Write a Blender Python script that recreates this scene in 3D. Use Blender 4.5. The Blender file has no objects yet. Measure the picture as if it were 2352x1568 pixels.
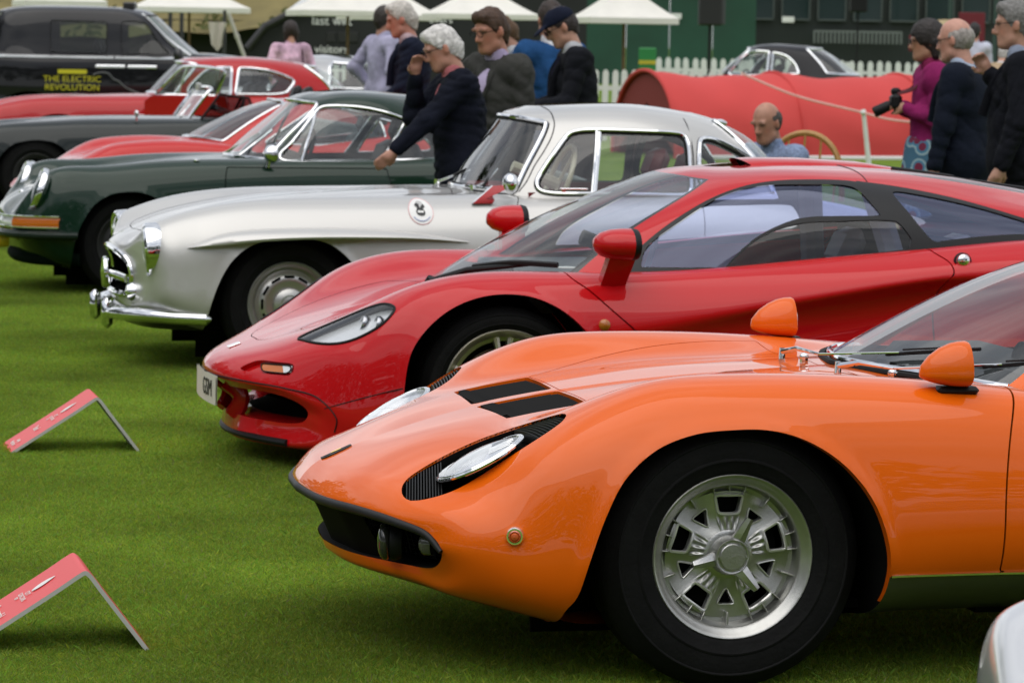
import bpy, math, random
import numpy as np
from math import radians, sin, cos, pi
random.seed(7); rng = np.random.default_rng(7)
SC = bpy.context.scene
COL = SC.collection
# ---------------------------------------------------------------- camera
PITCH = math.atan(688/8000.); ROLL = 0.017
cam_d = bpy.data.cameras.new('camera'); cam = bpy.data.objects.new('camera', cam_d); COL.objects.link(cam)
SC.camera = cam
cam_d.sensor_fit = 'HORIZONTAL'; cam_d.sensor_width = 36; cam_d.lens = 8000/2352*36
cam_d.clip_start = .1; cam_d.clip_end = 2000
cam.location = (0, 0, 1.605); cam.rotation_mode = 'QUATERNION'
from mathutils import Quaternion, Euler
cam.rotation_quaternion = Euler((pi/2-PITCH, 0, 0)).to_quaternion() @ Quaternion((0, 0, 1), ROLL)
cam_d.dof.use_dof = True; cam_d.dof.focus_distance = 8.75; cam_d.dof.aperture_fstop = 12.0
# ---------------------------------------------------------------- sky and sun (bright overcast)
SUN_EL, SUN_AZ = radians(70), radians(205)      # azimuth of the sun: direction the light comes FROM, measured from +Y clockwise
W = bpy.data.worlds.new('World'); SC.world = W; W.use_nodes = True
nt = W.node_tree; nt.nodes.clear()
def nd(t, tp, **kw):
    n = t.nodes.new(tp)
    for k, v in kw.items():
        if k in n.inputs: n.inputs[k].default_value = v
        else: setattr(n, k, v)
    return n
sky = nd(nt, 'ShaderNodeTexSky', sky_type='NISHITA', sun_disc=False, sun_elevation=SUN_EL, sun_rotation=SUN_AZ)
tc = nd(nt, 'ShaderNodeTexCoord'); mp = nd(nt, 'ShaderNodeMapping'); mp.inputs['Scale'].default_value = (1.6, 1.6, 4.5)
nz = nd(nt, 'ShaderNodeTexNoise', Scale=1.7, Detail=7.0, Roughness=.55)
rp = nd(nt, 'ShaderNodeValToRGB'); rp.color_ramp.elements[0].position = .36; rp.color_ramp.elements[1].position = .66
rp.color_ramp.elements[0].color = (4.6, 4.9, 5.5, 1); rp.color_ramp.elements[1].color = (10.6, 10.7, 10.8, 1)
mx = nd(nt, 'ShaderNodeMix', data_type='RGBA'); mx.inputs[0].default_value = .86
bg = nd(nt, 'ShaderNodeBackground', Strength=.10); wo = nd(nt, 'ShaderNodeOutputWorld')
L = nt.links.new
L(tc.outputs['Generated'], mp.inputs[0]); L(mp.outputs[0], nz.inputs['Vector']); L(nz.outputs[0], rp.inputs[0])
L(sky.outputs[0], mx.inputs[6]); L(rp.outputs[0], mx.inputs[7]); L(mx.outputs[2], bg.inputs[0]); L(bg.outputs[0], wo.inputs[0])
sun_d = bpy.data.lights.new('sun', 'SUN'); sun = bpy.data.objects.new('sun', sun_d); COL.objects.link(sun)
sun_d.energy = 1.5; sun_d.angle = radians(75); sun_d.color = (1, .96, .9)
sun.rotation_euler = (pi/2-SUN_EL, 0, -SUN_AZ+pi)
sun.location = (0, 0, 30)
vs = SC.view_settings; vs.view_transform = 'Standard'; vs.look = 'None'; vs.exposure = 0.22; vs.gamma = 1; vs.use_curve_mapping = False
SC.render.engine = 'CYCLES'
SC.cycles.max_bounces = 10; SC.cycles.transparent_max_bounces = 24; SC.cycles.glossy_bounces = 5; SC.cycles.transmission_bounces = 8
# ---------------------------------------------------------------- geometry library (numpy)
def nspline(x, Y, q):
    """natural cubic spline through Y (n,...) at x, evaluated at q"""
    x = np.asarray(x, float); Y = np.asarray(Y, float); n = len(x)
    sh = Y.shape[1:]; Yf = Y.reshape(n, -1)
    h = np.diff(x); A = np.zeros((n, n)); R = np.zeros_like(Yf)
    A[0, 0] = A[-1, -1] = 1
    for i in range(1, n - 1):
        A[i, i-1] = h[i-1]; A[i, i] = 2*(h[i-1]+h[i]); A[i, i+1] = h[i]
        R[i] = 6*((Yf[i+1]-Yf[i])/h[i]-(Yf[i]-Yf[i-1])/h[i-1])
    Mm = np.linalg.solve(A, R)
    q = np.asarray(q, float); k = np.clip(np.searchsorted(x, q)-1, 0, n-2)
    d = (q-x[k])[:, None]; e = (x[k+1]-q)[:, None]; hk = h[k][:, None]
    out = Mm[k]*e**3/(6*hk)+Mm[k+1]*d**3/(6*hk)+(Yf[k]/hk-Mm[k]*hk/6)*e+(Yf[k+1]/hk-Mm[k+1]*hk/6)*d
    return out.reshape((len(q),)+sh)

def chord(P, ax):
    d = np.linalg.norm(np.diff(P, axis=ax), axis=2).mean(axis=1-ax)
    d = np.maximum(d, 1e-3)**0.75
    return np.concatenate([[0], np.cumsum(d)])

def smooth(pts, n=8, closed=True):
    """Catmull-Rom (centripetal) through 2D/3D pts; a point given twice in a row is a corner"""
    p = [np.array(q, float) for q in pts]
    m = len(p); out = []
    for i in range(m if closed else m-1):
        p1 = p[i]; p2 = p[(i+1) % m]
        if np.allclose(p1, p2): continue
        p0 = p[(i-1) % m] if (closed or i > 0) else 2*p1-p2
        p3 = p[(i+2) % m] if (closed or i+2 < m) else 2*p2-p1
        if np.allclose(p0, p1): p0 = 2*p1-p2
        if np.allclose(p3, p2): p3 = 2*p2-p1
        t0 = 0; t1 = t0+np.linalg.norm(p1-p0)**.5; t2 = t1+np.linalg.norm(p2-p1)**.5; t3 = t2+np.linalg.norm(p3-p2)**.5
        for t in np.linspace(t1, t2, n, endpoint=False):
            A1 = (t1-t)/(t1-t0)*p0+(t-t0)/(t1-t0)*p1; A2 = (t2-t)/(t2-t1)*p1+(t-t1)/(t2-t1)*p2
            A3 = (t3-t)/(t3-t2)*p2+(t-t2)/(t3-t2)*p3
            B1 = (t2-t)/(t2-t0)*A1+(t-t0)/(t2-t0)*A2; B2 = (t3-t)/(t3-t1)*A2+(t-t1)/(t3-t1)*A3
            out.append((t2-t)/(t2-t1)*B1+(t-t1)/(t2-t1)*B2)
    if not closed: out.append(p[-1])
    return np.array(out)

def sdpoly(P, poly):
    """signed distance of 2D points to a closed polygon, positive inside"""
    P = np.asarray(P, float); poly = np.asarray(poly, float)
    d = np.full(len(P), 1e9); ins = np.zeros(len(P), bool)
    for i in range(len(poly)):
        a = poly[i-1]; b = poly[i]; e = b-a
        w = P-a; L = e@e
        if L < 1e-14: continue
        t = np.clip((w@e)/L, 0, 1); d = np.minimum(d, ((w-t[:, None]*e)**2).sum(1))
        c = ((a[1] <= P[:, 1]) != (b[1] <= P[:, 1]))
        if abs(e[1]) > 1e-12: ins ^= c & (P[:, 0] < a[0]+e[0]*(P[:, 1]-a[1])/e[1])
    return np.where(ins, 1, -1)*np.sqrt(d)

class Patch:
    def __init__(s, V, F, N=None, U=None):
        s.V = np.asarray(V, float).reshape(-1, 3); s.F = np.asarray(F, int).reshape(-1, 3)
        s.N = None if N is None else np.asarray(N, float); s.U = np.zeros((len(s.V), 2)) if U is None else U
        s.E = np.zeros((0, 2), int); s.smooth = True
    def copy(s):
        p = Patch(s.V.copy(), s.F.copy(), None if s.N is None else s.N.copy(), s.U.copy()); p.E = s.E.copy(); p.smooth = s.smooth; return p
    def mirror(s):
        p = s.copy(); p.V[:, 1] *= -1; p.F = p.F[:, ::-1].copy(); p.E = p.E[:, ::-1].copy()
        if p.N is not None: p.N[:, 1] *= -1
        return p
    def both(s): return join(s, s.mirror())
    def keep(s, mask):
        F = s.F[mask]; u = np.unique(F.ravel()); r = np.full(len(s.V), -1); r[u] = np.arange(len(u))
        p = Patch(s.V[u], r[F], None if s.N is None else s.N[u], s.U[u])
        if len(s.E):
            E = r[s.E]; p.E = E[(E >= 0).all(1)]
        return p
    def split(s, f):
        """cut by per-vertex scalar f -> (part f>0, part f<=0); .E holds the new cut edges of each"""
        f = np.asarray(f, float); pos = f > 0; c = pos[s.F].sum(1)
        V = [s.V]; N = [s.N]; U = [s.U]; Fp = [s.F[c == 3]]; Fn = [s.F[c == 0]]
        X = s.F[(c == 1) | (c == 2)]; Ecut = np.zeros((0, 2), int)
        if len(X):
            pc = pos[X]; one = pc.sum(1) == 1
            lone = np.where(one, pc.argmax(1), (~pc).argmax(1)); r = np.arange(len(X))
            v0 = X[r, lone]; v1 = X[r, (lone+1) % 3]; v2 = X[r, (lone+2) % 3]
            ed = np.sort(np.concatenate([np.stack([v0, v1], 1), np.stack([v0, v2], 1)]), axis=1)
            ue, inv = np.unique(ed, axis=0, return_inverse=True); inv = inv.ravel()
            t = f[ue[:, 0]]/(f[ue[:, 0]]-f[ue[:, 1]]); t = np.clip(t, .01, .99)[:, None]
            base = len(s.V)
            V.append(s.V[ue[:, 0]]*(1-t)+s.V[ue[:, 1]]*t); U.append(s.U[ue[:, 0]]*(1-t)+s.U[ue[:, 1]]*t)
            if s.N is not None:
                n = s.N[ue[:, 0]]*(1-t)+s.N[ue[:, 1]]*t; N.append(n/np.maximum(np.linalg.norm(n, axis=1)[:, None], 1e-9))
            e1 = base+inv[:len(X)]; e2 = base+inv[len(X):]
            T1 = np.stack([v0, e1, e2], 1); T2 = np.concatenate([np.stack([e1, v1, v2], 1), np.stack([e1, v2, e2], 1)])
            o2 = np.concatenate([one, one])
            Fp += [T1[one], T2[~o2]]; Fn += [T1[~one], T2[o2]]
            Ecut = np.concatenate([np.stack([e1, e2], 1)[one], np.stack([e2, e1], 1)[~one]])
        full = Patch(np.concatenate(V), np.zeros((0, 3), int), None if s.N is None else np.concatenate(N), np.concatenate(U))
        res = []
        for FF, EE in ((Fp, Ecut), (Fn, Ecut[:, ::-1])):
            full.F = np.concatenate(FF).astype(int); full.E = EE
            res.append(full.keep(np.ones(len(full.F), bool)) if len(full.F) else Patch(np.zeros((0, 3)), np.zeros((0, 3), int)))
        return res
    def cut(s, fn): return s.split(fn(s))
    def side(s): return np.stack([s.V[:, 0], s.V[:, 2]], 1)      # (a, z)
    def plan(s): return np.stack([s.V[:, 0], np.abs(s.V[:, 1])], 1)   # (a, |b|)
    def front(s): return np.stack([np.abs(s.V[:, 1]), s.V[:, 2]], 1)
    def offset(s, d):
        p = s.copy(); p.V = p.V+p.N*d; return p
    def lip(s, vec=None, d=None):
        """flange along the cut edges: by a fixed vector, or by -d along the normal"""
        E = s.E; u = np.unique(E.ravel()); r = np.full(len(s.V), -1); r[u] = np.arange(len(u)); n = len(u)
        o = np.tile(np.array(vec, float), (n, 1)) if vec is not None else -s.N[u]*d
        A = s.V[u]; B = A+o; e = r[E]
        F = np.concatenate([np.stack([e[:, 1], e[:, 0], e[:, 0]+n], 1), np.stack([e[:, 1], e[:, 0]+n, e[:, 1]+n], 1)])
        p = Patch(np.concatenate([A, B]), F); return p

def join(*ps):
    ps = [p for p in ps if p is not None and len(p.F)]
    n = 0; V = []; F = []; N = []; U = []; hasN = all(p.N is not None for p in ps)
    for p in ps:
        q = p
        V.append(q.V); F.append(q.F+n); n += len(q.V); U.append(q.U)
        if hasN: N.append(q.N)
    r = Patch(np.concatenate(V), np.concatenate(F), np.concatenate(N) if hasN else None, np.concatenate(U))
    r.smooth = all(p.smooth for p in ps); return r

def grid_faces(n, m, cu=False, cv=False):
    i, j = np.meshgrid(np.arange(n if cu else n-1), np.arange(m if cv else m-1), indexing='ij')
    i2 = (i+1) % n; j2 = (j+1) % m
    a = i*m+j; b = i2*m+j; c = i2*m+j2; d = i*m+j2
    return np.concatenate([np.stack([a, b, c], 2).reshape(-1, 3), np.stack([a, c, d], 2).reshape(-1, 3)])

def grid_patch(P, flip=False, cu=False, cv=False, U=None):
    """P (n,m,3) -> Patch with smooth normals"""
    n, m = P.shape[:2]
    def diff(P, ax, cyc):
        if cyc: return np.roll(P, -1, ax)-np.roll(P, 1, ax)
        return np.gradient(P, axis=ax)
    N = np.cross(diff(P, 0, cu), diff(P, 1, cv)); L = np.linalg.norm(N, axis=2)[..., None]
    N = N/np.maximum(L, 1e-12)
    F = grid_faces(n, m, cu, cv)
    if flip: N = -N; F = F[:, ::-1].copy()
    if U is None:
        u, v = np.meshgrid(np.linspace(0, 1, n), np.linspace(0, 1, m), indexing='ij'); U = np.stack([u, v], 2)
    return Patch(P.reshape(-1, 3), F, N.reshape(-1, 3), U.reshape(-1, 2))

def net_surface(net, nu, nv):
    """net (J rows, K cols, 3) -> dense grid (nu, nv, 3), param rows/cols normalised to control indices"""
    net = np.asarray(net, float); cu = chord(net, 0); cv = chord(net, 1)
    qu = np.linspace(0, cu[-1], nu); qv = np.linspace(0, cv[-1], nv)
    G = nspline(cu, net, qu); G = nspline(cv, G.transpose(1, 0, 2), qv).transpose(1, 0, 2)
    iu = np.interp(qu, cu, np.arange(len(cu))); iv = np.interp(qv, cv, np.arange(len(cv)))
    U = np.stack(np.meshgrid(iu, iv, indexing='ij'), 2)
    return G, U

def frames(P, closed):
    P = np.asarray(P, float); n = len(P)
    T = (np.roll(P, -1, 0)-np.roll(P, 1, 0)) if closed else np.gradient(P, axis=0)
    T /= np.maximum(np.linalg.norm(T, axis=1)[:, None], 1e-9)
    a = np.array([0, 0, 1.]) if abs(T[0, 2]) < .9 else np.array([1., 0, 0])
    X = np.zeros_like(P); x = a-T[0]*(a@T[0]); x /= np.linalg.norm(x)
    for i in range(n):
        x = x-T[i]*(x@T[i]); x /= max(np.linalg.norm(x), 1e-9); X[i] = x
    return T, X, np.cross(T, X)

def tube(P, r, n=8, closed=False, sq=None):
    """round (or r x sq oval) tube along P; r scalar or per point"""
    P = np.asarray(P, float); T, X, Y = frames(P, closed)
    r = np.broadcast_to(np.asarray(r, float), (len(P),)); s = r if sq is None else np.broadcast_to(np.asarray(sq, float), (len(P),))
    th = np.linspace(0, 2*np.pi, n, endpoint=False)
    G = P[:, None]+X[:, None]*(np.cos(th)[None, :, None]*r[:, None, None])+Y[:, None]*(np.sin(th)[None, :, None]*s[:, None, None])
    p = grid_patch(G, cu=closed, cv=True, flip=True)
    p.N = None
    if not closed:
        k = len(p.V); p2 = Patch(np.concatenate([p.V, P[:1], P[-1:]]), p.F)
        i = np.arange(n); j = (i+1) % n; b = (len(P)-1)*n
        p2.F = np.concatenate([p.F, np.stack([np.full(n, k), j, i], 1), np.stack([np.full(n, k+1), b+i, b+j], 1)]); p = p2
    return p

def strip(P, Nrm, w, h, off=0.):
    """moulding: rectangular section along P, width w in the surface, height h along normal"""
    P = np.asarray(P, float); Nrm = np.asarray(Nrm, float); T = np.gradient(P, axis=0); T /= np.maximum(np.linalg.norm(T, axis=1)[:, None], 1e-9)
    S = np.cross(Nrm, T); S /= np.maximum(np.linalg.norm(S, axis=1)[:, None], 1e-9)
    sec = [(-.5, 0), (-.42, .8), (-.2, 1.), (.2, 1.), (.42, .8), (.5, 0)]
    G = np.stack([P+S*(a*w)+Nrm*(off+b*h) for a, b in sec], 1)
    p = grid_patch(G, flip=True); p.N = None; return p

def revolve(prof, n=32, axis='y', arc=None):
    """prof list of (r, x) about an axis"""
    prof = np.asarray(prof, float); th = np.linspace(0, 2*np.pi, n, endpoint=False)
    r = prof[:, 0][None, :]; x = np.broadcast_to(prof[:, 1][None, :], (n, len(prof)))
    c = np.cos(th)[:, None]*r; s = np.sin(th)[:, None]*r
    G = {'y': np.stack([c, x, s], 2), 'z': np.stack([c, s, x], 2), 'x': np.stack([x, c, s], 2)}[axis]
    p = grid_patch(G, cu=True, flip=(axis == 'y')); p.N = None; return p

def box(c, s, bev=0., rz=0.):
    x, y, z = np.array(s, float)/2; b = min(bev, x*.98, y*.98, z*.98)
    if b <= 0:
        V = np.array([(i*x, j*y, k*z) for i in (-1, 1) for j in (-1, 1) for k in (-1, 1)])
        Q = [(0, 1, 3, 2), (4, 6, 7, 5), (0, 4, 5, 1), (2, 3, 7, 6), (0, 2, 6, 4), (1, 5, 7, 3)]
    else:
        V = []; idx = {}
        for i in (-1, 1):
            for j in (-1, 1):
                for k in (-1, 1):
                    for ax in range(3):
                        v = [i*(x-b), j*(y-b), k*(z-b)]; v[ax] = (i*x, j*y, k*z)[ax]
                        idx[(i, j, k, ax)] = len(V); V.append(v)
        V = np.array(V); Q = []
        I = lambda i, j, k, a: idx[(i, j, k, a)]
        for s_ in (-1, 1):
            Q.append([I(s_, -1, -1, 0), I(s_, 1, -1, 0), I(s_, 1, 1, 0), I(s_, -1, 1, 0)])
            Q.append([I(-1, s_, -1, 1), I(-1, s_, 1, 1), I(1, s_, 1, 1), I(1, s_, -1, 1)])
            Q.append([I(-1, -1, s_, 2), I(1, -1, s_, 2), I(1, 1, s_, 2), I(-1, 1, s_, 2)])
            for t in (-1, 1):
                Q.append([I(-1, s_, t, 1), I(1, s_, t, 1), I(1, s_, t, 2), I(-1, s_, t, 2)])
                Q.append([I(s_, -1, t, 0), I(s_, 1, t, 0), I(s_, 1, t, 2), I(s_, -1, t, 2)])
                Q.append([I(s_, t, -1, 0), I(s_, t, 1, 0), I(s_, t, 1, 1), I(s_, t, -1, 1)])
        T = [[I(i, j, k, 0), I(i, j, k, 1), I(i, j, k, 2)] for i in (-1, 1) for j in (-1, 1) for k in (-1, 1)]
        Q = Q+T
    F = []
    for q in Q:
        q = list(q); p = V[q]; nn = np.cross(p[1]-p[0], p[2]-p[0])
        if nn@p.mean(0) < 0: q = q[::-1]
        for t in range(1, len(q)-1): F.append((q[0], q[t], q[t+1]))
    V = np.array(V, float)
    if rz: V = V@np.array([[np.cos(rz), np.sin(rz), 0], [-np.sin(rz), np.cos(rz), 0], [0, 0, 1]])
    p = Patch(V+np.array(c, float), F); p.smooth = False; return p

def ball(c, r, nu=16, nv=10):
    r = np.broadcast_to(np.asarray(r, float), (3,))
    th = np.linspace(0, 2*np.pi, nu, endpoint=False); ph = np.linspace(1e-3, np.pi-1e-3, nv)
    G = np.stack([np.sin(ph)[None]*np.cos(th)[:, None]*r[0], np.sin(ph)[None]*np.sin(th)[:, None]*r[1], np.broadcast_to(np.cos(ph)[None]*r[2], (nu, nv))], 2)+np.array(c, float)
    p = grid_patch(G, cu=True, flip=True); p.N = None; return p

def poly_solid(poly, thick, ax=(0, 2), t_ax=1, base=0.):
    """prism of a (star shaped about centroid) 2D polygon"""
    poly = np.asarray(poly, float); n = len(poly); V = np.zeros((2*n+2, 3))
    for k, o in ((0, base), (1, base+thick)):
        V[k*n:(k+1)*n, ax[0]] = poly[:, 0]; V[k*n:(k+1)*n, ax[1]] = poly[:, 1]; V[k*n:(k+1)*n, t_ax] = o
        V[2*n+k, ax[0]], V[2*n+k, ax[1]] = poly.mean(0); V[2*n+k, t_ax] = o
    i = np.arange(n); j = (i+1) % n
    F = np.concatenate([np.stack([np.full(n, 2*n), i, j], 1), np.stack([np.full(n, 2*n+1), n+j, n+i], 1), np.stack([i, n+i, n+j], 1), np.stack([i, n+j, j], 1)])
    p = Patch(V, F); p.smooth = False; return p

def xf(p, loc=(0, 0, 0), rx=0, ry=0, rz=0, s=1):
    p = p.copy(); s = np.broadcast_to(np.asarray(s, float), (3,))
    def R(ax, t):
        c, q = np.cos(t), np.sin(t)
        return {0: np.array([[1, 0, 0], [0, c, -q], [0, q, c]]), 1: np.array([[c, 0, q], [0, 1, 0], [-q, 0, c]]), 2: np.array([[c, -q, 0], [q, c, 0], [0, 0, 1]])}[ax]
    M = R(2, rz)@R(1, ry)@R(0, rx)
    p.V = (p.V*s)@M.T+np.array(loc, float)
    if p.N is not None: p.N = p.N@M.T
    return p

def raycast(P, o, d):
    """nearest hit of a ray with a Patch -> point or None"""
    A = P.V[P.F[:, 0]]; e1 = P.V[P.F[:, 1]]-A; e2 = P.V[P.F[:, 2]]-A
    h = np.cross(d, e2); a = (e1*h).sum(1); ok = np.abs(a) > 1e-12; f = 1/np.where(ok, a, 1)
    s = o-A; u = f*(s*h).sum(1); q = np.cross(s, e1); v = f*(q@d); t = f*(e2*q).sum(1)
    ok &= (u >= -1e-6) & (v >= -1e-6) & (u+v <= 1+1e-6) & (t > 1e-4)
    if not ok.any(): return None
    t = np.where(ok, t, 1e9); k = t.argmin(); return o+d*t[k]

def onto(P, pts, axis, far=False):
    """project 2D points onto a Patch along an axis: 'y' (points are (a,z), hit from -b) or 'z' (points are (a,b), from above)"""
    out = []
    for p in pts:
        if axis == 'y': o = np.array([p[0], 5. if far else -5., p[1]]); d = np.array([0, -1. if far else 1., 0])
        else: o = np.array([p[0], p[1], 5.]); d = np.array([0, 0, -1.])
        r = raycast(P, o, d)
        if r is not None: out.append(r)
    return np.array(out)

def surface_nets(f, lo, h):
    """f (nx,ny,nz) samples, surface f=0, inside f<0"""
    nx, ny, nz = f.shape; c = f < 0
    cs = c[:-1, :-1, :-1].astype(int)
    cnt = sum(c[i:nx-1+i, j:ny-1+j, k:nz-1+k].astype(int) for i in (0, 1) for j in (0, 1) for k in (0, 1))
    act = (cnt > 0) & (cnt < 8); ids = np.full(act.shape, -1); I = np.argwhere(act); ids[tuple(I.T)] = np.arange(len(I))
    acc = np.zeros((len(I), 3)); num = np.zeros(len(I))
    offs = [(i, j, k) for i in (0, 1) for j in (0, 1) for k in (0, 1)]
    for a in offs:
        for b in offs:
            if sum(b[t]-a[t] for t in range(3)) == 1 and all(b[t] >= a[t] for t in range(3)):
                A = I+a; B = I+b; fa = f[tuple(A.T)]; fb = f[tuple(B.T)]; x = (fa < 0) != (fb < 0)
                t = np.where(x, fa/np.where(fa == fb, 1, fa-fb), 0)
                acc += np.where(x[:, None], np.array(a)+t[:, None]*(np.array(b)-np.array(a)), 0); num += x
    V = (I+acc/num[:, None])*h+lo
    Q = []
    for ax in range(3):
        o = [t for t in range(3) if t != ax]; sl = [slice(None)]*3
        d0 = [slice(0, -1) if t == ax else slice(1, -1) for t in range(3)]; d1 = [slice(1, None) if t == ax else slice(1, -1) for t in range(3)]
        A = c[tuple(d0)]; B = c[tuple(d1)]
        for sgn in (0, 1):
            X = np.argwhere((A & ~B) if sgn == 0 else (~A & B))
            if not len(X): continue
            X = X+np.array([0 if t == ax else 1 for t in range(3)])
            def g(d1_, d2_):
                Y = X.copy(); Y[:, o[0]] -= d1_; Y[:, o[1]] -= d2_; return ids[tuple(Y.T)]
            q = np.stack([g(1, 1), g(0, 1), g(0, 0), g(1, 0)], 1)
            if (sgn == 1) != (ax == 1): q = q[:, ::-1]
            Q.append(q)
    Q = np.concatenate(Q); F = np.concatenate([Q[:, [0, 1, 2]], Q[:, [0, 2, 3]]])
    return Patch(V, F)
# ---------------------------------------------------------------- people: smooth signed-distance bodies turned into meshes
class Field:
    def __init__(s, lo, hi, h):
        s.lo = np.array(lo, float); s.h = h; n = np.ceil((np.array(hi)-s.lo)/h).astype(int)+1
        s.ax = [s.lo[i]+np.arange(n[i])*h for i in range(3)]; s.f = np.full(n, .08)
    def _box(s, lo, hi):
        sl = []
        for i in range(3):
            a = int(np.clip(np.floor((lo[i]-s.lo[i])/s.h), 0, len(s.ax[i]))); b = int(np.clip(np.ceil((hi[i]-s.lo[i])/s.h)+1, 0, len(s.ax[i]))); sl.append(slice(a, b))
        if any(q.stop <= q.start for q in sl): return None, None
        return tuple(sl), [s.ax[0][sl[0]][:, None, None], s.ax[1][sl[1]][None, :, None], s.ax[2][sl[2]][None, None, :]]
    def prim(s, p, infl=0., m=.08):
        if p[0] == 'c':
            _, a, b, ra, rb = p[:5]; a = np.asarray(a, float); b = np.asarray(b, float); r = max(ra, rb)+m+infl
            sl, X = s._box(np.minimum(a, b)-r, np.maximum(a, b)+r)
            if sl is None: return None, None
            e = b-a; L = max(e@e, 1e-9); t = np.clip(((X[0]-a[0])*e[0]+(X[1]-a[1])*e[1]+(X[2]-a[2])*e[2])/L, 0, 1)
            sq = p[5] if len(p) > 5 else None
            d = np.sqrt((X[0]-a[0]-t*e[0])**2+(X[1]-a[1]-t*e[1])**2+(X[2]-a[2]-t*e[2])**2)-(ra+(rb-ra)*t)-infl
        else:
            _, c, r, R = p[:4]; c = np.asarray(c, float); r = np.asarray(r, float)+infl; mr = r.max()+m
            sl, X = s._box(c-mr, c+mr)
            if sl is None: return None, None
            D = [X[i]-c[i] for i in range(3)]; q = [D[0]*R[0, i]+D[1]*R[1, i]+D[2]*R[2, i] for i in range(3)]
            k0 = np.sqrt(sum((q[i]/r[i])**2 for i in range(3))); k1 = np.sqrt(sum((q[i]/r[i]**2)**2 for i in range(3)))
            d = k0*(k0-1)/np.maximum(k1, 1e-6)
        return sl, d
    def add(s, prims, k=.025, infl=0.):
        for p in prims:
            sl, d = s.prim(p, infl)
            if sl is None: continue
            g = s.f[sl]; h = np.clip(.5+.5*(g-d)/k, 0, 1); s.f[sl] = g*(1-h)+d*h-k*h*(1-h)
    def sub(s, prims, k=.008):
        for p in prims:
            sl, d = s.prim(p)
            if sl is None: continue
            g = s.f[sl]; d = -d; h = np.clip(.5-.5*(g-d)/k, 0, 1); s.f[sl] = g*(1-h)+d*h+k*h*(1-h)
    def half(s, n, d0):
        """keep where n.p <= d0"""
        n = np.asarray(n, float); v = s.ax[0][:, None, None]*n[0]+s.ax[1][None, :, None]*n[1]+s.ax[2][None, None, :]*n[2]-d0
        s.f = np.maximum(s.f, v)
    def mesh(s):
        f = s.f.copy(); f[0] = f[-1] = .05; f[:, 0] = f[:, -1] = .05; f[:, :, 0] = f[:, :, -1] = .05
        p = surface_nets(f, s.lo, s.h); return p
def rotm(ax, t):
    c, q = np.cos(t), np.sin(t)
    return {'x': np.array([[1, 0, 0], [0, c, -q], [0, q, c]]), 'y': np.array([[c, 0, q], [0, 1, 0], [-q, 0, c]]), 'z': np.array([[c, -q, 0], [q, c, 0], [0, 0, 1]])}[ax]
def ik(a, c, l1, l2, pole):
    a = np.array(a, float); c = np.array(c, float); d = c-a; L = np.linalg.norm(d); L2 = min(L, (l1+l2)*.999); d /= L; c = a+d*L2
    x = (l1*l1-l2*l2+L2*L2)/(2*L2); h = math.sqrt(max(0, l1*l1-x*x)); p = np.array(pole, float); p = p-d*(p@d); p /= np.linalg.norm(p)
    return a+d*x+p*h, c
def hand_prims(w, d, n, s=1., curl=.5, side=1):
    """w wrist, d direction of the hand, n palm normal"""
    d = np.array(d, float); d /= np.linalg.norm(d); n = np.array(n, float); n -= d*(n@d); n /= np.linalg.norm(n); t = np.cross(d, n)*side
    P = [('c', w, w+d*.05*s, .026*s, .030*s)]
    for i, (o, L) in enumerate(((-.030, .062), (-.010, .074), (.010, .078), (.030, .070))):
        b = w+d*.075*s+t*o*s; P.append(('c', w+d*.035*s+t*o*.7*s, b, .016*s, .0115*s)); q = b; dd = d
        for seg in range(3):
            ang = curl*(.35+.35*seg); dd = d*math.cos(ang)+n*math.sin(ang); q2 = q+dd*L*(.42, .33, .25)[seg]*s; P.append(('c', q, q2, .0105*s, .0095*s)); q = q2
    b = w+d*.02*s+t*.028*s; m1 = b+(d*.6+t*.6+n*.35)*.042*s; m2 = m1+(d*.9+t*.1+n*.4)*.034*s
    P += [('c', b, m1, .017*s, .012*s), ('c', m1, m2, .0115*s, .010*s)]
    return P
def folds(p, seed=0, amp=1.):
    """soft cloth creases pushed along the normals"""
    r = np.random.default_rng(seed); a = p.V[p.F]; fn = np.cross(a[:, 1]-a[:, 0], a[:, 2]-a[:, 0]); N = np.zeros_like(p.V)
    for i in range(3): np.add.at(N, p.F[:, i], fn)
    N /= np.maximum(np.linalg.norm(N, axis=1)[:, None], 1e-12); w = np.zeros(len(p.V))
    for _ in range(9):
        kv = r.normal(size=3)*np.array([16, 16, 26]); ph = r.random()*6.28; q = np.sin(p.V@(r.normal(size=3)*5)+r.random()*6); w += np.clip(q, 0, 1)*(np.abs(np.sin(p.V@kv+ph+1.5*np.sin(p.V[:, 2]*9)))**.6-.6)
    p.V = p.V+N*(w*.0085*amp)[:, None]; return p
SKIN = None
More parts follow.
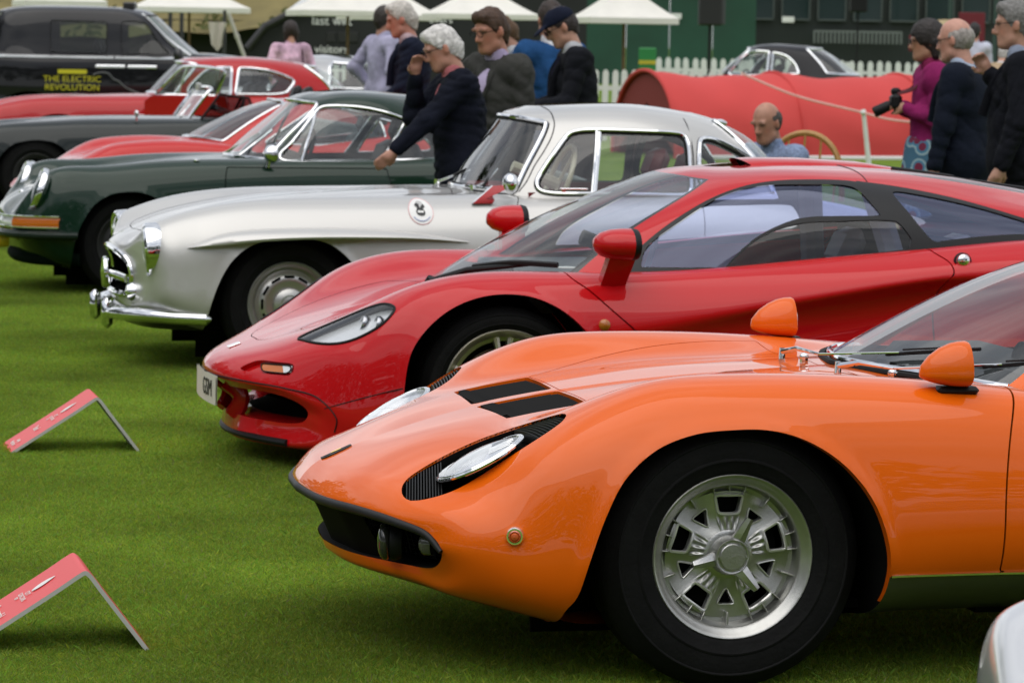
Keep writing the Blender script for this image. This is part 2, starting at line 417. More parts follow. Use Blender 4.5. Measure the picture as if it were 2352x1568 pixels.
def person(label, loc, yaw, H=1.76, lean=0., hp=0., hy=0., hands=None, girth=1., jacket=None, shirt=(.7, .7, .72), trousers=(.02, .02, .025), hair=(.5, .5, .5), style='short', skin=(.50, .26, .18),
           glasses=False, cap=None, group=None, res=.013, seated=False, curl=(.6, .6), collar=True, lapel=True, skirt=None, stripes=None, shades=False, jmat=None, bald=False, tie=None):
    k = H/1.76; root = empty('person', label, 'person', loc, yaw, group)
    hip = np.array([0, 0, .95*k]); 
    if seated: hip = np.array([0, 0, .45*k])
    RL = rotm('y', lean); T = lambda p: hip+RL@(np.array(p, float)*k)
    sh = {1: T((0, .185*girth**.5, .49)), -1: T((0, -.185*girth**.5, .49))}
    neck0 = T((-.01, 0, .53)); 
    hc = T((.005, 0, .53))+RL@rotm('y', hp*.5)@np.array([.028, 0, .175*k]); RH = rotm('z', hy)@RL@rotm('y', hp) if abs(hy) < 1e-6 else RL@rotm('z', hy)@rotm('y', hp)
    Hd = lambda p: hc+RH@(np.array(p, float)*k)
    g = girth
    torso = [('e', T((0, 0, .02)), np.array([.115*g, .165*g**.7, .13])*k, RL), ('e', T((.01, 0, .16)), np.array([.118*g**1.2, .155*g, .15])*k, RL), ('e', T((.0, 0, .33)), np.array([.122*g, .172*g**.8, .18])*k, RL), ('c', T((-.01, .12, .46)), T((-.01, -.12, .46)), .075*k, .075*k)]
    for s in (1, -1): torso.append(('e', T((-.005, s*.16, .47)), np.array([.072, .075, .07])*k, RL))
    arms = []; hnd = []; el = {}; wr = {}
    hands = hands or {}
    for s in (1, -1):
        tgt = hands.get(s); tgt = T((.03, s*.25, -.08)) if tgt is None else np.array(tgt, float)*k
        e, w = ik(sh[s], tgt, .30*k, .265*k, (-.6, s*.5, -.4)); el[s] = e; wr[s] = w
        arms += [('c', sh[s], e, .054*k*g**.4, .043*k), ('c', e, w, .042*k, .028*k)]
        d = w-e; pn = np.array([.3, -s, .1]) if tgt[2] < 1.0 else np.array([-.2, -s*.8, -.5])
        hnd += hand_prims(w, d, pn, k*.95, curl[0 if s == 1 else 1], s)
    legs = []; shoes = []
    for s in (1, -1):
        if seated: kn = hip+np.array([.44, s*.12, .0])*k; an = hip+np.array([.42, s*.12, -.44])*k
        else: kn = np.array([.02, s*.10, .50])*k; an = np.array([-.02+s*.03, s*.11, .09])*k
        h0 = hip+np.array([0, s*.085, -.02])*k
        legs += [('c', h0, kn, .092*k*g**.5, .062*k), ('c', kn, an, .060*k, .042*k)]
        shoes += [('c', an+np.array([-.03, 0, -.05])*k, an+np.array([.14, 0, -.058])*k, .040*k, .033*k)]
    head = [('e', Hd((-.012, 0, .022)), np.array([.100, .077, .104])*k, RH), ('e', Hd((.028, 0, -.040)), np.array([.066, .061, .084])*k, RH), ('c', Hd((.072, .010, -.098)), Hd((.072, -.010, -.098)), .026*k, .026*k), ('c', Hd((.02, .042, -.075)), Hd((.055, .022, -.095)), .028*k, .024*k), ('c', Hd((.02, -.042, -.075)), Hd((.055, -.022, -.095)), .028*k, .024*k)]
    feat = [('c', Hd((.084, 0, .018)), Hd((.111, 0, -.028)), .010*k, .0135*k), ('c', Hd((.097, .012, -.034)), Hd((.097, -.012, -.034)), .011*k, .011*k), ('c', Hd((.080, .045, .028)), Hd((.086, -.045, .028)), .013*k, .013*k), ('c', Hd((.086, .020, -.062)), Hd((.086, -.020, -.062)), .0085*k, .0085*k), ('c', Hd((.083, .017, -.074)), Hd((.083, -.017, -.074)), .009*k, .009*k)]
    ears = [('e', Hd((-.008, s*.079, -.008)), np.array([.021, .010, .034])*k, RH@rotm('z', -s*.4)) for s in (1, -1)]
    neckp = [('c', neck0, Hd((-.018, 0, -.06)), .062*k*g**.4, .056*k)]
    allp = np.concatenate([[hc], [hip], list(wr.values()), list(el.values())]+[[p[1], p[2]] if p[0] == 'c' else [p[1]] for p in legs+shoes])
    lo = allp.min(0)-.30; hi = allp.max(0)+.30; lo[2] = max(lo[2], -.02)
    F = Field(lo, hi, res); F.add(torso, .05); F.add(legs, .03); F.add(arms, .025); F.add(neckp, .03); F.add(head, .022*k); F.add(feat, .010); F.sub([('e', Hd((.103, s*.031, .010)), np.array([.017, .017, .011])*k, RH) for s in (1, -1)], .010); F.add(ears, .006); F.add(hnd, .008); F.add(shoes, .02)
    b = F.mesh(); q = (b.V-hc)@RH/k
    col = np.tile(np.array(skin), (len(b.V), 1)); hd = np.abs(q[:, 2]) < .14
    def blob(c, r, cc, am): 
        nonlocal col
        w = np.exp(-(((q-np.array(c))/np.array(r))**2).sum(1))*am; col = col*(1-w[:, None])+np.array(cc)*w[:, None]
    for s in (1, -1):
        blob((.088, s*.031, .010), (.02, .013, .0075), (.03, .02, .02), .85); blob((.092, s*.033, .033), (.02, .020, .006), np.array(hair)*.5+.02, .7); blob((.07, s*.05, -.03), (.03, .02, .02), (skin[0]*1.1, skin[1]*.8, skin[2]*.75), .6); blob((0, s*.08, 0), (.03, .02, .04), (skin[0]*1.1, skin[1]*.75, skin[2]*.7), .5)
    blob((.092, 0, -.067), (.02, .022, .008), (.38, .12, .10), .7); blob((.11, 0, -.03), (.015, .015, .015), (skin[0]*1.1, skin[1]*.75, skin[2]*.7), .5)
    add('body', b, mat('skin', (.5, .3, .2), .5, attr=True, var=.10, vscale=30), root, cols=col)
    def cloth(name, col_, **kw):
        nm = 'cloth_%03d_%03d_%03d' % tuple(int(c*999) for c in col_); return mat(nm, tuple(c*.8 for c in col_), .9, var=.22, vscale=9, bump=.6, bscale=26, spec=.12)
    # trousers or skirt
    F = Field(lo, hi, res); F.add(legs, .03, .016); F.add([torso[0]], .04, .012)
    if skirt is not None: F.add([('c', hip, hip*np.array([1, 1, .45]), .17*k, .24*k)], .05)
    up = RL@np.array([0, 0, 1.]); F.half(up, up@T((0, 0, .09)))
    if not seated: F.half((0, 0, -1), -(.06*k if skirt is None else .40*k))
    add('trousers' if skirt is None else 'skirt', F.mesh(), skirt or cloth('trousers', trousers), root)
    F = Field(lo, hi, res); F.add(shoes, .02, .008); add('shoes', F.mesh(), LEATHER, root)
    # shirt: torso, collar, sleeves when there is no jacket
    F = Field(lo, hi, res); F.add(torso, .05, .010)
    if jacket is None:
        sl = []
        for s in (1, -1):
            sl += [('c', sh[s], el[s], .064*k, .056*k)]
            if hands.get('long', True): sl += [('c', el[s], el[s]+(wr[s]-el[s])*.86, .053*k, .042*k)]
        F.add(sl, .04); F.add([('c', T((0, .13, .05)), T((0, -.13, .05)), .10*k*g, .10*k*g)], .06)
    if collar: F.add([('c', T((-.012, 0, .50)), T((.012, 0, .565)), .078*k, .068*k)], .012)
    F.half(-up, -(up@T((0, 0, -.02 if jacket is None else .0))))
    F.sub([('c', Hd((.0, 0, -.05)), Hd((.12, 0, -.15)), .05*k, .035*k)], .01)
    fm = F.mesh(); fm = folds(fm, seed=3, amp=.7) if jacket is None else fm; add('shirt', fm, shirt if not isinstance(shirt, tuple) else cloth('shirt', shirt), root)
    if tie is not None: add('tie', tube([T((.085, 0, .50)), T((.135, 0, .40)), T((.14, 0, .25))], [.016, .02, .028], 8, sq=.01), cloth('tie', tie), root)
    if jacket is not None:
        F = Field(lo, hi, res); F.add(torso, .045, .020)
        sl = []
        for s in (1, -1): sl += [('c', sh[s], el[s], .068*k*g**.3, .058*k), ('c', el[s], el[s]+(wr[s]-el[s])*.92, .056*k, .043*k)]
        hp_ = hip-np.array([0, 0, .10*k]) if not seated else hip
        F.add([('e', (T((0, 0, .05))+hp_)/2, np.array([.145*g, .195*g**.7, .22])*k, np.eye(3))], .05)
        if lapel: F.sub([('c', T((.168, 0, .60)), T((.200*g, 0, .16)), .112*k, .030*k)], .01)   # the open front, a V from the collar down
        F.sub([('c', T((.0, 0, .60)), T((.0, 0, .53)), .078*k, .060*k)], .01)
        F.add(sl, .03)
        if not seated: F.half((0, 0, -1), -(.74*k))
        jm = jmat or cloth('jacket', jacket); jk = folds(F.mesh(), seed=int(abs(loc[0])*100)); add('jacket', jk, jm, root)
        if lapel:
            for s in (1, -1):
                a_, b_, c_ = T((.02, s*.085, .555)), T((.13, s*.085, .42)), T((.172*g, s*.02, .22)); pl = smooth([a_, b_, c_], 6, False)
                add('lapel', tube(pl, np.linspace(.012, .026, len(pl))*k, 8, sq=.010), jm, root)
    # hair
    F = Field(lo, hi, min(res, .011)); base = [('e', Hd((-.014, 0, .026)), np.array([.106, .085, .110])*k, RH)]
    if style == 'short':
        F.add(base, .01); F.add([('c', Hd((-.06, 0, -.02)), Hd((-.05, 0, -.06)), .062*k, .052*k)], .02); F.sub([('e', Hd((.085, 0, -.035)), np.array([.085, .105, .098])*k, RH), ('e', Hd((.02, 0, -.115)), np.array([.10, .12, .085])*k, RH)], .012)
        for s in (1, -1): F.sub([('e', Hd((.0, s*.085, -.02)), np.array([.024, .018, .036])*k, RH)], .008)
    elif style == 'full':
        F.add([('e', Hd((-.012, 0, .036)), np.array([.106, .085, .105])*k, RH)], .01); F.add([('c', Hd((-.065, 0, -.02)), Hd((-.055, 0, -.07)), .070*k, .056*k), ('c', Hd((.055, .035, .098)), Hd((.055, -.035, .098)), .030*k, .030*k)], .025); F.sub([('e', Hd((.098, 0, -.030)), np.array([.090, .115, .100])*k, RH), ('e', Hd((.02, 0, -.125)), np.array([.10, .12, .085])*k, RH)], .012)
    elif style == 'bob':
        F.add([('e', Hd((-.014, 0, .034)), np.array([.115, .096, .114])*k, RH), ('c', Hd((-.05, .06, -.02)), Hd((-.04, .065, -.10)), .042*k, .026*k), ('c', Hd((-.05, -.06, -.02)), Hd((-.04, -.065, -.10)), .05*k, .035*k)], .03); F.sub([('e', Hd((.115, 0, -.045)), np.array([.088, .080, .090])*k, RH)], .012)
    elif style == 'balding':
        F.add([('e', Hd((-.018, 0, .004)), np.array([.105, .086, .092])*k, RH)], .01); F.sub([('e', Hd((.03, 0, .105)), np.array([.125, .066, .075])*k, RH), ('e', Hd((.085, 0, -.02)), np.array([.085, .12, .13])*k, RH), ('e', Hd((.02, 0, -.125)), np.array([.10, .12, .085])*k, RH)], .012)
        for s in (1, -1): F.sub([('e', Hd((.004, s*.085, -.02)), np.array([.026, .018, .036])*k, RH)], .008)
    hm_ = F.mesh(); hv = hm_.V; rr_ = np.random.default_rng(5); dn_ = hv-hc; dn_ /= np.maximum(np.linalg.norm(dn_, axis=1)[:, None], 1e-6)
    nn_ = sum(np.sin(hv@(rr_.normal(size=3)*120)+rr_.random()*6) for _ in range(7)); hm_.V = hv+dn_*(nn_*.0009)[:, None]
    add('hair', hm_, mat('hair_%03d_%03d' % (int(hair[0]*999), int(hair[2]*999)), hair, .6, var=.35, vscale=45, bump=.8, bscale=70), root)
    if glasses or shades:
        rm = []
        for s in (1, -1):
            th = np.linspace(0, 2*pi, 20, endpoint=False); rm.append(tube([Hd((.108, s*.033+.024*cos(t), .008+.018*sin(t))) for t in th], .0022, 5, True)); rm.append(tube([Hd((.104, s*.056, .014)), Hd((.0, s*.085, .012))], .0022, 5))
            if shades: add('lens', Patch(np.array([Hd((.108, s*.033+.023*cos(t), .008+.017*sin(t))) for t in th]+[Hd((.110, s*.033, .008))]), [(i, (i+1) % 20, 20) for i in range(20)]), mat('shade_glass', (.01, .01, .01), .1), root)
        rm.append(tube([Hd((.109, .012, .012)), Hd((.109, -.012, .012))], .002, 5)); add('glasses', join(*rm), BLACK, root)
    if cap is not None:
        F = Field(lo, hi, .011); F.add([('e', Hd((-.010, 0, .042)), np.array([.112, .092, .092])*k, RH)], .01); u_ = RH@np.array([0, 0, -1.]); F.half(u_, u_@Hd((0, 0, .035)))
        F.add([('e', Hd((.12, 0, .045)), np.array([.075, .072, .012])*k, RH@rotm('y', .25))], .012); add('cap', F.mesh(), cloth('cap', cap), root)
    return root, T, Hd, wr
# ---------------------------------------------------------------- materials
MATS = {}
def mat(name, col, rough=.5, metal=0., coat=0., spec=.5, var=0., vscale=20., bump=0., bscale=60., emit=None, attr=False, sheen=0., crough=.02):
    if name in MATS: return MATS[name]
    m = bpy.data.materials.new(name); m.use_nodes = True; t = m.node_tree; b = t.nodes['Principled BSDF']
    b.inputs['Base Color'].default_value = (*col, 1); b.inputs['Roughness'].default_value = rough; b.inputs['Metallic'].default_value = metal
    b.inputs['Coat Weight'].default_value = coat; b.inputs['Coat IOR'].default_value = 1.38; b.inputs['Coat Roughness'].default_value = crough; b.inputs['Specular IOR Level'].default_value = spec
    b.inputs['Sheen Weight'].default_value = sheen
    tco = nd(t, 'ShaderNodeTexCoord')
    src = None
    if attr:
        a = nd(t, 'ShaderNodeVertexColor', layer_name='Col'); src = a.outputs[0]; t.links.new(src, b.inputs['Base Color'])
    if var > 0:
        n = nd(t, 'ShaderNodeTexNoise', Scale=vscale, Detail=5.0); t.links.new(tco.outputs['Object'], n.inputs['Vector'])
        h = nd(t, 'ShaderNodeHueSaturation'); h.inputs['Color'].default_value = (*col, 1)
        if src: t.links.new(src, h.inputs['Color'])
        mr = nd(t, 'ShaderNodeMapRange'); mr.inputs[1].default_value = .3; mr.inputs[2].default_value = .7; mr.inputs[3].default_value = 1-var; mr.inputs[4].default_value = 1+var
        t.links.new(n.outputs[0], mr.inputs[0]); t.links.new(mr.outputs[0], h.inputs['Value']); t.links.new(h.outputs[0], b.inputs['Base Color'])
    if bump > 0:
        n = nd(t, 'ShaderNodeTexNoise', Scale=bscale, Detail=4.0); t.links.new(tco.outputs['Object'], n.inputs['Vector'])
        bp = nd(t, 'ShaderNodeBump', Strength=bump, Distance=.01); t.links.new(n.outputs[0], bp.inputs['Height']); t.links.new(bp.outputs[0], b.inputs['Normal'])
    MATS[name] = m; return m
def glass(name, tint, ior=1.55, refl=(1., 1., 1.)):
    if name in MATS: return MATS[name]
    m = bpy.data.materials.new(name); m.use_nodes = True; t = m.node_tree; t.nodes.clear()
    tr = nd(t, 'ShaderNodeBsdfTransparent', Color=(*tint, 1)); gl = nd(t, 'ShaderNodeBsdfGlossy', Roughness=0.0, Color=(*refl, 1))
    ge = nd(t, 'ShaderNodeNewGeometry'); mi = nd(t, 'ShaderNodeMix', data_type='FLOAT'); mi.inputs[2].default_value = ior; mi.inputs[3].default_value = 1/ior; t.links.new(ge.outputs['Backfacing'], mi.inputs[0])
    fr = nd(t, 'ShaderNodeFresnel', IOR=ior); t.links.new(mi.outputs[0], fr.inputs['IOR']); mxs = nd(t, 'ShaderNodeMixShader'); o = nd(t, 'ShaderNodeOutputMaterial')
    t.links.new(fr.outputs[0], mxs.inputs[0]); t.links.new(tr.outputs[0], mxs.inputs[1]); t.links.new(gl.outputs[0], mxs.inputs[2]); t.links.new(mxs.outputs[0], o.inputs[0])
    MATS[name] = m; return m
def paint(name, col, rough=.4, metal=0., coat=1.): return mat(name, col, .45, metal, coat, spec=.08)
CHROME = mat('chrome', (.82, .83, .85), .06, 1.); BLACK = mat('black_plastic', (.008, .008, .009), .5, spec=.25); RUBBER = mat('rubber', (.010, .010, .010), .68, spec=.2, bump=.15, bscale=180)
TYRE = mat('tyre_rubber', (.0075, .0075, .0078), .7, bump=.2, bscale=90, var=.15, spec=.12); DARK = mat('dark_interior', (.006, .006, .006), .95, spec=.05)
ALLOY = mat('cast_alloy', (.46, .46, .44), .34, .9, bump=.06, bscale=260, var=.06, vscale=40); SILVERW = mat('satin_wheel', (.50, .50, .48), .3, .85)
AMBER = mat('amber_lens', (.58, .14, .010), .12, 0, 1.); CLEARL = mat('lens_glass', (.78, .80, .82), .12, .25, 1.)
GLASS = glass('car_glass', (.84, .88, .87), 1.75); WHITE = mat('white_paint', (.78, .78, .76), .5); SATIN = mat('satin_black', (.020, .020, .021), .32, coat=.3)
LEATHER = mat('black_leather', (.012, .012, .013), .5, spec=.2, bump=.2, bscale=60); CREAM = mat('cream_leather', (.55, .48, .38), .5)

# ---------------------------------------------------------------- objects
def empty(name, label, cat, loc=(0, 0, 0), rz=0., group=None):
    o = bpy.data.objects.new(name, None); COL.objects.link(o); o.location = loc; o.rotation_euler = (0, 0, rz); o.empty_display_size = .2
    return tag(o, label, cat, group)
def tag(o, label=None, cat=None, group=None, kind=None):
    for k, v in (('label', label), ('category', cat), ('group', group), ('kind', kind)):
        if v: o[k] = v
    return o
def mesh_data(name, p, m, cols=None, sharp=40):
    me = bpy.data.meshes.new(name); nv = len(p.V); nf = len(p.F)
    me.vertices.add(nv); me.vertices.foreach_set('co', p.V.ravel()); me.loops.add(nf*3); me.loops.foreach_set('vertex_index', p.F.ravel().astype(np.int32))
    me.polygons.add(nf); me.polygons.foreach_set('loop_start', np.arange(0, nf*3, 3, dtype=np.int32)); me.polygons.foreach_set('loop_total', np.full(nf, 3, np.int32))
    me.update(calc_edges=True)
    if p.smooth or p.N is not None:
        me.polygons.foreach_set('use_smooth', np.ones(nf, bool))
        if p.N is not None: me.normals_split_custom_set_from_vertices(p.N.tolist())
        elif sharp: me.set_sharp_from_angle(angle=radians(sharp))
    else: me.polygons.foreach_set('use_smooth', np.zeros(nf, bool))
    for mm in (m if isinstance(m, (list, tuple)) else [m]): me.materials.append(mm)
    if cols is not None:
        ca = me.color_attributes.new('Col', 'FLOAT_COLOR', 'POINT')
        ca.data.foreach_set('color', np.concatenate([cols, np.ones((nv, 1))], 1).astype(np.float32).ravel())
    me.validate(); return me
def add(name, p, m, parent=None, label=None, cat=None, group=None, kind=None, cols=None, sharp=40, loc=None):
    o = bpy.data.objects.new(name, mesh_data(name, p, m, cols, sharp)); COL.objects.link(o)
    if parent: o.parent = parent
    if loc is not None: o.location = loc
    return tag(o, label, cat, group, kind)
def copy_tree(o, parent=None, **kw):
    c = o.copy(); COL.objects.link(c)
    if parent is not None: c.parent = parent
    for ch in list(o.children): copy_tree(ch, c)
    for k, v in kw.items(): c[k] = v
    return c
def text(name, s, size, m, parent=None, extrude=.001, align='CENTER', **kw):
    cu = bpy.data.curves.new(name, 'FONT'); cu.body = s; cu.size = size; cu.extrude = extrude; cu.align_x = align; cu.align_y = 'CENTER'
    for k, v in kw.items(): setattr(cu, k, v)
    o = bpy.data.objects.new(name, cu); dg = bpy.context.evaluated_depsgraph_get()
    COL.objects.link(o); dg.update(); me = bpy.data.meshes.new_from_object(o.evaluated_get(dg)); COL.objects.unlink(o); bpy.data.objects.remove(o)
    me.materials.clear(); me.materials.append(m)
    r = bpy.data.objects.new(name, me); COL.objects.link(r)
    if parent: r.parent = parent
    return r
CT = radians(13)          # every car of the row is parked at this angle
def car_root(name, label, O, rz=CT): return empty(name, label, 'car', (O[0], O[1], 0), rz)
def tyre(R, r, w, n=72, tread=True):
    """tyre about y, outer face at -w/2"""
    d = R-r; h = w/2
    prof = [(r-.004, -h+.02), (r+.006, -h+.005), (r+.02, -h-.002), (r+d*.28, -h-.006), (r+d*.30, -h-.0085), (r+d*.33, -h-.0085), (r+d*.35, -h-.0065), (r+d*.50, -h-.008), (r+d*.66, -h-.0045), (r+d*.68, -h-.007), (r+d*.70, -h-.007), (r+d*.72, -h-.003), (R-.022, -h+.012), (R-.006, -h+.03), (R, -h+.05)]
    if tread:
        for k in range(1, 5):
            x = -h+.05+(w-.10)*k/5; prof += [(R, x-.004), (R-.008, x-.003), (R-.008, x+.003), (R, x+.004)]
    prof += [(R, h-.05), (R-.02, h-.012), (r+d*.5, h+.006), (r, h-.01)]
    return revolve(prof, n)
def steering(c, r, tilt=.5, spokes=3):
    th = np.linspace(0, 2*pi, 40, endpoint=False)
    P = np.stack([np.zeros(40), np.cos(th)*r, np.sin(th)*r], 1)
    p = tube(P, .013, 8, True)
    for k in range(spokes):
        a = pi/2+2*pi*k/spokes+pi/6; p = join(p, tube([(0, 0, 0), (0, cos(a)*r, sin(a)*r)], .009, 6))
    p = join(p, tube([(-.25, 0, 0), (0, 0, 0)], .03, 8)); return xf(p, c, ry=tilt)
def seat(c, w=.46, hgt=.62, lean=.3, d=.5):
    b = box((d/2, 0, .08), (d, w, .16), .06); k = xf(box((0, 0, hgt/2), (.14, w, hgt), .06), (d, 0, .08), ry=lean)
    hd = xf(box((0, 0, hgt+.09), (.09, w*.55, .18), .04), (d, 0, .08), ry=lean)
    p = join(b, k, hd); p.smooth = True; return xf(p, c)
def add2(name, p, m, parent, **kw):
    """a part and its mirror image on the far side, as two objects"""
    a = add(name, p, m, parent, **kw); b = add(name, p.mirror(), m, parent, **kw); return a, b
def loops(p, minlen=.05):
    """chain the cut edges of a Patch into smoothed polylines [(points, closed)]"""
    nx = {}
    for a, b in p.E: nx[int(a)] = int(b)
    starts = set(nx)-set(nx.values()); seen = set(); out = []
    for s in list(starts)+list(nx):
        if s in seen or s not in nx: continue
        ch = [s]; seen.add(s); c = nx[s]; closed = False
        while True:
            if c == ch[0]: closed = True; break
            if c in seen: break
            ch.append(c); seen.add(c)
            if c not in nx: break
            c = nx[c]
        P = p.V[ch]; L = np.linalg.norm(np.diff(P, axis=0), axis=1).sum()
        if len(P) < 4 or L < minlen: continue
        Q = np.concatenate([P, P[:1]]) if closed else P
        d = np.concatenate([[0], np.cumsum(np.linalg.norm(np.diff(Q, axis=0), axis=1))]); n = max(8, int(d[-1]/.012))
        q = np.linspace(0, d[-1], n, endpoint=not closed); R = np.stack([np.interp(q, d, Q[:, k]) for k in range(3)], 1)
        for _ in range(2):
            if closed: R = (np.roll(R, 1, 0)+2*R+np.roll(R, -1, 0))/4
            else: R[1:-1] = (R[:-2]+2*R[1:-1]+R[2:])/4
        out.append((R, closed))
    return out
def trim(p, r, n=8, off=0., sq=None):
    ts = []
    for R, c in loops(p):
        if off:
            k = [np.argmin(((p.V-x)**2).sum(1)) for x in R]; R = R+p.N[k]*off
        ts.append(tube(R, r, n, c, sq))
    return join(*ts) if ts else None
def sel(p, fn_mask, f): return np.where(fn_mask, f, -.3)
def near_only(p): return p.V[:, 1] <= 1e-6
def cut_arches(S, arches, parent, paintm, hmin=.6, lipd=.025, depth=.40):
    for A in arches:
        h = np.abs(S.V[:, 1]); f = np.where(h > hmin, sdpoly(S.side(), A), -np.maximum(.02, hmin-h))
        hole, S = S.split(f)
        add2('arch_lip', S.lip(vec=(0, lipd, -.003)), paintm, parent)
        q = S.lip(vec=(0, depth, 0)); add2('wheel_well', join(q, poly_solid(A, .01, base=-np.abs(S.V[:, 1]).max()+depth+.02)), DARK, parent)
    return S
def shift_arch(A, a): return A*np.array([1, 1])+np.array([a, 0])
def disc_wheel(parent, R, r, w, style='steel', metal=None):
    """tyre + rim + disc about y, outer face to -y, origin at hub on the outer plane"""
    metal = metal or SILVERW
    e = empty_part('wheel', parent); add('tyre', xf(tyre(R, r-.006, w), (0, w/2-.005, 0)), TYRE, e)
    rim = revolve([(r-.006, .02), (r, .003), (r+.001, -.004), (r-.003, -.008), (r-.008, -.004), (r-.014, .006), (r-.026, .020), (r-.030, .034), (r-.045, .042)], 56)
    if style == 'steel':
        d = revolve([(r-.040, .036), (r-.052, .030), (r-.062, .018), (r-.085, .010), (r-.10, .012), (.075, .016), (.074, .012), (.07, -.002), (.055, -.012), (.03, -.016), (0, -.017)], 56)
        add('rim', join(rim, d), metal, e)
        sl = join(*[xf(box((r-.073, .011, 0), (.013, .006, .050), .003), ry=radians(360/12*k)) for k in range(12)]); add('rim_slot', sl, DARK, e)
        add('hub_cap', revolve([(.078, .014), (.076, -.004), (.06, -.014), (.045, -.018), (.04, -.015), (.02, -.02), (0, -.021)], 40), metal, e)
    elif style == 'spoke5':
        add('rim', rim, metal, e); sp = []
        for k in range(5):
            for s in (-1, 1):
                secs = []
                for t in np.linspace(0, 1, 9):
                    rr = .045+(r-.075)*t; off = s*(.012+.016*t**2); wd = .013-.004*t+.008*t**4; yy = .030-.022*math.sin(pi*min(1, t*1.0))*0-.012*(1-t)+.004*t
                    secs.append([(rr, yy+.02, off-wd), (rr, yy, off-wd*.7), (rr, yy-.004, off), (rr, yy, off+wd*.7), (rr, yy+.02, off+wd)])
                q = grid_patch(np.array(secs), cv=True); q.N = None; sp.append(xf(q, ry=radians(72*k-90)))
        add('spokes', join(*sp), metal, e)
        add('hub_cap', revolve([(.062, .045), (.062, .012), (.05, .006), (.03, .002), (0, .001)], 36), metal, e)
        add('brake_disc', revolve([(0, .075), (.16, .075), (.16, .09), (0, .09)], 40), mat('brake_disc', (.16, .15, .14), .4, .8), e); add('caliper', box((.13, .07, .05), (.06, .05, .14), .015), mat('caliper_orange', (.25, .10, .03), .5), e)
    elif style == 'wire':
        add('rim', rim, metal, e); sp = []
        for k in range(36):
            a = radians(10*k); b = a+radians(22*(1 if k % 2 else -1)); sp.append(tube([(.045*cos(a), -.01+.05*(k % 2), .045*sin(a)), ((r-.03)*cos(b), .03, (r-.03)*sin(b))], .0022, 4))
        add('spokes', join(*sp), metal, e, kind='stuff'); add('hub_cap', revolve([(.05, .05), (.045, -.01), (.03, -.03), (0, -.034)], 24), CHROME, e)
    add('brake_drum', revolve([(0, .10), (r-.05, .10), (r-.05, .14), (0, .14)], 24), DARK, e)
    return e
# ---------------------------------------------------------------- the lawn
def ground_z(x, y): 
    d = np.maximum(0, np.asarray(y, float)-26); return .006*d
def lawn_material():
    m = bpy.data.materials.new('lawn'); m.use_nodes = True; t = m.node_tree; b = t.nodes['Principled BSDF']; b.inputs['Roughness'].default_value = .9; b.inputs['Specular IOR Level'].default_value = .15
    tcn = nd(t, 'ShaderNodeTexCoord'); n1 = nd(t, 'ShaderNodeTexNoise', Scale=1.3, Detail=6.0); n2 = nd(t, 'ShaderNodeTexNoise', Scale=60.0, Detail=4.0)
    r1 = nd(t, 'ShaderNodeValToRGB'); r1.color_ramp.elements[0].position = .35; r1.color_ramp.elements[1].position = .65
    r1.color_ramp.elements[0].color = (.105, .180, .015, 1); r1.color_ramp.elements[1].color = (.145, .225, .023, 1)
    h = nd(t, 'ShaderNodeHueSaturation'); mr = nd(t, 'ShaderNodeMapRange'); mr.inputs[1].default_value = .3; mr.inputs[2].default_value = .7; mr.inputs[3].default_value = .7; mr.inputs[4].default_value = 1.2
    for n in (n1, n2): t.links.new(tcn.outputs['Object'], n.inputs['Vector'])
    t.links.new(n1.outputs[0], r1.inputs[0]); t.links.new(r1.outputs[0], h.inputs['Color']); t.links.new(n2.outputs[0], mr.inputs[0]); t.links.new(mr.outputs[0], h.inputs['Value']); t.links.new(h.outputs[0], b.inputs['Base Color'])
    return m
LAWN = lawn_material()
ys = np.concatenate([np.linspace(-60, 26, 12), np.linspace(30, 140, 14), [200, 400, 800]]); xs = np.linspace(-400, 400, 9)
G = np.array([[(x, y, ground_z(x, min(y, 140))) for x in xs] for y in ys])
g = grid_patch(G, flip=True); g.N = None
add('lawn', g, LAWN, kind='structure')
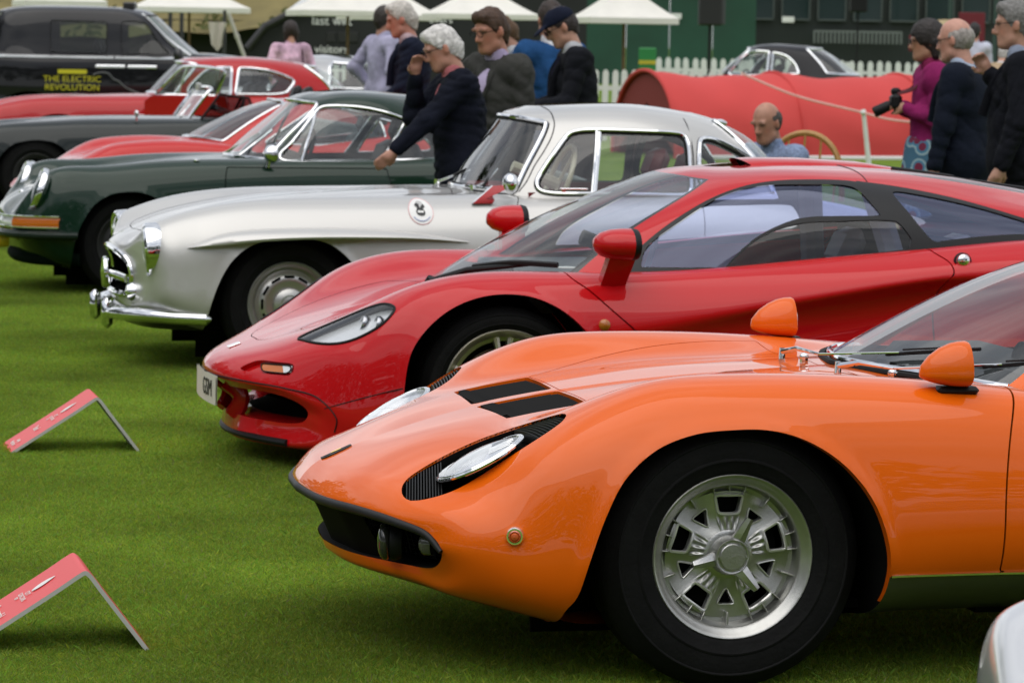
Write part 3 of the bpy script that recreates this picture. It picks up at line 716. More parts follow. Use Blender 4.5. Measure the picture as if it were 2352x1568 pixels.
# ---------------------------------------------------------------- orange mid-engined sports car
MIURA_NET = [
 [(0,-0.959,0.428),(0.25,-0.9336,0.424),(0.45,-0.8757,0.424),(0.6,-0.8113,0.414),(0.685,-0.7532,0.394),(0.725,-0.7253,0.358),(0.665,-0.7233,0.308),(0.5,-0.7673,0.287),(0.25,-0.8616,0.283),(0,-0.893,0.282)],
 [(0,-0.961,0.436),(0.25,-0.9356,0.432),(0.455,-0.8741,0.432),(0.61,-0.8041,0.424),(0.715,-0.7283,0.404),(0.757,-0.698,0.356),(0.69,-0.7057,0.29),(0.51,-0.761,0.268),(0.25,-0.8556,0.263),(0,-0.887,0.262)],
 [(0,-0.934,0.472),(0.25,-0.9086,0.468),(0.46,-0.8464,0.468),(0.625,-0.7725,0.45),(0.745,-0.6895,0.425),(0.787,-0.655,0.35),(0.715,-0.6863,0.262),(0.51,-0.7502,0.248),(0.25,-0.838,0.245),(0,-0.8634,0.244)],
 [(0,-0.8354,0.526),(0.25,-0.8181,0.522),(0.46,-0.7596,0.515),(0.63,-0.6828,0.492),(0.765,-0.59,0.465),(0.815,-0.56,0.35),(0.76,-0.59,0.235),(0.51,-0.6608,0.212),(0.25,-0.7261,0.212),(0,-0.7534,0.212)],
 [(0,-0.6758,0.582),(0.25,-0.6662,0.585),(0.45,-0.6173,0.58),(0.635,-0.5488,0.58),(0.785,-0.475,0.56),(0.843,-0.45,0.395),(0.8,-0.46,0.212),(0.5,-0.4976,0.17),(0.25,-0.5462,0.165),(0,-0.5558,0.165)],
 [(0,-0.5,0.632),(0.25,-0.5,0.634),(0.445,-0.47,0.638),(0.625,-0.42,0.664),(0.785,-0.36,0.64),(0.862,-0.35,0.46),(0.83,-0.35,0.205),(0.5,-0.38,0.15),(0.25,-0.4,0.15),(0,-0.4,0.15)],
 [(0,-0.25,0.678),(0.25,-0.25,0.68),(0.44,-0.23,0.694),(0.615,-0.21,0.752),(0.785,-0.18,0.708),(0.875,-0.18,0.515),(0.85,-0.18,0.205),(0.5,-0.2,0.15),(0.25,-0.2,0.15),(0,-0.2,0.15)],
 [(0,0,0.708),(0.25,0,0.712),(0.44,0,0.724),(0.61,0,0.777),(0.785,0,0.73),(0.88,0,0.535),(0.86,0,0.21),(0.5,0,0.15),(0.25,0,0.15),(0,0,0.15)],
 [(0,0.3,0.73),(0.25,0.3,0.731),(0.44,0.3,0.733),(0.61,0.3,0.775),(0.78,0.3,0.732),(0.878,0.3,0.545),(0.865,0.3,0.25),(0.5,0.3,0.15),(0.25,0.3,0.15),(0,0.3,0.15)],
 [(0,0.62,0.746),(0.25,0.62,0.744),(0.45,0.62,0.738),(0.62,0.62,0.756),(0.775,0.62,0.722),(0.87,0.62,0.55),(0.858,0.62,0.28),(0.5,0.62,0.15),(0.25,0.62,0.15),(0,0.62,0.15)],
 [(0,1.1,0.74),(0.25,1.1,0.74),(0.45,1.1,0.735),(0.63,1.1,0.728),(0.765,1.1,0.7),(0.862,1.1,0.55),(0.85,1.1,0.28),(0.5,1.1,0.15),(0.25,1.1,0.15),(0,1.1,0.15)],
 [(0,1.7,0.76),(0.25,1.7,0.76),(0.45,1.7,0.755),(0.63,1.7,0.76),(0.78,1.7,0.73),(0.875,1.7,0.56),(0.862,1.7,0.28),(0.5,1.7,0.15),(0.25,1.7,0.15),(0,1.7,0.15)],
 [(0,2.3,0.8),(0.25,2.3,0.8),(0.45,2.3,0.8),(0.63,2.3,0.825),(0.79,2.3,0.78),(0.89,2.3,0.58),(0.87,2.3,0.26),(0.5,2.3,0.16),(0.25,2.3,0.16),(0,2.3,0.16)],
 [(0,2.8,0.78),(0.25,2.8,0.78),(0.45,2.8,0.78),(0.63,2.8,0.8),(0.78,2.8,0.76),(0.88,2.8,0.58),(0.85,2.8,0.26),(0.5,2.8,0.18),(0.25,2.8,0.18),(0,2.8,0.18)],
 [(0,3.25,0.7),(0.25,3.25,0.7),(0.45,3.24,0.7),(0.62,3.22,0.7),(0.74,3.2,0.67),(0.8,3.2,0.54),(0.77,3.2,0.32),(0.5,3.2,0.25),(0.25,3.2,0.25),(0,3.2,0.25)],
 [(0,3.36,0.6),(0.25,3.36,0.6),(0.45,3.34,0.6),(0.58,3.32,0.6),(0.66,3.3,0.58),(0.7,3.3,0.5),(0.66,3.3,0.38),(0.5,3.32,0.34),(0.25,3.34,0.34),(0,3.34,0.34)],
]
MIURA_ARCH = smooth([(-.43,.10),(-.43,.10),(-.43,.21),(-.41,.247),(-.384,.345),(-.345,.455),(-.295,.545),(-.215,.614),(-.12,.650),(-.02,.661),(.07,.660),(.15,.641),(.225,.602),(.285,.55),(.335,.48),(.366,.40),(.380,.33),(.382,.28),(.382,.10),(.382,.10)], 8)
def body_grid(net, nu, nv, bump=None):
    net = np.array([[(a, -h, z) for h, a, z in row] for row in net])
    G, U = net_surface(net, nu, nv)
    G[:, 0, 1] = 0; G[:, -1, 1] = 0
    if bump is not None:
        p = grid_patch(G, flip=True); w = bump(p).reshape(nu, nv)
        G = G+p.N.reshape(nu, nv, 3)*w[..., None]; G[:, 0, 1] = 0; G[:, -1, 1] = 0
    p = grid_patch(G, flip=True, U=U); return p
def arch_lip(arch, amp=.012, w=.022, zmin=.24, hmin=.6):
    def f(p):
        d = -sdpoly(p.side(), arch); v = p.V
        m = (np.abs(v[:, 1]) > hmin)*np.clip((v[:, 2]-zmin)/.1, 0, 1)
        return amp*np.exp(-(np.clip(d, 0, 9)/w)**2)*m
    return f
def miura_surface(nu=330, nv=110):
    return body_grid(MIURA_NET, nu, nv, arch_lip(MIURA_ARCH, .010, .020))
MIURA_CAB = [
 [(0.49,0,0.725),(0.54,0.25,0.725),(0.655,0.5,0.718),(0.795,0.64,0.705),(1.215,0.7,0.69),(1.665,0.68,0.715),(2.115,0.45,0.775),(2.315,0,0.775)],
 [(0.815,0,0.895),(0.86,0.24,0.893),(0.945,0.44,0.885),(1.035,0.555,0.87),(1.315,0.62,0.87),(1.665,0.6,0.88),(2.065,0.4,0.9),(2.215,0,0.9)],
 [(1.115,0,1.01),(1.14,0.21,1.007),(1.19,0.37,0.997),(1.245,0.455,0.985),(1.415,0.51,0.985),(1.665,0.5,0.98),(1.965,0.33,0.975),(2.065,0,0.985)],
 [(1.295,0,1.047),(1.305,0.17,1.045),(1.335,0.28,1.04),(1.375,0.34,1.032),(1.465,0.38,1.03),(1.665,0.37,1.025),(1.865,0.24,1.02),(1.915,0,1.02)],
 [(1.415,0,1.054),(1.425,0.05,1.054),(1.445,0.08,1.053),(1.475,0.1,1.052),(1.535,0.11,1.051),(1.635,0.1,1.047),(1.715,0.06,1.043),(1.735,0,1.042)]]
def cab_grid(net, nu, nv):
    net = np.array([[(a, -h, z) for a, h, z in row] for row in net])
    G, U = net_surface(net, nv, nu); G[:, 0, 1] = 0; G[:, -1, 1] = 0
    p = grid_patch(G, flip=False, U=U); 
    if (p.N[:, 2]*1).mean() < 0: p.N = -p.N; p.F = p.F[:, ::-1].copy()
    return p
def miura_wheel(parent):
    w = empty_part('wheel', parent)
    add('tyre', xf(tyre(.338, .200, .215), (0, .10, 0)), TYRE, w)
    rim = revolve([(.200, .02), (.2075, .004), (.2078, -.003), (.205, -.006), (.2015, -.005), (.196, .001), (.187, .008), (.181, .012), (.178, .018), (.176, .045), (.172, .056), (.158, .058)], 72)
    n = 10
    for k in range(5):                       # pairs of cast ribs bridging barrel and disc
        for o in (-14, 0, 14):
            a = radians(90+72*k+o); rim = join(rim, xf(box((.166, .050, 0), (.026, .024 if o else .03, .004), .0015), ry=-a))
        a = radians(90+36+72*k); rim = join(rim, xf(box((.162, .046, 0), (.036, .028, .005), .0015), ry=-a))
    rim.smooth = True
    add('rim', rim, ALLOY, w)
    nr, na = 40, 360
    r = np.linspace(.05, .161, nr); th = np.linspace(0, 2*pi, na, endpoint=False)
    Rg, T = np.meshgrid(r, th, indexing='ij')
    s5 = np.cos(5*(T-pi/2)); k = np.clip((Rg-.06)/.05, 0, 1)
    y = .050-.012*np.clip(1-(Rg-.05)/.05, 0, 1)**1.5-.010*k*np.maximum(s5, 0)+.008*k*np.maximum(-s5, 0)
    y += .0035*np.cos(30*(T-pi/2))*np.exp(-((Rg-.082)/.014)**2)*(s5 > 0)
    P = np.stack([Rg*np.cos(T), y, Rg*np.sin(T)], 2)
    d = grid_patch(P, cv=True)
    if d.N[:, 1].mean() > 0: d.N = -d.N; d.F = d.F[:, ::-1].copy()
    rims = []
    for q in range(5):
        a = 90+72*q
        for kind in (0, 1):
            b = radians(a+(36 if kind else 0)); u = np.array([cos(b), sin(b)]); v = np.array([-u[1], u[0]])
            if kind == 0: loc = [(.103, -.027), (.103, -.027), (.103, .027), (.103, .027), (.150, .037), (.150, .037), (.150, -.037), (.150, -.037)]
            else: loc = [(.082, 0), (.127, .024), (.127, -.024)]; loc = [x for t in loc for x in (t, t)]
            pl = np.array([u*x+v*yy for x, yy in loc])
            c = pl.mean(0); pl = smooth(pl, 6); 
            pl = (np.roll(pl, 1, 0)+2*pl+np.roll(pl, -1, 0))/4
            hole, d = d.split(sdpoly(d.side(), pl))
            rims.append(d.lip(vec=(0, .03, 0)))
            e = onto(hole if False else join(hole, d), pl, 'y')
            if len(e) > 8: rims.append(tube(e+np.array([0, -.003, 0]), .0042 if kind == 0 else .0022, 6, True))
    add('wheel_disc', d, ALLOY, w); add('window_rim', join(*rims), mat('rim_bright', (.66, .66, .64), .3, .7), w)
    hub = revolve([(.062, .050), (.062, .040), (.056, .037), (.050, .037), (.050, .028), (.046, .012), (.0445, .002), (.042, -.001), (.039, .0), (.0385, .004), (.0335, .004), (.033, -.002), (.031, -.004), (.0, -.0045)], 48)
    for q in range(6): hub = join(hub, xf(box((.0365, .001, 0), (.006, .004, .004)), ry=radians(60*q)))
    hub.smooth = True
    ears = []
    for a in (66, 190, 308):
        secs = []
        for t in np.linspace(0, 1, 8):
            rr = .040+.064*t; wd = .0195*(1-t)+.0095*t; yy = .012-.016*t**.8; hh = .010*(1-t)+.004*t
            secs.append([(rr, yy+hh, -wd), (rr, yy, -wd*.9), (rr, yy-.004, -wd*.25), (rr, yy-.006, 0), (rr, yy-.004, wd*.25), (rr, yy, wd*.9), (rr, yy+hh, wd)])
        e = grid_patch(np.array(secs), cv=True); e.N = None
        tip = np.array(secs[-1]); c = tip.mean(0); b = len(e.V)
        e = Patch(np.concatenate([e.V, [c]]), np.concatenate([e.F, [((len(secs)-1)*7+i, (len(secs)-1)*7+(i+1) % 7, b) for i in range(7)]]))
        ears.append(xf(e, ry=-radians(a)))
    add('spinner', join(hub, *ears), mat('spinner_alloy', (.5, .5, .49), .3, .9, bump=.1, bscale=150), w, sharp=35)
    add('brake_drum', revolve([(0, .09), (.14, .09), (.14, .14), (0, .14)], 32), DARK, w)
    return w
def empty_part(name, parent, loc=(0, 0, 0)):
    o = bpy.data.objects.new(name, None); COL.objects.link(o); o.parent = parent; o.location = loc; o.empty_display_size = .1; return o
def place_wheels(w, pts, near_y):
    """w sits at the near front; copies for the other three"""
    w.location = (pts[0][0], -near_y, pts[0][1])
    for i, (a, z, s) in enumerate(pts[1:]):
        c = copy_tree(w, w.parent); c.location = (a, -near_y*s, z)
        if s < 0: c.rotation_euler = (0, 0, pi)
def wheel_well(p, depth, m, parent, poly, y0):
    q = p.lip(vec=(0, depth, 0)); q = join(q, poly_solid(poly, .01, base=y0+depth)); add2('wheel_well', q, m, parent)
def build_miura():
    root = car_root('sports_car', 'orange low sports car with open-eyed headlights nearest the camera, knock-off alloy front wheel', (.378, 9.370))
    OR = paint('orange_paint', (.77, .122, .002), .30)
    S = miura_surface()
    arch2 = smooth([(2.5-.39,.1),(2.5-.39,.1),(2.5-.38,.3),(2.5-.33,.50),(2.5-.2,.62),(2.5,.655),(2.5+.2,.62),(2.5+.33,.5),(2.5+.38,.3),(2.5+.39,.1),(2.5+.39,.1)], 6)
    side = np.abs(S.V[:, 1]) > .5
    for A in (MIURA_ARCH, arch2):
        f = np.where(np.abs(S.V[:, 1]) > .6, sdpoly(S.side(), A), -np.maximum(.02, .6-np.abs(S.V[:, 1])))
        hole, S = S.split(f)
        lip = S.lip(vec=(0, .028, -.004)); add2('arch_lip', lip, OR, root)
        wheel_well(S, .40, DARK, root, A, -.85)
    # cockpit opening under the glass
    cp = smooth([(.53,0),(.53,0),(.59,.28),(.70,.5),(.86,.61),(1.3,.66),(1.7,.64),(2.15,.42),(2.3,0),(2.3,0),(1.4,-.3)], 6)
    hole, S = S.split(np.where(S.V[:, 2] > .5, sdpoly(S.plan(), cp), -.5))
    # headlight recess
    hl = smooth([(-.785,.520),(-.791,.555),(-.780,.592),(-.752,.617),(-.712,.632),(-.66,.640),(-.60,.649),(-.54,.662),(-.49,.672),(-.445,.674),(-.410,.664),(-.393,.640),(-.393,.610),(-.41,.575),(-.45,.520),(-.50,.483),(-.56,.462),(-.62,.455),(-.68,.459),(-.73,.472),(-.765,.492)], 5)
    rec, S = S.split(np.where(S.V[:, 2] > .36, sdpoly(S.plan(), hl), -.5))
    add2('headlight_bowl', join(S.lip(d=.035), rec.offset(-.035)), mat('bowl_black', (.005, .005, .005), .7, spec=.08), root)
    lipo = S.lip(d=.006); add2('headlight_surround', lipo, OR, root)
    # hood vents
    vt = smooth([(-.490,.028),(-.490,.028),(-.475,.335),(-.475,.335),(-.262,.345),(-.262,.345),(-.268,.028),(-.268,.028)], 6)
    for _ in range(2): pass
    ven, S = S.split(np.where(S.V[:, 2] > .5, sdpoly(S.plan(), vt), -.5))
    add2('vent_wall', S.lip(d=.016), OR, root)
    # lamellae of the vent
    sl = [ven.offset(-.016)]
    for k in range(22):
        b = -(.034+k*.0138); pl = onto(ven, [(a, b) for a in np.linspace(-.478, -.270, 14)], 'z')
        if len(pl) > 4:
            x = pl[:, 0]; dz = np.where(x < -.44, -.002, -.009); pl[:, 2] += dz
            sl.append(tube(pl, .0036, 4))
    add2('vent_louvre', join(*[p if p.N is None else Patch(p.V, p.F) for p in sl]), mat('louvre_black', (.005, .005, .0055), .55, spec=.15), root, kind='stuff')
    # doors: gap lines
    d1 = smooth([(.80,.80),(.80,.80),(.745,.722),(.712,.64),(.688,.51),(.682,.38),(.680,.295),(.680,.295),(1.85,.30),(1.85,.30),(1.95,.55),(1.80,.80),(1.80,.80)], 6)
    f = np.where((np.abs(S.V[:, 1]) > .55) & (S.V[:, 2] > .2), sdpoly(S.side(), d1), -.3)
    door, S = S.split(f+.0025); door, gapd = door.split(np.where((np.abs(door.V[:, 1]) > .55), sdpoly(door.side(), d1), -.3)-.0025)
    add2('door', join(door, door.lip(d=.02)) , OR, root); addlip = S.lip(d=.02); add2('door_shut', addlip, DARK, root)
    # sill below the chrome line is a separate dark silver panel
    silz = .294
    sf = np.where((S.V[:, 0] > .30) & (S.V[:, 0] < 2.15) & (np.abs(S.V[:, 1]) > .5), silz-S.V[:, 2], -.3)
    sill, S = S.split(sf)
    add2('sill_panel', sill, mat('sill_silver', (.20, .20, .19), .30, .8, .3), root)
    e = onto(join(S, sill, door), [(a, silz+.001) for a in np.linspace(.385, 2.1, 60)], 'y')
    add2('sill_moulding', tube(e+np.array([0, -.002, 0]), .0045, 6), CHROME, root)
    # hood cut line
    hc = smooth([(-.257,-.3),(-.257,-.3),(-.257,.350),(-.257,.350),(-.1,.42),(.12,.49),(.33,.535),(.46,.55),(.46,.55),(.49,.3),(.47,0),(.47,-.3),(.47,-.3)], 6)
    hood, S = S.split(np.where(S.V[:, 2] > .5, sdpoly(S.plan(), hc), -.3)+.0016)
    hood, _ = hood.split(np.where(hood.V[:, 2] > .5, sdpoly(hood.plan(), hc), -.3)-.0016)
    add('hood', join(hood, hood.lip(d=.012)).both(), OR, root)
    add('body', join(S, S.lip(d=.012)).both(), OR, root)
    # nose: inner box, lip bumper, grille
    R0 = MIURA_NET[0]
    edge = smooth([(a, -h, z) for h, a, z in R0], 8, closed=False)
    full = np.concatenate([edge[::-1], (edge*np.array([1, -1, 1]))[1:]])
    inn = full*np.array([1, .96, .96])+np.array([.16, 0, .012])
    G = np.stack([full, full+np.array([.02, 0, 0]), inn, inn*np.array([1, 0, 1])+np.array([.02, 0, 0])], 1)
    q = grid_patch(G); q.N = None; add('grille_box', q, mat('grille_black', (.007, .007, .007), .6), root)
    up = smooth([(a-.002, -h*1.006, z-.006) for h, a, z in [R0[0], R0[1], R0[2], R0[3], R0[4], R0[5]]], 10, closed=False)
    up = np.concatenate([up[::-1], (up*np.array([1, -1, 1]))[1:]])
    k = np.linspace(-1, 1, len(up)); add('front_bumper', tube(up, 0.0125*(1-.5*np.abs(k)**3), 10), mat('bumper_rubber', (.012, .012, .013), .5, spec=.3), root)
    R0a = np.array(R0); tp = R0a[:6]; bt = R0a[9:4:-1]; hs = np.linspace(-.37, .37, 30)
    def edge_at(q, h): return np.array([np.interp(abs(h), q[:, 0], q[:, 1]), h, np.interp(abs(h), q[:, 0], q[:, 2])])
    gp = grid_patch(np.array([[edge_at(tp[:5], h)*(1-t)+edge_at(bt[:4], h)*t+np.array([.022, 0, 0]) for t in np.linspace(0, 1, 6)] for h in hs])); gp.N = None
    add('grille_panel', gp, mat('grille_panel_black', (.005, .005, .005), .7, spec=.06), root)
    mesh = []
    for h in np.linspace(-.62, .62, 60): 
        a = -.86+.45*h*h; mesh.append(tube([(a+.06, h, .30), (a+.03, h, .415)], .0012, 4))
    for z in np.linspace(.30, .41, 10): mesh.append(tube([(-.86+.45*h*h+.06-.03*(z-.3)/.11, h, z) for h in np.linspace(-.62, .62, 30)], .0012, 4))
    add('grille_mesh', join(*mesh), BLACK, root, kind='stuff')
    for s in (-1, 1):
        l = empty_part('driving_lamp', root); add('lens', xf(ball((0, 0, 0), (.022, .05, .05), 20, 10), (-.815, s*.47, .345), rz=s*.3), mat('dim_lens', (.03, .03, .028), .15, 0, 1.), l); add('housing', xf(revolve([(0, .02), (.045, .02), (.052, 0), (.05, -.01)], 24, 'x'), (-.79, s*.47, .345), rz=s*.3), BLACK, l)
        l = empty_part('side_light', root); add('lens', xf(revolve([(.03, .01), (.03, -.01), (.026, -.016), (.024, -.012), (.018, -.022), (.016, -.018), (.008, -.026), (0, -.027)], 24, 'x'), (-.735, s*.625, .358), rz=s*.5), mat('smoked_lens', (.10, .095, .085), .15, 0, 1.), l)
    # headlights
    c = np.array([-.594, -.575, .558]); lensd = []
    bx = np.array([-.112, .045, -.061])*-1; L1 = np.linalg.norm(bx); ex = bx/L1
    e2 = np.array([.2, -.92, 0]); e2 = e2-ex*(e2@ex)-0; e2[2] = -.08; e2 -= ex*(e2@ex); e2 /= np.linalg.norm(e2); e3 = np.cross(ex, e2); e3 = e3 if e3[2] > 0 else -e3
    def ell(rx, ry, up, n=48): 
        th = np.linspace(0, 2*pi, n, endpoint=False)
        x = np.cos(th)*rx; y = np.sin(th)*ry
        return c+ex*x[:, None]+e2*y[:, None]+e3*(up+.016*(1-(x/.16)**2-(y/.11)**2))[:, None]
    rings = [ell(.115*t, .092*t, .002+.012*(1-t*t)) for t in np.linspace(.02, 1, 14)]
    ln = grid_patch(np.stack(rings), cv=True)
    if ln.N[:, 2].mean() < 0: ln.N = -ln.N; ln.F = ln.F[:, ::-1].copy()
    for s in (-1, 1):
        h = empty_part('headlight', root); q = (lambda p: p if s < 0 else p.mirror())
        add('lens', q(ln), glass('lamp_glass', (.93, .94, .95), 1.5), h)
        refl = [ell(.120*t, .090*t, -.045+.045*t**2) for t in np.linspace(.02, 1, 12)]
        rp_ = grid_patch(np.stack(refl), cv=True); 
        if rp_.N[:, 2].mean() < 0: rp_.N = -rp_.N; rp_.F = rp_.F[:, ::-1].copy()
        add('reflector', q(rp_), mat('lamp_reflector', (.9, .9, .92), .22, .9), h)
        flutes = []
        for y in np.linspace(-.065, .065, 15):
            xm = .112*math.sqrt(max(0, 1-(y/.08)**2)); 
            if xm > .03: flutes.append(tube([c+ex*x+e2*y+e3*(.012+.010*(1-(x/.127)**2-(y/.083)**2)) for x in np.linspace(-xm, xm*.35, 10)], .0012, 4))
        for x0 in (-.06, -.02): flutes.append(tube([c+ex*(x0+.01*(y/.07)**2)+e2*y+e3*(.012+.010*(1-(x0/.127)**2-(y/.083)**2)) for y in np.linspace(-.06, .06, 10)], .0012, 4))
        for y in (.02, .032, .044, .056):
            flutes.append(tube([c+ex*x+e2*(y-.25*(x-.03))+e3*(.014+.008*(1-(x/.127)**2-(y/.083)**2)) for x in np.linspace(.035, .1-.3*abs(y-.03), 8)], .0022, 4))
        add('lens_flutes', q(join(*flutes)), mat('flute_glass', (.86, .87, .89), .15, .1, 1.), h)
        add('bezel', q(join(tube(ell(.119, .096, .000), .006, 8, True), tube(ell(.114, .091, .004), .0035, 8, True))), CHROME, h)
    # eyelash fins ahead of and behind each lamp
    fins = []
    rcP = rec
    def fin(a0, b0, a1, b1, rise, dep):
        n = 12; t = np.linspace(0, 1, n); pl = onto(rcP, np.stack([a0+(a1-a0)*t, -(b0+(b1-b0)*t)], 1), 'z')
        if len(pl) < 5: return
        t = np.linspace(0, 1, len(pl)); top = pl+np.array([0, 0, 1])*(rise-.012*np.sin(pi*t)**.5*0)[..., None] if np.ndim(rise) else pl+np.array([0, 0, rise])
        G = np.stack([top+np.array([.0015, 0, 0]), top+np.array([-.0015, 0, 0]), pl+np.array([-.0015, 0, -dep]), pl+np.array([.0015, 0, -dep])], 1)
        q = grid_patch(G, cv=True); q.N = None; fins.append(q)
    for k in range(13):
        a = -.782+k*.0072; fin(a+.018, .475+.0*k, a-.010, .615+.001*k, -.004, .03)
    for k in range(11):
        a = -.402-k*.0078; fin(a-.012, .500-.0*k, a+.012, .668, -.004, .03)
    if fins: add2('headlight_fins', join(*fins), mat('fin_black', (.010, .010, .010), .45, spec=.3), root, kind='stuff')
    # badge
    bd = onto(S if False else join(hood, S), [(-.862+.040*cos(t), 0+.024*sin(t)*(1-.25*cos(t))) for t in np.linspace(0, 2*pi, 24, endpoint=False)], 'z')
    if len(bd) > 8:
        cc = bd.mean(0)+np.array([0, 0, .004]); V = np.concatenate([bd+np.array([0, 0, .002]), [cc]]); n = len(bd)
        sh = bd-cc; 
        add('badge', join(Patch(V, [((i+1) % n, n, i)[::-1] if False else (i, (i+1) % n, n) for i in range(n)]), tube(bd+np.array([0, 0, .002]), .003, 6, True)), mat('badge_black', (.02, .02, .02), .2, .3, 1.), root)
        add('badge_emblem', tube(smooth([cc+np.array([-.014, .006, -.004]), cc+np.array([0, .004, .002]), cc+np.array([.012, .006, .007])], 4, False), .0018, 5), mat('badge_gold', (.7, .55, .2), .3, .9), root)
    # side repeater
    ip = np.array([-.56, -.812, .40])
    for s in (-1, 1):
        l = empty_part('side_repeater', root); rz = s*.33 if s > 0 else -.33
        add('bezel', xf(revolve([(.024, .012), (.0235, -.002), (.020, -.008), (.016, -.008), (.0155, -.004)], 28), ip*np.array([1, -s if s > 0 else 1, 1]) if s < 0 else ip*np.array([1, -1, 1]), rz=(-.28 if s < 0 else pi+.28)), CHROME, l)
        add('lens', xf(revolve([(.016, .01), (.0158, -.008), (.013, -.013), (.011, -.010), (.0075, -.016), (0, -.018)], 24), ip if s < 0 else ip*np.array([1, -1, 1]), rz=(-.28 if s < 0 else pi+.28)), mat('orange_lens', (.55, .10, .02), .2, 0, 1.), l)
    # cabin
    C = cab_grid(MIURA_CAB, 150, 70)
    u = C.U[:, 1]; v = C.U[:, 0]
    def rr(pu, pv, r=.25):
        (u0, u1), (v0, v1) = pu, pv; return np.minimum(np.minimum(u-u0, u1-u), np.minimum(v-v0, v1-v))
    ws, rest = C.split(np.minimum(np.minimum(2.72-u, v-.10), 2.45-v))
    add('windscreen', ws.both(), GLASS, root)
    u = rest.U[:, 1]; v = rest.U[:, 0]
    sg, rest = rest.split(np.minimum(np.minimum(u-3.0, 4.9-u), np.minimum(v-.15, 1.9-v)))
    add2('side_window', sg, GLASS, root); add('roof', join(rest, rest.lip(d=.012)).both(), OR, root)
    pl = np.array([C.V[np.argmin((C.U[:, 1]-k)**2+(C.U[:, 0]-.12)**2)] for k in np.linspace(0, 2.72, 40)])
    pl = nspline(np.linspace(0, 1, 40)[::3], pl[::3], np.linspace(0, 1, 60))
    full = np.concatenate([pl[::-1], (pl*np.array([1, -1, 1]))[1:]])
    add('windscreen_seal', tube(full+np.array([-.010, 0, .002]), .011, 8), RUBBER, root); add('windscreen_trim', tube(full+np.array([.012, 0, .014]), .008, 8), CHROME, root)
    # interior
    add('dashboard', join(box((1.0, 0, .70), (.36, 1.15, .12), .05), xf(revolve([(0, 0), (.10, 0), (.12, .10), (.10, .18), (0, .18)], 20, 'x'), (1.03, -.33, .735)), xf(revolve([(0, 0), (.09, 0), (.1, .10), (.09, .16), (0, .16)], 20, 'x'), (1.03, -.08, .72))), LEATHER, root)
    add('steering_wheel', steering((1.22, -.33, .77), .18, .35), BLACK, root)
    for b in (-.33, .33): add('seat', seat((1.35, b, .22), .46, .62, .45), LEATHER, root)
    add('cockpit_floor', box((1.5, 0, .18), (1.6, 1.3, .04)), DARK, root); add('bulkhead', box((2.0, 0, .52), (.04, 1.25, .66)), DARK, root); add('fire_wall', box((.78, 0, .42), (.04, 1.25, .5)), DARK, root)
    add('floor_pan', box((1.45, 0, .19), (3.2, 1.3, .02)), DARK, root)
    # mirrors: bullet shells
    prof = [(.0, -.100), (.020, -.096), (.042, -.076), (.060, -.048), (.071, -.02), (.075, .0), (.076, .02), (.074, .026)]
    for s in (-1, 1):
        b = empty_part('wing_mirror', root)
        g = revolve(prof, 32, 'x'); g.V *= np.array([1, .78, 1]); g.V[:, 2] *= np.where(g.V[:, 2] > 0, 1.12, .42)
        a0, z0 = (.60, .782) if s < 0 else (.585, .795)
        z0 = .785
        add('shell', xf(g, (.60, s*.735, z0)), OR, b); add('foot', box((.60, s*.735, z0-.04), (.11, .05, .02), .008), BLACK, b)
        k = revolve([(0, .015), (.060, .015), (.061, .020)], 24, 'x'); k.V *= np.array([1, .78, 1]); k.V[:, 2] *= np.where(k.V[:, 2] > 0, 1.12, .42); add('mirror_glass', xf(k, (.61, s*.735, z0)), CHROME, b)
    # wipers
    for (p0, p1, p2) in [((.455, -.22, .758), (.55, -.40, .768), (.80, -.53, .79)), ((.43, .20, .758), (.48, .02, .768), (.62, -.24, .795))]:
        p0, p1, p2 = map(np.array, (p0, p1, p2)); wv = empty_part('wiper', root)
        add('arm', join(tube([p0, p0*.6+p1*.4+np.array([0, 0, .012]), p1], [.008, .007, .004], 8), tube([p1, p2], .003, 6), tube([p0-np.array([0, 0, .03]), p0+np.array([0, 0, .012])], [.011, .008], 10)), CHROME, wv)
        dd = (p2-p1)/np.linalg.norm(p2-p1); add('blade', join(tube([p2-dd*.06+np.array([.01, 0, -.004]), p2+dd*.26+np.array([.02, 0, .006])], .005, 6), tube([p2-dd*.0+np.array([.01, 0, .008]), p2+dd*.2+np.array([.02, 0, .012])], .003, 5)), BLACK, wv)
    for q in ((.45, .06, .757), (.56, -.36, .752)): add('washer_jet', join(ball(q, (.014, .012, .012), 10, 6), tube([q, np.array(q)-np.array([0, 0, .02])], .012, 8)), CHROME, root)
    # number-plate-less tail, rear lamps
    for s in (-1, 1): add('tail_lamp', box((3.33, s*.55, .55), (.05, .22, .09), .02), mat('red_lens', (.4, .01, .01), .15, 0, 1.), root)
    w = miura_wheel(root); place_wheels(w, [(0, .338), (2.5, .338, 1), (0, .338, -1), (2.5, .338, -1)], .80)
    return root
build_miura()
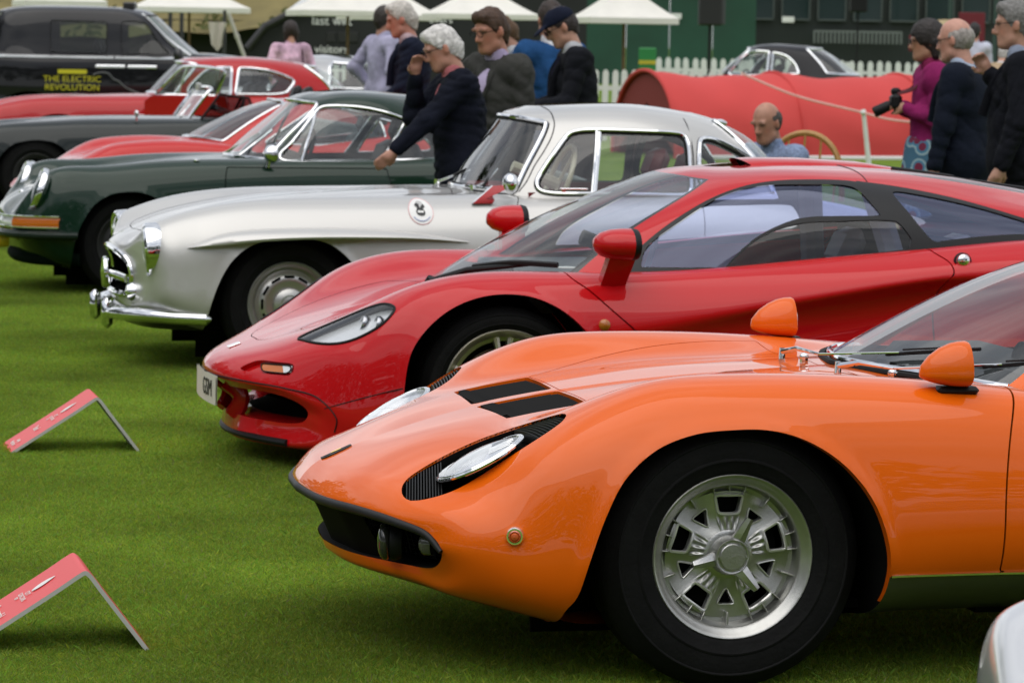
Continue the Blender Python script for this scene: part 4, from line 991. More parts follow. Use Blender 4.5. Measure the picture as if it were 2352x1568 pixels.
# ---------------------------------------------------------------- red mid-engined supercar
F1_NET = [
 [(0,-.945,.285),(.2,-.935,.287),(.4,-.875,.289),(.52,-.805,.285),(.60,-.742,.264),(.635,-.705,.232),(.63,-.705,.210),(.60,-.72,.188),(.45,-.80,.174),(.2,-.895,.174),(0,-.915,.175)],
 [(0,-.968,.302),(.2,-.955,.304),(.42,-.880,.304),(.55,-.795,.298),(.645,-.718,.272),(.685,-.672,.225),(.68,-.675,.190),(.64,-.70,.160),(.46,-.80,.140),(.2,-.90,.138),(0,-.92,.138)],
 [(0,-.998,.325),(.2,-.978,.325),(.43,-.885,.322),(.58,-.775,.312),(.69,-.675,.287),(.745,-.615,.215),(.735,-.62,.165),(.68,-.68,.118),(.46,-.81,.095),(.2,-.90,.090),(0,-.915,.090)],
 [(0,-.982,.374),(.2,-.955,.377),(.44,-.84,.388),(.60,-.72,.402),(.735,-.60,.388),(.80,-.54,.23),(.785,-.55,.16),(.72,-.60,.10),(.46,-.74,.085),(.2,-.82,.085),(0,-.84,.085)],
 [(0,-.87,.428),(.2,-.85,.433),(.44,-.755,.458),(.62,-.64,.484),(.77,-.52,.462),(.838,-.47,.27),(.83,-.475,.17),(.78,-.5,.105),(.46,-.6,.085),(.2,-.65,.085),(0,-.66,.085)],
 [(0,-.66,.502),(.2,-.65,.508),(.43,-.60,.545),(.625,-.52,.580),(.79,-.43,.552),(.870,-.40,.33),(.865,-.40,.19),(.83,-.42,.11),(.46,-.5,.09),(.2,-.5,.09),(0,-.5,.09)],
 [(0,-.42,.572),(.2,-.42,.578),(.42,-.41,.615),(.63,-.38,.670),(.80,-.33,.634),(.895,-.31,.42),(.89,-.31,.22),(.86,-.32,.12),(.46,-.4,.1),(.2,-.4,.1),(0,-.4,.1)],
 [(0,-.2,.625),(.2,-.2,.630),(.42,-.2,.662),(.635,-.19,.732),(.81,-.17,.690),(.906,-.16,.48),(.90,-.16,.25),(.88,-.16,.13),(.46,-.2,.1),(.2,-.2,.1),(0,-.2,.1)],
 [(0,0,.655),(.2,0,.66),(.42,0,.680),(.64,0,.752),(.81,0,.706),(.912,0,.51),(.905,0,.28),(.88,0,.14),(.46,0,.1),(.2,0,.1),(0,0,.1)],
 [(0,.3,.68),(.2,.3,.682),(.43,.3,.69),(.65,.3,.750),(.81,.3,.716),(.908,.3,.545),(.893,.3,.40),(.89,.3,.16),(.46,.3,.1),(.2,.3,.1),(0,.3,.1)],
 [(0,.7,.70),(.2,.7,.70),(.45,.7,.71),(.67,.7,.758),(.80,.7,.740),(.908,.7,.600),(.872,.7,.500),(.888,.7,.18),(.46,.7,.12),(.2,.7,.12),(0,.7,.12)],
 [(0,1.06,.72),(.2,1.06,.72),(.46,1.06,.73),(.68,1.06,.788),(.80,1.06,.770),(.908,1.06,.655),(.848,1.06,.565),(.885,1.06,.18),(.46,1.06,.12),(.2,1.06,.12),(0,1.06,.12)],
 [(0,1.36,.74),(.2,1.36,.74),(.46,1.36,.76),(.69,1.36,.818),(.80,1.36,.797),(.902,1.36,.700),(.825,1.36,.605),(.88,1.36,.18),(.46,1.36,.12),(.2,1.36,.12),(0,1.36,.12)],
 [(0,1.7,.76),(.2,1.7,.76),(.46,1.7,.79),(.70,1.7,.848),(.80,1.7,.828),(.892,1.7,.745),(.82,1.7,.64),(.88,1.7,.20),(.46,1.7,.12),(.2,1.7,.12),(0,1.7,.12)],
 [(0,2.1,.78),(.2,2.1,.78),(.46,2.1,.82),(.70,2.1,.882),(.80,2.1,.855),(.90,2.1,.75),(.89,2.1,.56),(.88,2.1,.2),(.46,2.1,.14),(.2,2.1,.14),(0,2.1,.14)],
 [(0,2.718,.80),(.2,2.718,.80),(.46,2.718,.83),(.68,2.718,.885),(.80,2.718,.84),(.91,2.718,.66),(.91,2.718,.45),(.87,2.718,.2),(.46,2.718,.15),(.2,2.718,.15),(0,2.718,.15)],
 [(0,3.1,.80),(.2,3.1,.80),(.46,3.1,.82),(.68,3.09,.84),(.79,3.08,.79),(.87,3.06,.62),(.86,3.06,.45),(.80,3.06,.28),(.46,3.1,.22),(.2,3.1,.22),(0,3.1,.22)],
 [(0,3.28,.72),(.2,3.28,.72),(.46,3.27,.72),(.62,3.25,.72),(.70,3.23,.69),(.74,3.22,.6),(.72,3.22,.5),(.66,3.22,.42),(.46,3.25,.38),(.2,3.27,.38),(0,3.28,.38)]]
F1_CAB = [
 [(-.17,0,.640),(-.07,.3,.655),(.12,.52,.680),(.36,.68,.705),(1.05,.735,.745),(1.66,.735,.80),(2.3,.66,.84),(2.85,.48,.79),(3.0,0,.77)],
 [(.26,0,.888),(.315,.27,.884),(.43,.465,.876),(.56,.575,.880),(1.05,.665,.925),(1.64,.665,.945),(2.25,.56,.95),(2.8,.36,.87),(2.95,0,.87)],
 [(.64,0,1.050),(.68,.22,1.046),(.76,.37,1.038),(.85,.44,1.050),(1.15,.52,1.083),(1.5,.52,1.080),(2.1,.43,1.03),(2.65,.26,.945),(2.78,0,.955)],
 [(.82,0,1.108),(.84,.17,1.106),(.89,.27,1.102),(.97,.33,1.108),(1.2,.38,1.126),(1.5,.38,1.122),(2.0,.31,1.085),(2.45,.18,1.015),(2.55,0,1.02)],
 [(.98,0,1.128),(1.0,.06,1.128),(1.04,.10,1.130),(1.10,.12,1.135),(1.25,.13,1.142),(1.5,.13,1.140),(1.85,.10,1.11),(2.12,.05,1.07),(2.2,0,1.068)]]
F1_ARCH = smooth([(-.39,.02),(-.39,.02),(-.392,.25),(-.388,.36),(-.366,.466),(-.325,.535),(-.265,.595),(-.19,.642),(-.10,.672),(-.005,.682),(.09,.672),(.175,.638),(.245,.587),(.30,.525),(.345,.44),(.37,.35),(.378,.25),(.38,.02),(.38,.02)], 6)
def f1_surface(nu=300, nv=120): return body_grid(F1_NET, nu, nv, arch_lip(F1_ARCH, .006, .018, .2, .6))
def build_f1():
    root = car_root('supercar', 'bright red low supercar with black-framed side windows and drooping nose behind the orange car', (-.207, 13.578))
    RED = paint('red_paint', (.52, .004, .007), .30); BLK = mat('gloss_black', (.012, .012, .013), .25, coat=.6); FR = mat('window_frame_black', (.012, .012, .013), .4, spec=.3)
    S = f1_surface(); arch2 = shift_arch(F1_ARCH*np.array([1.02, 1.0]), 2.718)
    S = cut_arches(S, [F1_ARCH, arch2], root, RED)
    h = np.abs(S.V[:, 1])
    cp = smooth([(-.06,0),(-.06,0),(.02,.28),(.2,.47),(.5,.62),(1.05,.68),(1.66,.68),(2.2,.55),(2.6,.3),(2.7,0),(2.7,0),(1.4,-.3)], 5)
    _, S = S.split(np.where(S.V[:, 2] > .45, sdpoly(S.plan(), cp), -.5))
    # lamps let into the wings
    hl = smooth([(-.718,.432),(-.718,.432),(-.655,.462),(-.575,.525),(-.49,.60),(-.432,.672),(-.398,.755),(-.398,.755),(-.44,.762),(-.51,.736),(-.58,.692),(-.63,.640),(-.68,.555)], 5)
    lamp, S = S.split(np.where(S.V[:, 2] > .40, sdpoly(S.plan(), hl), -.5))
    for s, q in ((-1, lamp), (1, lamp.mirror())):
        e = empty_part('headlight', root)
        add('lens', q.offset(.001), glass('lamp_glass', (.93, .94, .95), 1.5), e); add('housing', q.offset(-.03), mat('lamp_grey', (.80, .81, .82), .3, .35), e)
        t = trim(lamp, .006, 6); add('bezel', t if s < 0 else t.mirror(), BLACK, e)
        for a, b in ((-.50, .62), (-.46, .69)):
            add('bulb', xf(revolve([(0, .02), (.028, .0), (.034, -.02), (.03, -.03)], 20, 'x'), (a+.02, s*(b+.01), .55+.06*(a+.5)), ry=.3), mat('lamp_chrome', (.5, .5, .52), .1, 1.), e)
    add2('lamp_well', S.lip(d=.03), BLACK, root)
    # indicators in scooped recesses
    am = smooth([(-.915,.362),(-.88,.388),(-.845,.402),(-.80,.402),(-.75,.400),(-.748,.385),(-.76,.362),(-.80,.358),(-.86,.358)], 5)
    f = np.where((h := np.abs(S.V[:, 1])) > .25, sdpoly(S.side(), am), -.3); f = np.where(S.V[:, 2] > .34, f, -.3)
    ind, S = S.split(f)
    add2('indicator_recess', S.lip(d=.02), RED, root); add2('indicator_bowl', ind.offset(-.02), RED, root)
    lens = smooth([(-.852,.394),(-.852,.394),(-.755,.397),(-.755,.397),(-.762,.366),(-.762,.366),(-.852,.366),(-.852,.366)], 3)
    li, _ = ind.split(sdpoly(ind.side(), lens)); l1, l2 = li.split(-.785-li.V[:, 0])
    for s in (-1, 1):
        e = empty_part('indicator', root); q = (lambda p: p if s < 0 else p.mirror())
        add('lens', q(l1.offset(-.006)), AMBER, e); add('side_lens', q(l2.offset(-.006)), CLEARL, e); add('frame', q(trim(li, .003, 6, -.004)), BLACK, e)
    # clamshell front lid
    lid = smooth([(-.805,-.3),(-.805,-.3),(-.808,0),(-.805,.10),(-.77,.185),(-.69,.25),(-.60,.30),(-.50,.335),(-.35,.36),(-.22,.37),(-.22,.37),(-.12,.3),(-.10,0),(-.10,-.3),(-.10,-.3)], 5)
    f = np.where(S.V[:, 2] > .35, sdpoly(S.plan(), lid), -.3)
    L_, S = S.split(f+.002); L_, _ = L_.split(np.where(L_.V[:, 2] > .35, sdpoly(L_.plan(), lid), -.3)-.002)
    add('front_lid', join(L_, L_.lip(d=.01)).both(), RED, root); add('lid_gap', S.lip(d=.01).both(), BLACK, root)
    # doors
    d1 = smooth([(.245,.80),(.245,.80),(.25,.745),(.31,.695),(.38,.63),(.46,.56),(.60,.43),(.70,.30),(.72,.19),(.72,.19),(1.62,.19),(1.62,.19),(1.66,.45),(1.66,.66),(1.69,.735),(1.712,.765),(1.71,.80),(1.66,.845),(1.60,.95),(1.60,.95)], 5)
    h = np.abs(S.V[:, 1]); mk = (h > .60)
    f = np.where(mk, sdpoly(S.side(), d1), -.3); door, S = S.split(f+.003)
    f = np.where(np.abs(door.V[:, 1]) > .60, sdpoly(door.side(), d1), -.3); door, _ = door.split(f-.003)
    add2('door', join(door, door.lip(d=.015)), RED, root); add('body', join(S, S.lip(d=.015)).both(), RED, root)
    # nose details
    rr2 = np.array([(a-.001, -b*1.001, z) for b, a, z in F1_NET[2][:7]]); sm = smooth(rr2, 8, False); smf = np.concatenate([sm[::-1], (sm*np.array([1, -1, 1]))[1:]]); add('bumper_seam', tube(smf, .0028, 5), BLACK, root)
    ps = onto(S, [(-.655,.25),(-.60,.272),(-.53,.297),(-.46,.32),(-.395,.340)], 'y')
    if len(ps) > 3: add2('wing_seam', tube(smooth(ps, 5, False), .0022, 5), BLACK, root)
    R0 = F1_NET[0]; edge = smooth([(a, -b, z) for b, a, z in R0], 6, closed=False); full = np.concatenate([edge[::-1], (edge*np.array([1, -1, 1]))[1:]])
    inn = full*np.array([1, .9, 1])+np.array([.10, 0, 0]); inn[:, 2] = (inn[:, 2]-.23)*.8+.23
    G = np.stack([full, full*np.array([1, .985, 1])+np.array([.035, 0, 0]), inn], 1); q = grid_patch(G); q.N = None; add('intake_duct', q, RED, root)
    bk = Patch(np.concatenate([inn, [inn.mean(0)+np.array([.02, 0, 0])]]), [(i, i+1, len(inn)) for i in range(len(inn)-1)]); add('intake_dark', bk, DARK, root)
    for s in (-1, 1):
        add('intake_strut', tube(smooth([(-.935, s*.13, .295), (-.885, s*.15, .25), (-.885, s*.15, .21), (-.91, s*.13, .165)], 5, False), .034, 8, sq=.022), RED, root)
        add('intake_vane', grid_patch(np.array([[(-.80+.8*(b-.2)**2, s*b, .255-.02*(b-.3)), (-.72+.6*(b-.2)**2, s*b, .262-.02*(b-.3))] for b in np.linspace(.24, .56, 12)])), DARK, root)
    add('lower_lip', tube(smooth([(-.915+.50*b*b, b, .105-.0*abs(b)) for b in np.linspace(-.55, .55, 15)], 3, False)+np.array([-.002, 0, 0]), .014, 8), BLACK, root)
    pl = empty_part('number_plate', root, (-1.005, 0.02, .27))
    n = 9; yb = np.linspace(-.26, .26, n); Gp = np.array([[(.10*y*y*4*.5, y, z) for z in (-.056, .056)] for y in yb]); Gb = Gp+np.array([.006, 0, 0])
    q = join(grid_patch(Gp, flip=False), grid_patch(Gb, flip=True)); q.N = None; add('plate', q, mat('plate_white', (.70, .68, .60), .5), pl)
    t = text('plate_letters', 'GSM', .092, mat('plate_ink', (.02, .02, .02), .5), pl, .0006)
    for vx in t.data.vertices:
        tx, ty, tz = vx.co; yq = -.115-tx; vx.co = (.2*yq*yq-.0025+tz, yq, ty)
    add('badge', xf(box((0, 0, 0), (.05, .055, .006), .002), (-.888, 0, .424), ry=-.35), CHROME, root)
    # greenhouse
    C = cab_grid(F1_CAB, 190, 80); sd = C.side()
    swo = smooth([(.452,.745),(.452,.745),(.462,.760),(.56,.845),(.684,.93),(.848,1.017),(.969,1.062),(1.083,1.087),(1.231,1.098),(1.445,1.091),(1.470,1.08),(1.566,.946),(1.655,.84),(1.655,.80),(1.655,.80),(1.0,.755),(.7,.725),(.7,.725)], 5)
    qwo = smooth([(1.44,1.095),(1.44,1.095),(1.617,1.073),(1.844,1.030),(2.103,.958),(2.30,.895),(2.38,.865),(2.36,.85),(2.30,.845),(2.05,.855),(1.85,.85),(1.63,.82),(1.63,.82),(1.54,.946)], 5)
    u, v = C.U[:, 1], C.U[:, 0]
    f = np.where((u > 2.9), sdpoly(sd, swo), -.3); fr, C = C.split(f)
    f = np.where((C.U[:, 1] > 3.5), sdpoly(C.side(), qwo), -.3); fq, C = C.split(f)
    g1 = smooth([(.545,.772),(.545,.772),(.573,.835),(.729,.940),(.877,1.020),(.98,1.056),(1.076,1.074),(1.25,1.080),(1.40,1.076),(1.432,1.062),(1.498,.968),(1.498,.968),(1.30,.966),(1.218,.963),(1.148,.951),(1.031,.905),(.952,.855),(.90,.81),(.862,.774),(.862,.774)], 5)
    g2 = smooth([(.875,.782),(.875,.782),(.92,.82),(.983,.868),(1.05,.903),(1.108,.924),(1.20,.942),(1.30,.946),(1.55,.949),(1.565,.94),(1.604,.885),(1.604,.87),(1.59,.848),(1.56,.842),(1.2,.806),(1.2,.806)], 5)
    g3 = smooth([(1.575,1.052),(1.60,1.056),(1.683,1.045),(1.872,1.008),(2.04,.963),(2.15,.925),(2.165,.91),(2.14,.90),(2.04,.900),(1.85,.888),(1.73,.875),(1.70,.872),(1.675,.892),(1.62,.97)], 5)
    gla = glass('blue_tinted_glass', (.66, .71, .95), 1.9, (.66, .72, 1.))
    w1, fr = fr.split(sdpoly(fr.side(), g1)); w2, fr = fr.split(sdpoly(fr.side(), g2)); w3, fq = fq.split(sdpoly(fq.side(), g3))
    add2('window_frame', join(fr, fr.lip(d=.012)), FR, root); add2('side_window', w1.offset(-.004), gla, root); add2('drop_window', w2.offset(-.004), glass('pale_tinted_glass', (.84, .88, .90), 1.5), root)
    add2('quarter_frame', join(fq, fq.lip(d=.012)), FR, root); add2('quarter_window', w3.offset(-.004), glass('quarter_glass', (.55, .62, .85), 2.3, (.66, .73, 1.)), root)
    wsf = np.minimum(np.minimum(2.62-C.U[:, 1], C.U[:, 0]-.05), 2.86-C.U[:, 0]-.10*np.clip(C.U[:, 1]-1.2, 0, 2)**2)
    ws, C = C.split(wsf)
    ed, wsi = ws.split(.14-np.minimum(np.minimum(2.62-ws.U[:, 1], (ws.U[:, 0]-.05-.30*np.clip(1.9-ws.U[:, 1], 0, .6)/.6)*2.2), (2.86-ws.U[:, 0]-.10*np.clip(ws.U[:, 1]-1.2, 0, 2)**2)*1.6))
    add('windscreen', wsi.both(), GLASS, root); add('windscreen_border', ed.both(), BLK, root)
    rg = smooth([(1.62,.24),(1.62,.24),(1.70,.34),(2.0,.36),(2.35,.28),(2.5,.16),(2.5,.10),(2.3,.17),(2.0,.23)], 4)
    f = np.where(C.V[:, 2] > .9, sdpoly(C.plan(), rg), -.3); rgl, C = C.split(f)
    add2('engine_window', rgl, GLASS, root); 
    for a0, a1, b in ((1.72, 1.98, .12), (2.06, 2.30, .09)):
        pl = onto(C, [(a, -b) for a in np.linspace(a0, a1, 14)], 'z')
        if len(pl) > 4: add2('deck_louvre', tube(pl+np.array([0, 0, .0]), .012, 8, sq=.012), BLACK, root)
    # roof panel gap
    for pts in ([(1.46, -b) for b in np.linspace(.50, 0, 30)],):
        pl = onto(C, [(1.49-.10*(abs(b)/.5)**2*0+ .0, b) for _, b in pts], 'z')
        if len(pl) > 4: add('roof_seam', tube(np.concatenate([pl, (pl*np.array([1, -1, 1]))[::-1][1:]]), .0025, 5), BLACK, root)
    add('roof', join(C, C.lip(d=.01)).both(), RED, root)
    # roof intake: humped scoop with forward mouth
    hs = []
    for a, w_, hh, zb in ((1.10, .15, .036, 1.125), (1.16, .155, .036, 1.128), (1.35, .15, .030, 1.135), (1.6, .13, .028, 1.125), (1.9, .10, .016, 1.095), (2.2, .05, .0, 1.062)):
        th = np.linspace(0, pi, 17); hs.append([(a+.05*(1-sin(t)), -cos(t)*w_, zb-.01+(hh+.01)*sin(t)**.7) for t in th])
    q = grid_patch(np.array(hs), flip=True); q.N = None; add('roof_scoop', q, RED, root)
    m0 = np.array(hs[0])+np.array([.03, 0, -.004]); add('scoop_mouth', Patch(np.concatenate([m0, [m0.mean(0)]]), [(i, i+1, 17) for i in range(16)]), DARK, root)
    # cowl, wiper
    wp = empty_part('wiper', root)
    add('arm', join(tube([(-.17, -.30, .690), (-.05, -.36, .738), (.16, -.50, .770)], [.016, .012, .008], 8), tube([(-.19, -.28, .66), (-.17, -.30, .70)], .024, 10)), BLACK, wp)
    add('blade', tube(smooth([(-.02, -.33, .748), (.10, -.46, .772), (.25, -.58, .772)], 6, False), .011, 6), BLACK, wp); add('washer', tube([(-.205, -.10, .63), (-.19, -.11, .662)], .012, 8), BLACK, root)
    add('parking_disc', xf(revolve([(0, 0), (.045, 0), (.045, .002), (0, .002)], 32, 'z'), (.30, -.50, .757)), WHITE, root)
    # mirrors
    for s in (-1, 1):
        e = empty_part('door_mirror', root)
        prof = [(0, -.105), (.028, -.100), (.052, -.078), (.067, -.042), (.072, 0), (.073, .045), (.068, .06)]
        g = revolve(prof, 32, 'x'); g.V *= np.array([1, 1.25, .82]); hood_, dark_ = g.split(.035-g.V[:, 0])
        c = (.415, s*.875, .868) if s < 0 else (.40, s*.875, .868)
        add('shell', xf(hood_, c), RED, e); add('rim', xf(dark_, c), BLACK, e)
        k = revolve([(0, .05), (.062, .05)], 28, 'x'); k.V *= np.array([1, 1.25, .82]); add('mirror_glass', xf(k, c), CHROME, e)
        stalk = grid_patch(np.array([[(c[0]-.045+x*(1-.05*t)-.015*t, c[1]-s*(.10*t)+y, c[2]-.04-.13*t) for x, y in ((0, -.03), (.05, -.04), (.10, -.03), (.10, .03), (.05, .04), (0, .03))] for t in np.linspace(0, 1, 6)]), cv=True); stalk.N = None
        add('stalk', stalk, RED, e)
    for s in (-1, 1):
        e = empty_part('door_button', root); rz = 0 if s < 0 else pi
        add('bowl', xf(revolve([(.034, .01), (.034, -.004), (.03, -.008)], 24), (1.76, s*.848, .806), rz=rz, rx=-.6*(-s)*-1 if False else 0), BLACK, e); add('button', xf(ball((0, 0, 0), (.026, .014, .026), 20, 10), (1.76, s*.856, .809)), CHROME, e)
        e = empty_part('side_repeater', root); add('lens', xf(revolve([(.022, .01), (.021, -.006), (.012, -.014), (0, -.016)], 24), (.352, s*.903, .573), rz=rz), mat('dark_amber', (.45, .13, .01), .2, 0, 1.), e)
    # cockpit: three seats, the driver's in the middle
    add('dashboard', box((.42, 0, .66), (.55, 1.25, .14), .05), mat('dash_grey', (.10, .11, .12), .7), root)
    add('steering_wheel', steering((.72, 0, .76), .16, .35), BLACK, root)
    for a, b in ((.85, 0), (1.15, -.42), (1.15, .42)): add('seat', seat((a, b, .22), .44, .46, .42), CREAM if b else mat('grey_leather', (.22, .22, .24), .5), root)
    add('cockpit_floor', box((1.0, 0, .16), (1.9, 1.5, .04)), DARK, root); add('bulkhead', box((1.78, 0, .52), (.05, 1.3, .72)), DARK, root)
    [add('roll_pillar', tube([(1.62, s*.55, .7), (1.55, s*.40, 1.05)], .05, 8), mat('pillar_trim', (.25, .25, .28), .7), root) for s in (-1, 1)]
    add('engine_cover', box((2.15, 0, .62), (.75, .9, .3), .05), DARK, root)
    for s in (-1, 1): add('tail_lamp', xf(revolve([(.07, .01), (.07, -.02), (0, -.03)], 24, 'x'), (3.27, s*.5, .58), rz=pi), mat('red_lens', (.4, .01, .01), .15, 0, 1.), root)
    w = disc_wheel(root, .316, .233, .23, 'spoke5', mat('gold_silver', (.50, .47, .38), .32, .85)); place_wheels(w, [(0, .316), (2.718, .316, 1), (0, .316, -1), (2.718, .316, -1)], .815)
build_f1()
# ---------------------------------------------------------------- silver gullwing coupe
SL_NET = [
 [(0,-.775,.565),(.18,-.768,.558),(.30,-.748,.54),(.365,-.722,.505),(.385,-.71,.46),(.385,-.708,.42),(.37,-.712,.375),(.31,-.73,.348),(.16,-.755,.343),(0,-.762,.343)],
 [(0,-.772,.585),(.18,-.765,.58),(.32,-.742,.57),(.42,-.715,.55),(.46,-.70,.48),(.465,-.695,.42),(.45,-.70,.35),(.36,-.72,.31),(.17,-.75,.305),(0,-.755,.305)],
 [(0,-.73,.620),(.18,-.72,.618),(.36,-.70,.625),(.56,-.665,.685),(.70,-.64,.61),(.73,-.63,.45),(.70,-.63,.33),(.5,-.66,.28),(.2,-.70,.27),(0,-.70,.27)],
 [(0,-.69,.640),(.19,-.68,.642),(.38,-.65,.655),(.59,-.60,.725),(.745,-.56,.635),(.785,-.545,.45),(.76,-.545,.30),(.55,-.57,.24),(.2,-.6,.23),(0,-.6,.23)],
 [(0,-.52,.705),(.2,-.52,.708),(.40,-.50,.712),(.61,-.46,.770),(.78,-.43,.665),(.825,-.42,.46),(.80,-.42,.26),(.6,-.44,.2),(.2,-.45,.2),(0,-.45,.2)],
 [(0,-.25,.775),(.2,-.25,.775),(.41,-.25,.770),(.62,-.24,.812),(.79,-.23,.705),(.843,-.22,.48),(.815,-.22,.23),(.6,-.23,.18),(.2,-.24,.18),(0,-.24,.18)],
 [(0,0,.815),(.2,0,.815),(.41,0,.806),(.62,0,.831),(.795,0,.72),(.85,0,.49),(.825,0,.22),(.6,0,.18),(.2,0,.18),(0,0,.18)],
 [(0,.45,.852),(.2,.45,.850),(.41,.45,.835),(.62,.45,.840),(.79,.45,.735),(.853,.45,.50),(.83,.45,.21),(.6,.45,.18),(.2,.45,.18),(0,.45,.18)],
 [(0,.85,.868),(.2,.85,.866),(.41,.85,.850),(.62,.85,.846),(.785,.85,.745),(.852,.85,.51),(.83,.85,.2),(.6,.85,.18),(.2,.85,.18),(0,.85,.18)],
 [(0,1.2,.865),(.2,1.2,.865),(.41,1.2,.855),(.63,1.2,.850),(.78,1.2,.755),(.85,1.2,.52),(.83,1.2,.2),(.6,1.2,.18),(.2,1.2,.18),(0,1.2,.18)],
 [(0,1.8,.86),(.2,1.8,.86),(.41,1.8,.86),(.63,1.8,.86),(.78,1.8,.765),(.85,1.8,.52),(.83,1.8,.2),(.6,1.8,.18),(.2,1.8,.18),(0,1.8,.18)],
 [(0,2.4,.84),(.2,2.4,.845),(.41,2.4,.85),(.62,2.4,.868),(.78,2.4,.77),(.86,2.4,.52),(.83,2.4,.22),(.6,2.4,.2),(.2,2.4,.2),(0,2.4,.2)],
 [(0,2.9,.79),(.2,2.9,.79),(.41,2.9,.795),(.6,2.9,.80),(.75,2.9,.71),(.82,2.9,.5),(.79,2.9,.28),(.55,2.9,.24),(.2,2.9,.24),(0,2.9,.24)],
 [(0,3.3,.69),(.2,3.3,.69),(.4,3.3,.69),(.56,3.29,.68),(.68,3.28,.61),(.74,3.27,.47),(.70,3.27,.34),(.5,3.28,.28),(.2,3.3,.28),(0,3.3,.28)],
 [(0,3.6,.54),(.2,3.6,.54),(.36,3.59,.54),(.48,3.57,.53),(.56,3.55,.5),(.60,3.54,.44),(.56,3.54,.38),(.4,3.57,.34),(.2,3.6,.34),(0,3.6,.34)]]
SL_CAB = [
 [(.95,0,.835),(.98,.28,.835),(1.05,.48,.830),(1.175,.635,.825),(1.6,.67,.825),(2.05,.66,.825),(2.4,.57,.815),(2.70,.35,.78),(2.78,0,.78)],
 [(1.06,0,1.02),(1.085,.25,1.02),(1.15,.43,1.015),(1.265,.565,1.0),(1.6,.61,1.0),(2.03,.60,1.0),(2.35,.49,1.0),(2.56,.28,1.0),(2.62,0,1.0)],
 [(1.18,0,1.185),(1.20,.22,1.183),(1.255,.37,1.172),(1.36,.475,1.16),(1.65,.53,1.178),(1.98,.52,1.168),(2.24,.41,1.15),(2.43,.24,1.14),(2.48,0,1.145)],
 [(1.23,0,1.245),(1.245,.18,1.244),(1.30,.30,1.240),(1.41,.37,1.245),(1.68,.41,1.262),(1.95,.40,1.25),(2.17,.30,1.23),(2.32,.18,1.205),(2.36,0,1.21)],
 [(1.33,0,1.283),(1.36,.07,1.284),(1.42,.12,1.287),(1.52,.14,1.293),(1.70,.15,1.30),(1.88,.14,1.297),(2.05,.10,1.278),(2.16,.05,1.262),(2.19,0,1.26)]]
SL_ARCH = smooth([(-.41,.05),(-.41,.05),(-.408,.24),(-.398,.30),(-.375,.38),(-.330,.485),(-.275,.56),(-.20,.615),(-.10,.645),(0,.655),(.09,.65),(.18,.625),(.245,.58),(.305,.515),(.35,.43),(.378,.34),(.392,.24),(.395,.05),(.395,.05)], 6)
def sl_surface(nu=260, nv=100): return body_grid(SL_NET, nu, nv, arch_lip(SL_ARCH, .006, .018))
def strake(parent, S, a0, top, bot, m, name='wheel_eyebrow', proud=.085):
    """airfoil strake over a wheel arch; top/bot are (a,z) lists"""
    t = np.array(top); b = np.array(bot); A = np.linspace(t[0, 0], t[-1, 0], 48); zt = nspline(t[:, 0], t[:, 1], A); zb = nspline(b[:, 0], b[:, 1], A)
    rows = []
    for a, z1, z0 in zip(A, zt, zb):
        k = (a-A[0])/(A[-1]-A[0]); pr = proud*max(0.02, math.sin(pi*min(1, k**.8)))**.6
        p1 = onto(S, [(a+a0, z1)], 'y'); p0 = onto(S, [(a+a0, max(z0, .0))], 'y')
        y1 = p1[0][1] if len(p1) else -.84; y0 = p0[0][1] if len(p0) else -.85
        ys = min(y1, y0)
        rows.append([(a+a0, y1+.02, z1+.006), (a+a0, y1-pr*.25, z1-.000), (a+a0, ys-pr*.8, z0+(z1-z0)*.62), (a+a0, ys-pr, z0+(z1-z0)*.25), (a+a0, ys-pr*.93, z0+.002), (a+a0, ys+.02, z0-.004)])
    G = np.array(rows); g = grid_patch(G); 
    if g.N[len(g.N)//2][1] > 0: g.F = g.F[:, ::-1].copy()
    g.N = None; add2(name, g, m, parent, sharp=55)
def round_lamp(parent, c, r, tilt=.0, turn=0., bez=.02, depth=.06, s=1):
    """round headlight facing -a"""
    e = empty_part('headlight', parent)
    M_ = lambda p: xf(p, c, ry=tilt, rz=turn)
    add('bezel', M_(revolve([(r+.004, depth), (r+bez, depth*.5), (r+bez, 0), (r+bez*.6, -.012), (r, -.008), (r-.004, .004)], 36, 'x')), CHROME, e)
    add('lens', M_(revolve([(r, -.002), (r*.8, -.012), (r*.5, -.020), (r*.2, -.024), (0, -.025)], 36, 'x')), glass('lamp_glass', (.93, .94, .95), 1.5), e)
    add('reflector', M_(revolve([(r, .004), (r*.7, .035), (r*.3, .055), (0, .06)], 36, 'x')), mat('lamp_reflector', (.9, .9, .92), .22, .9), e)
    return e
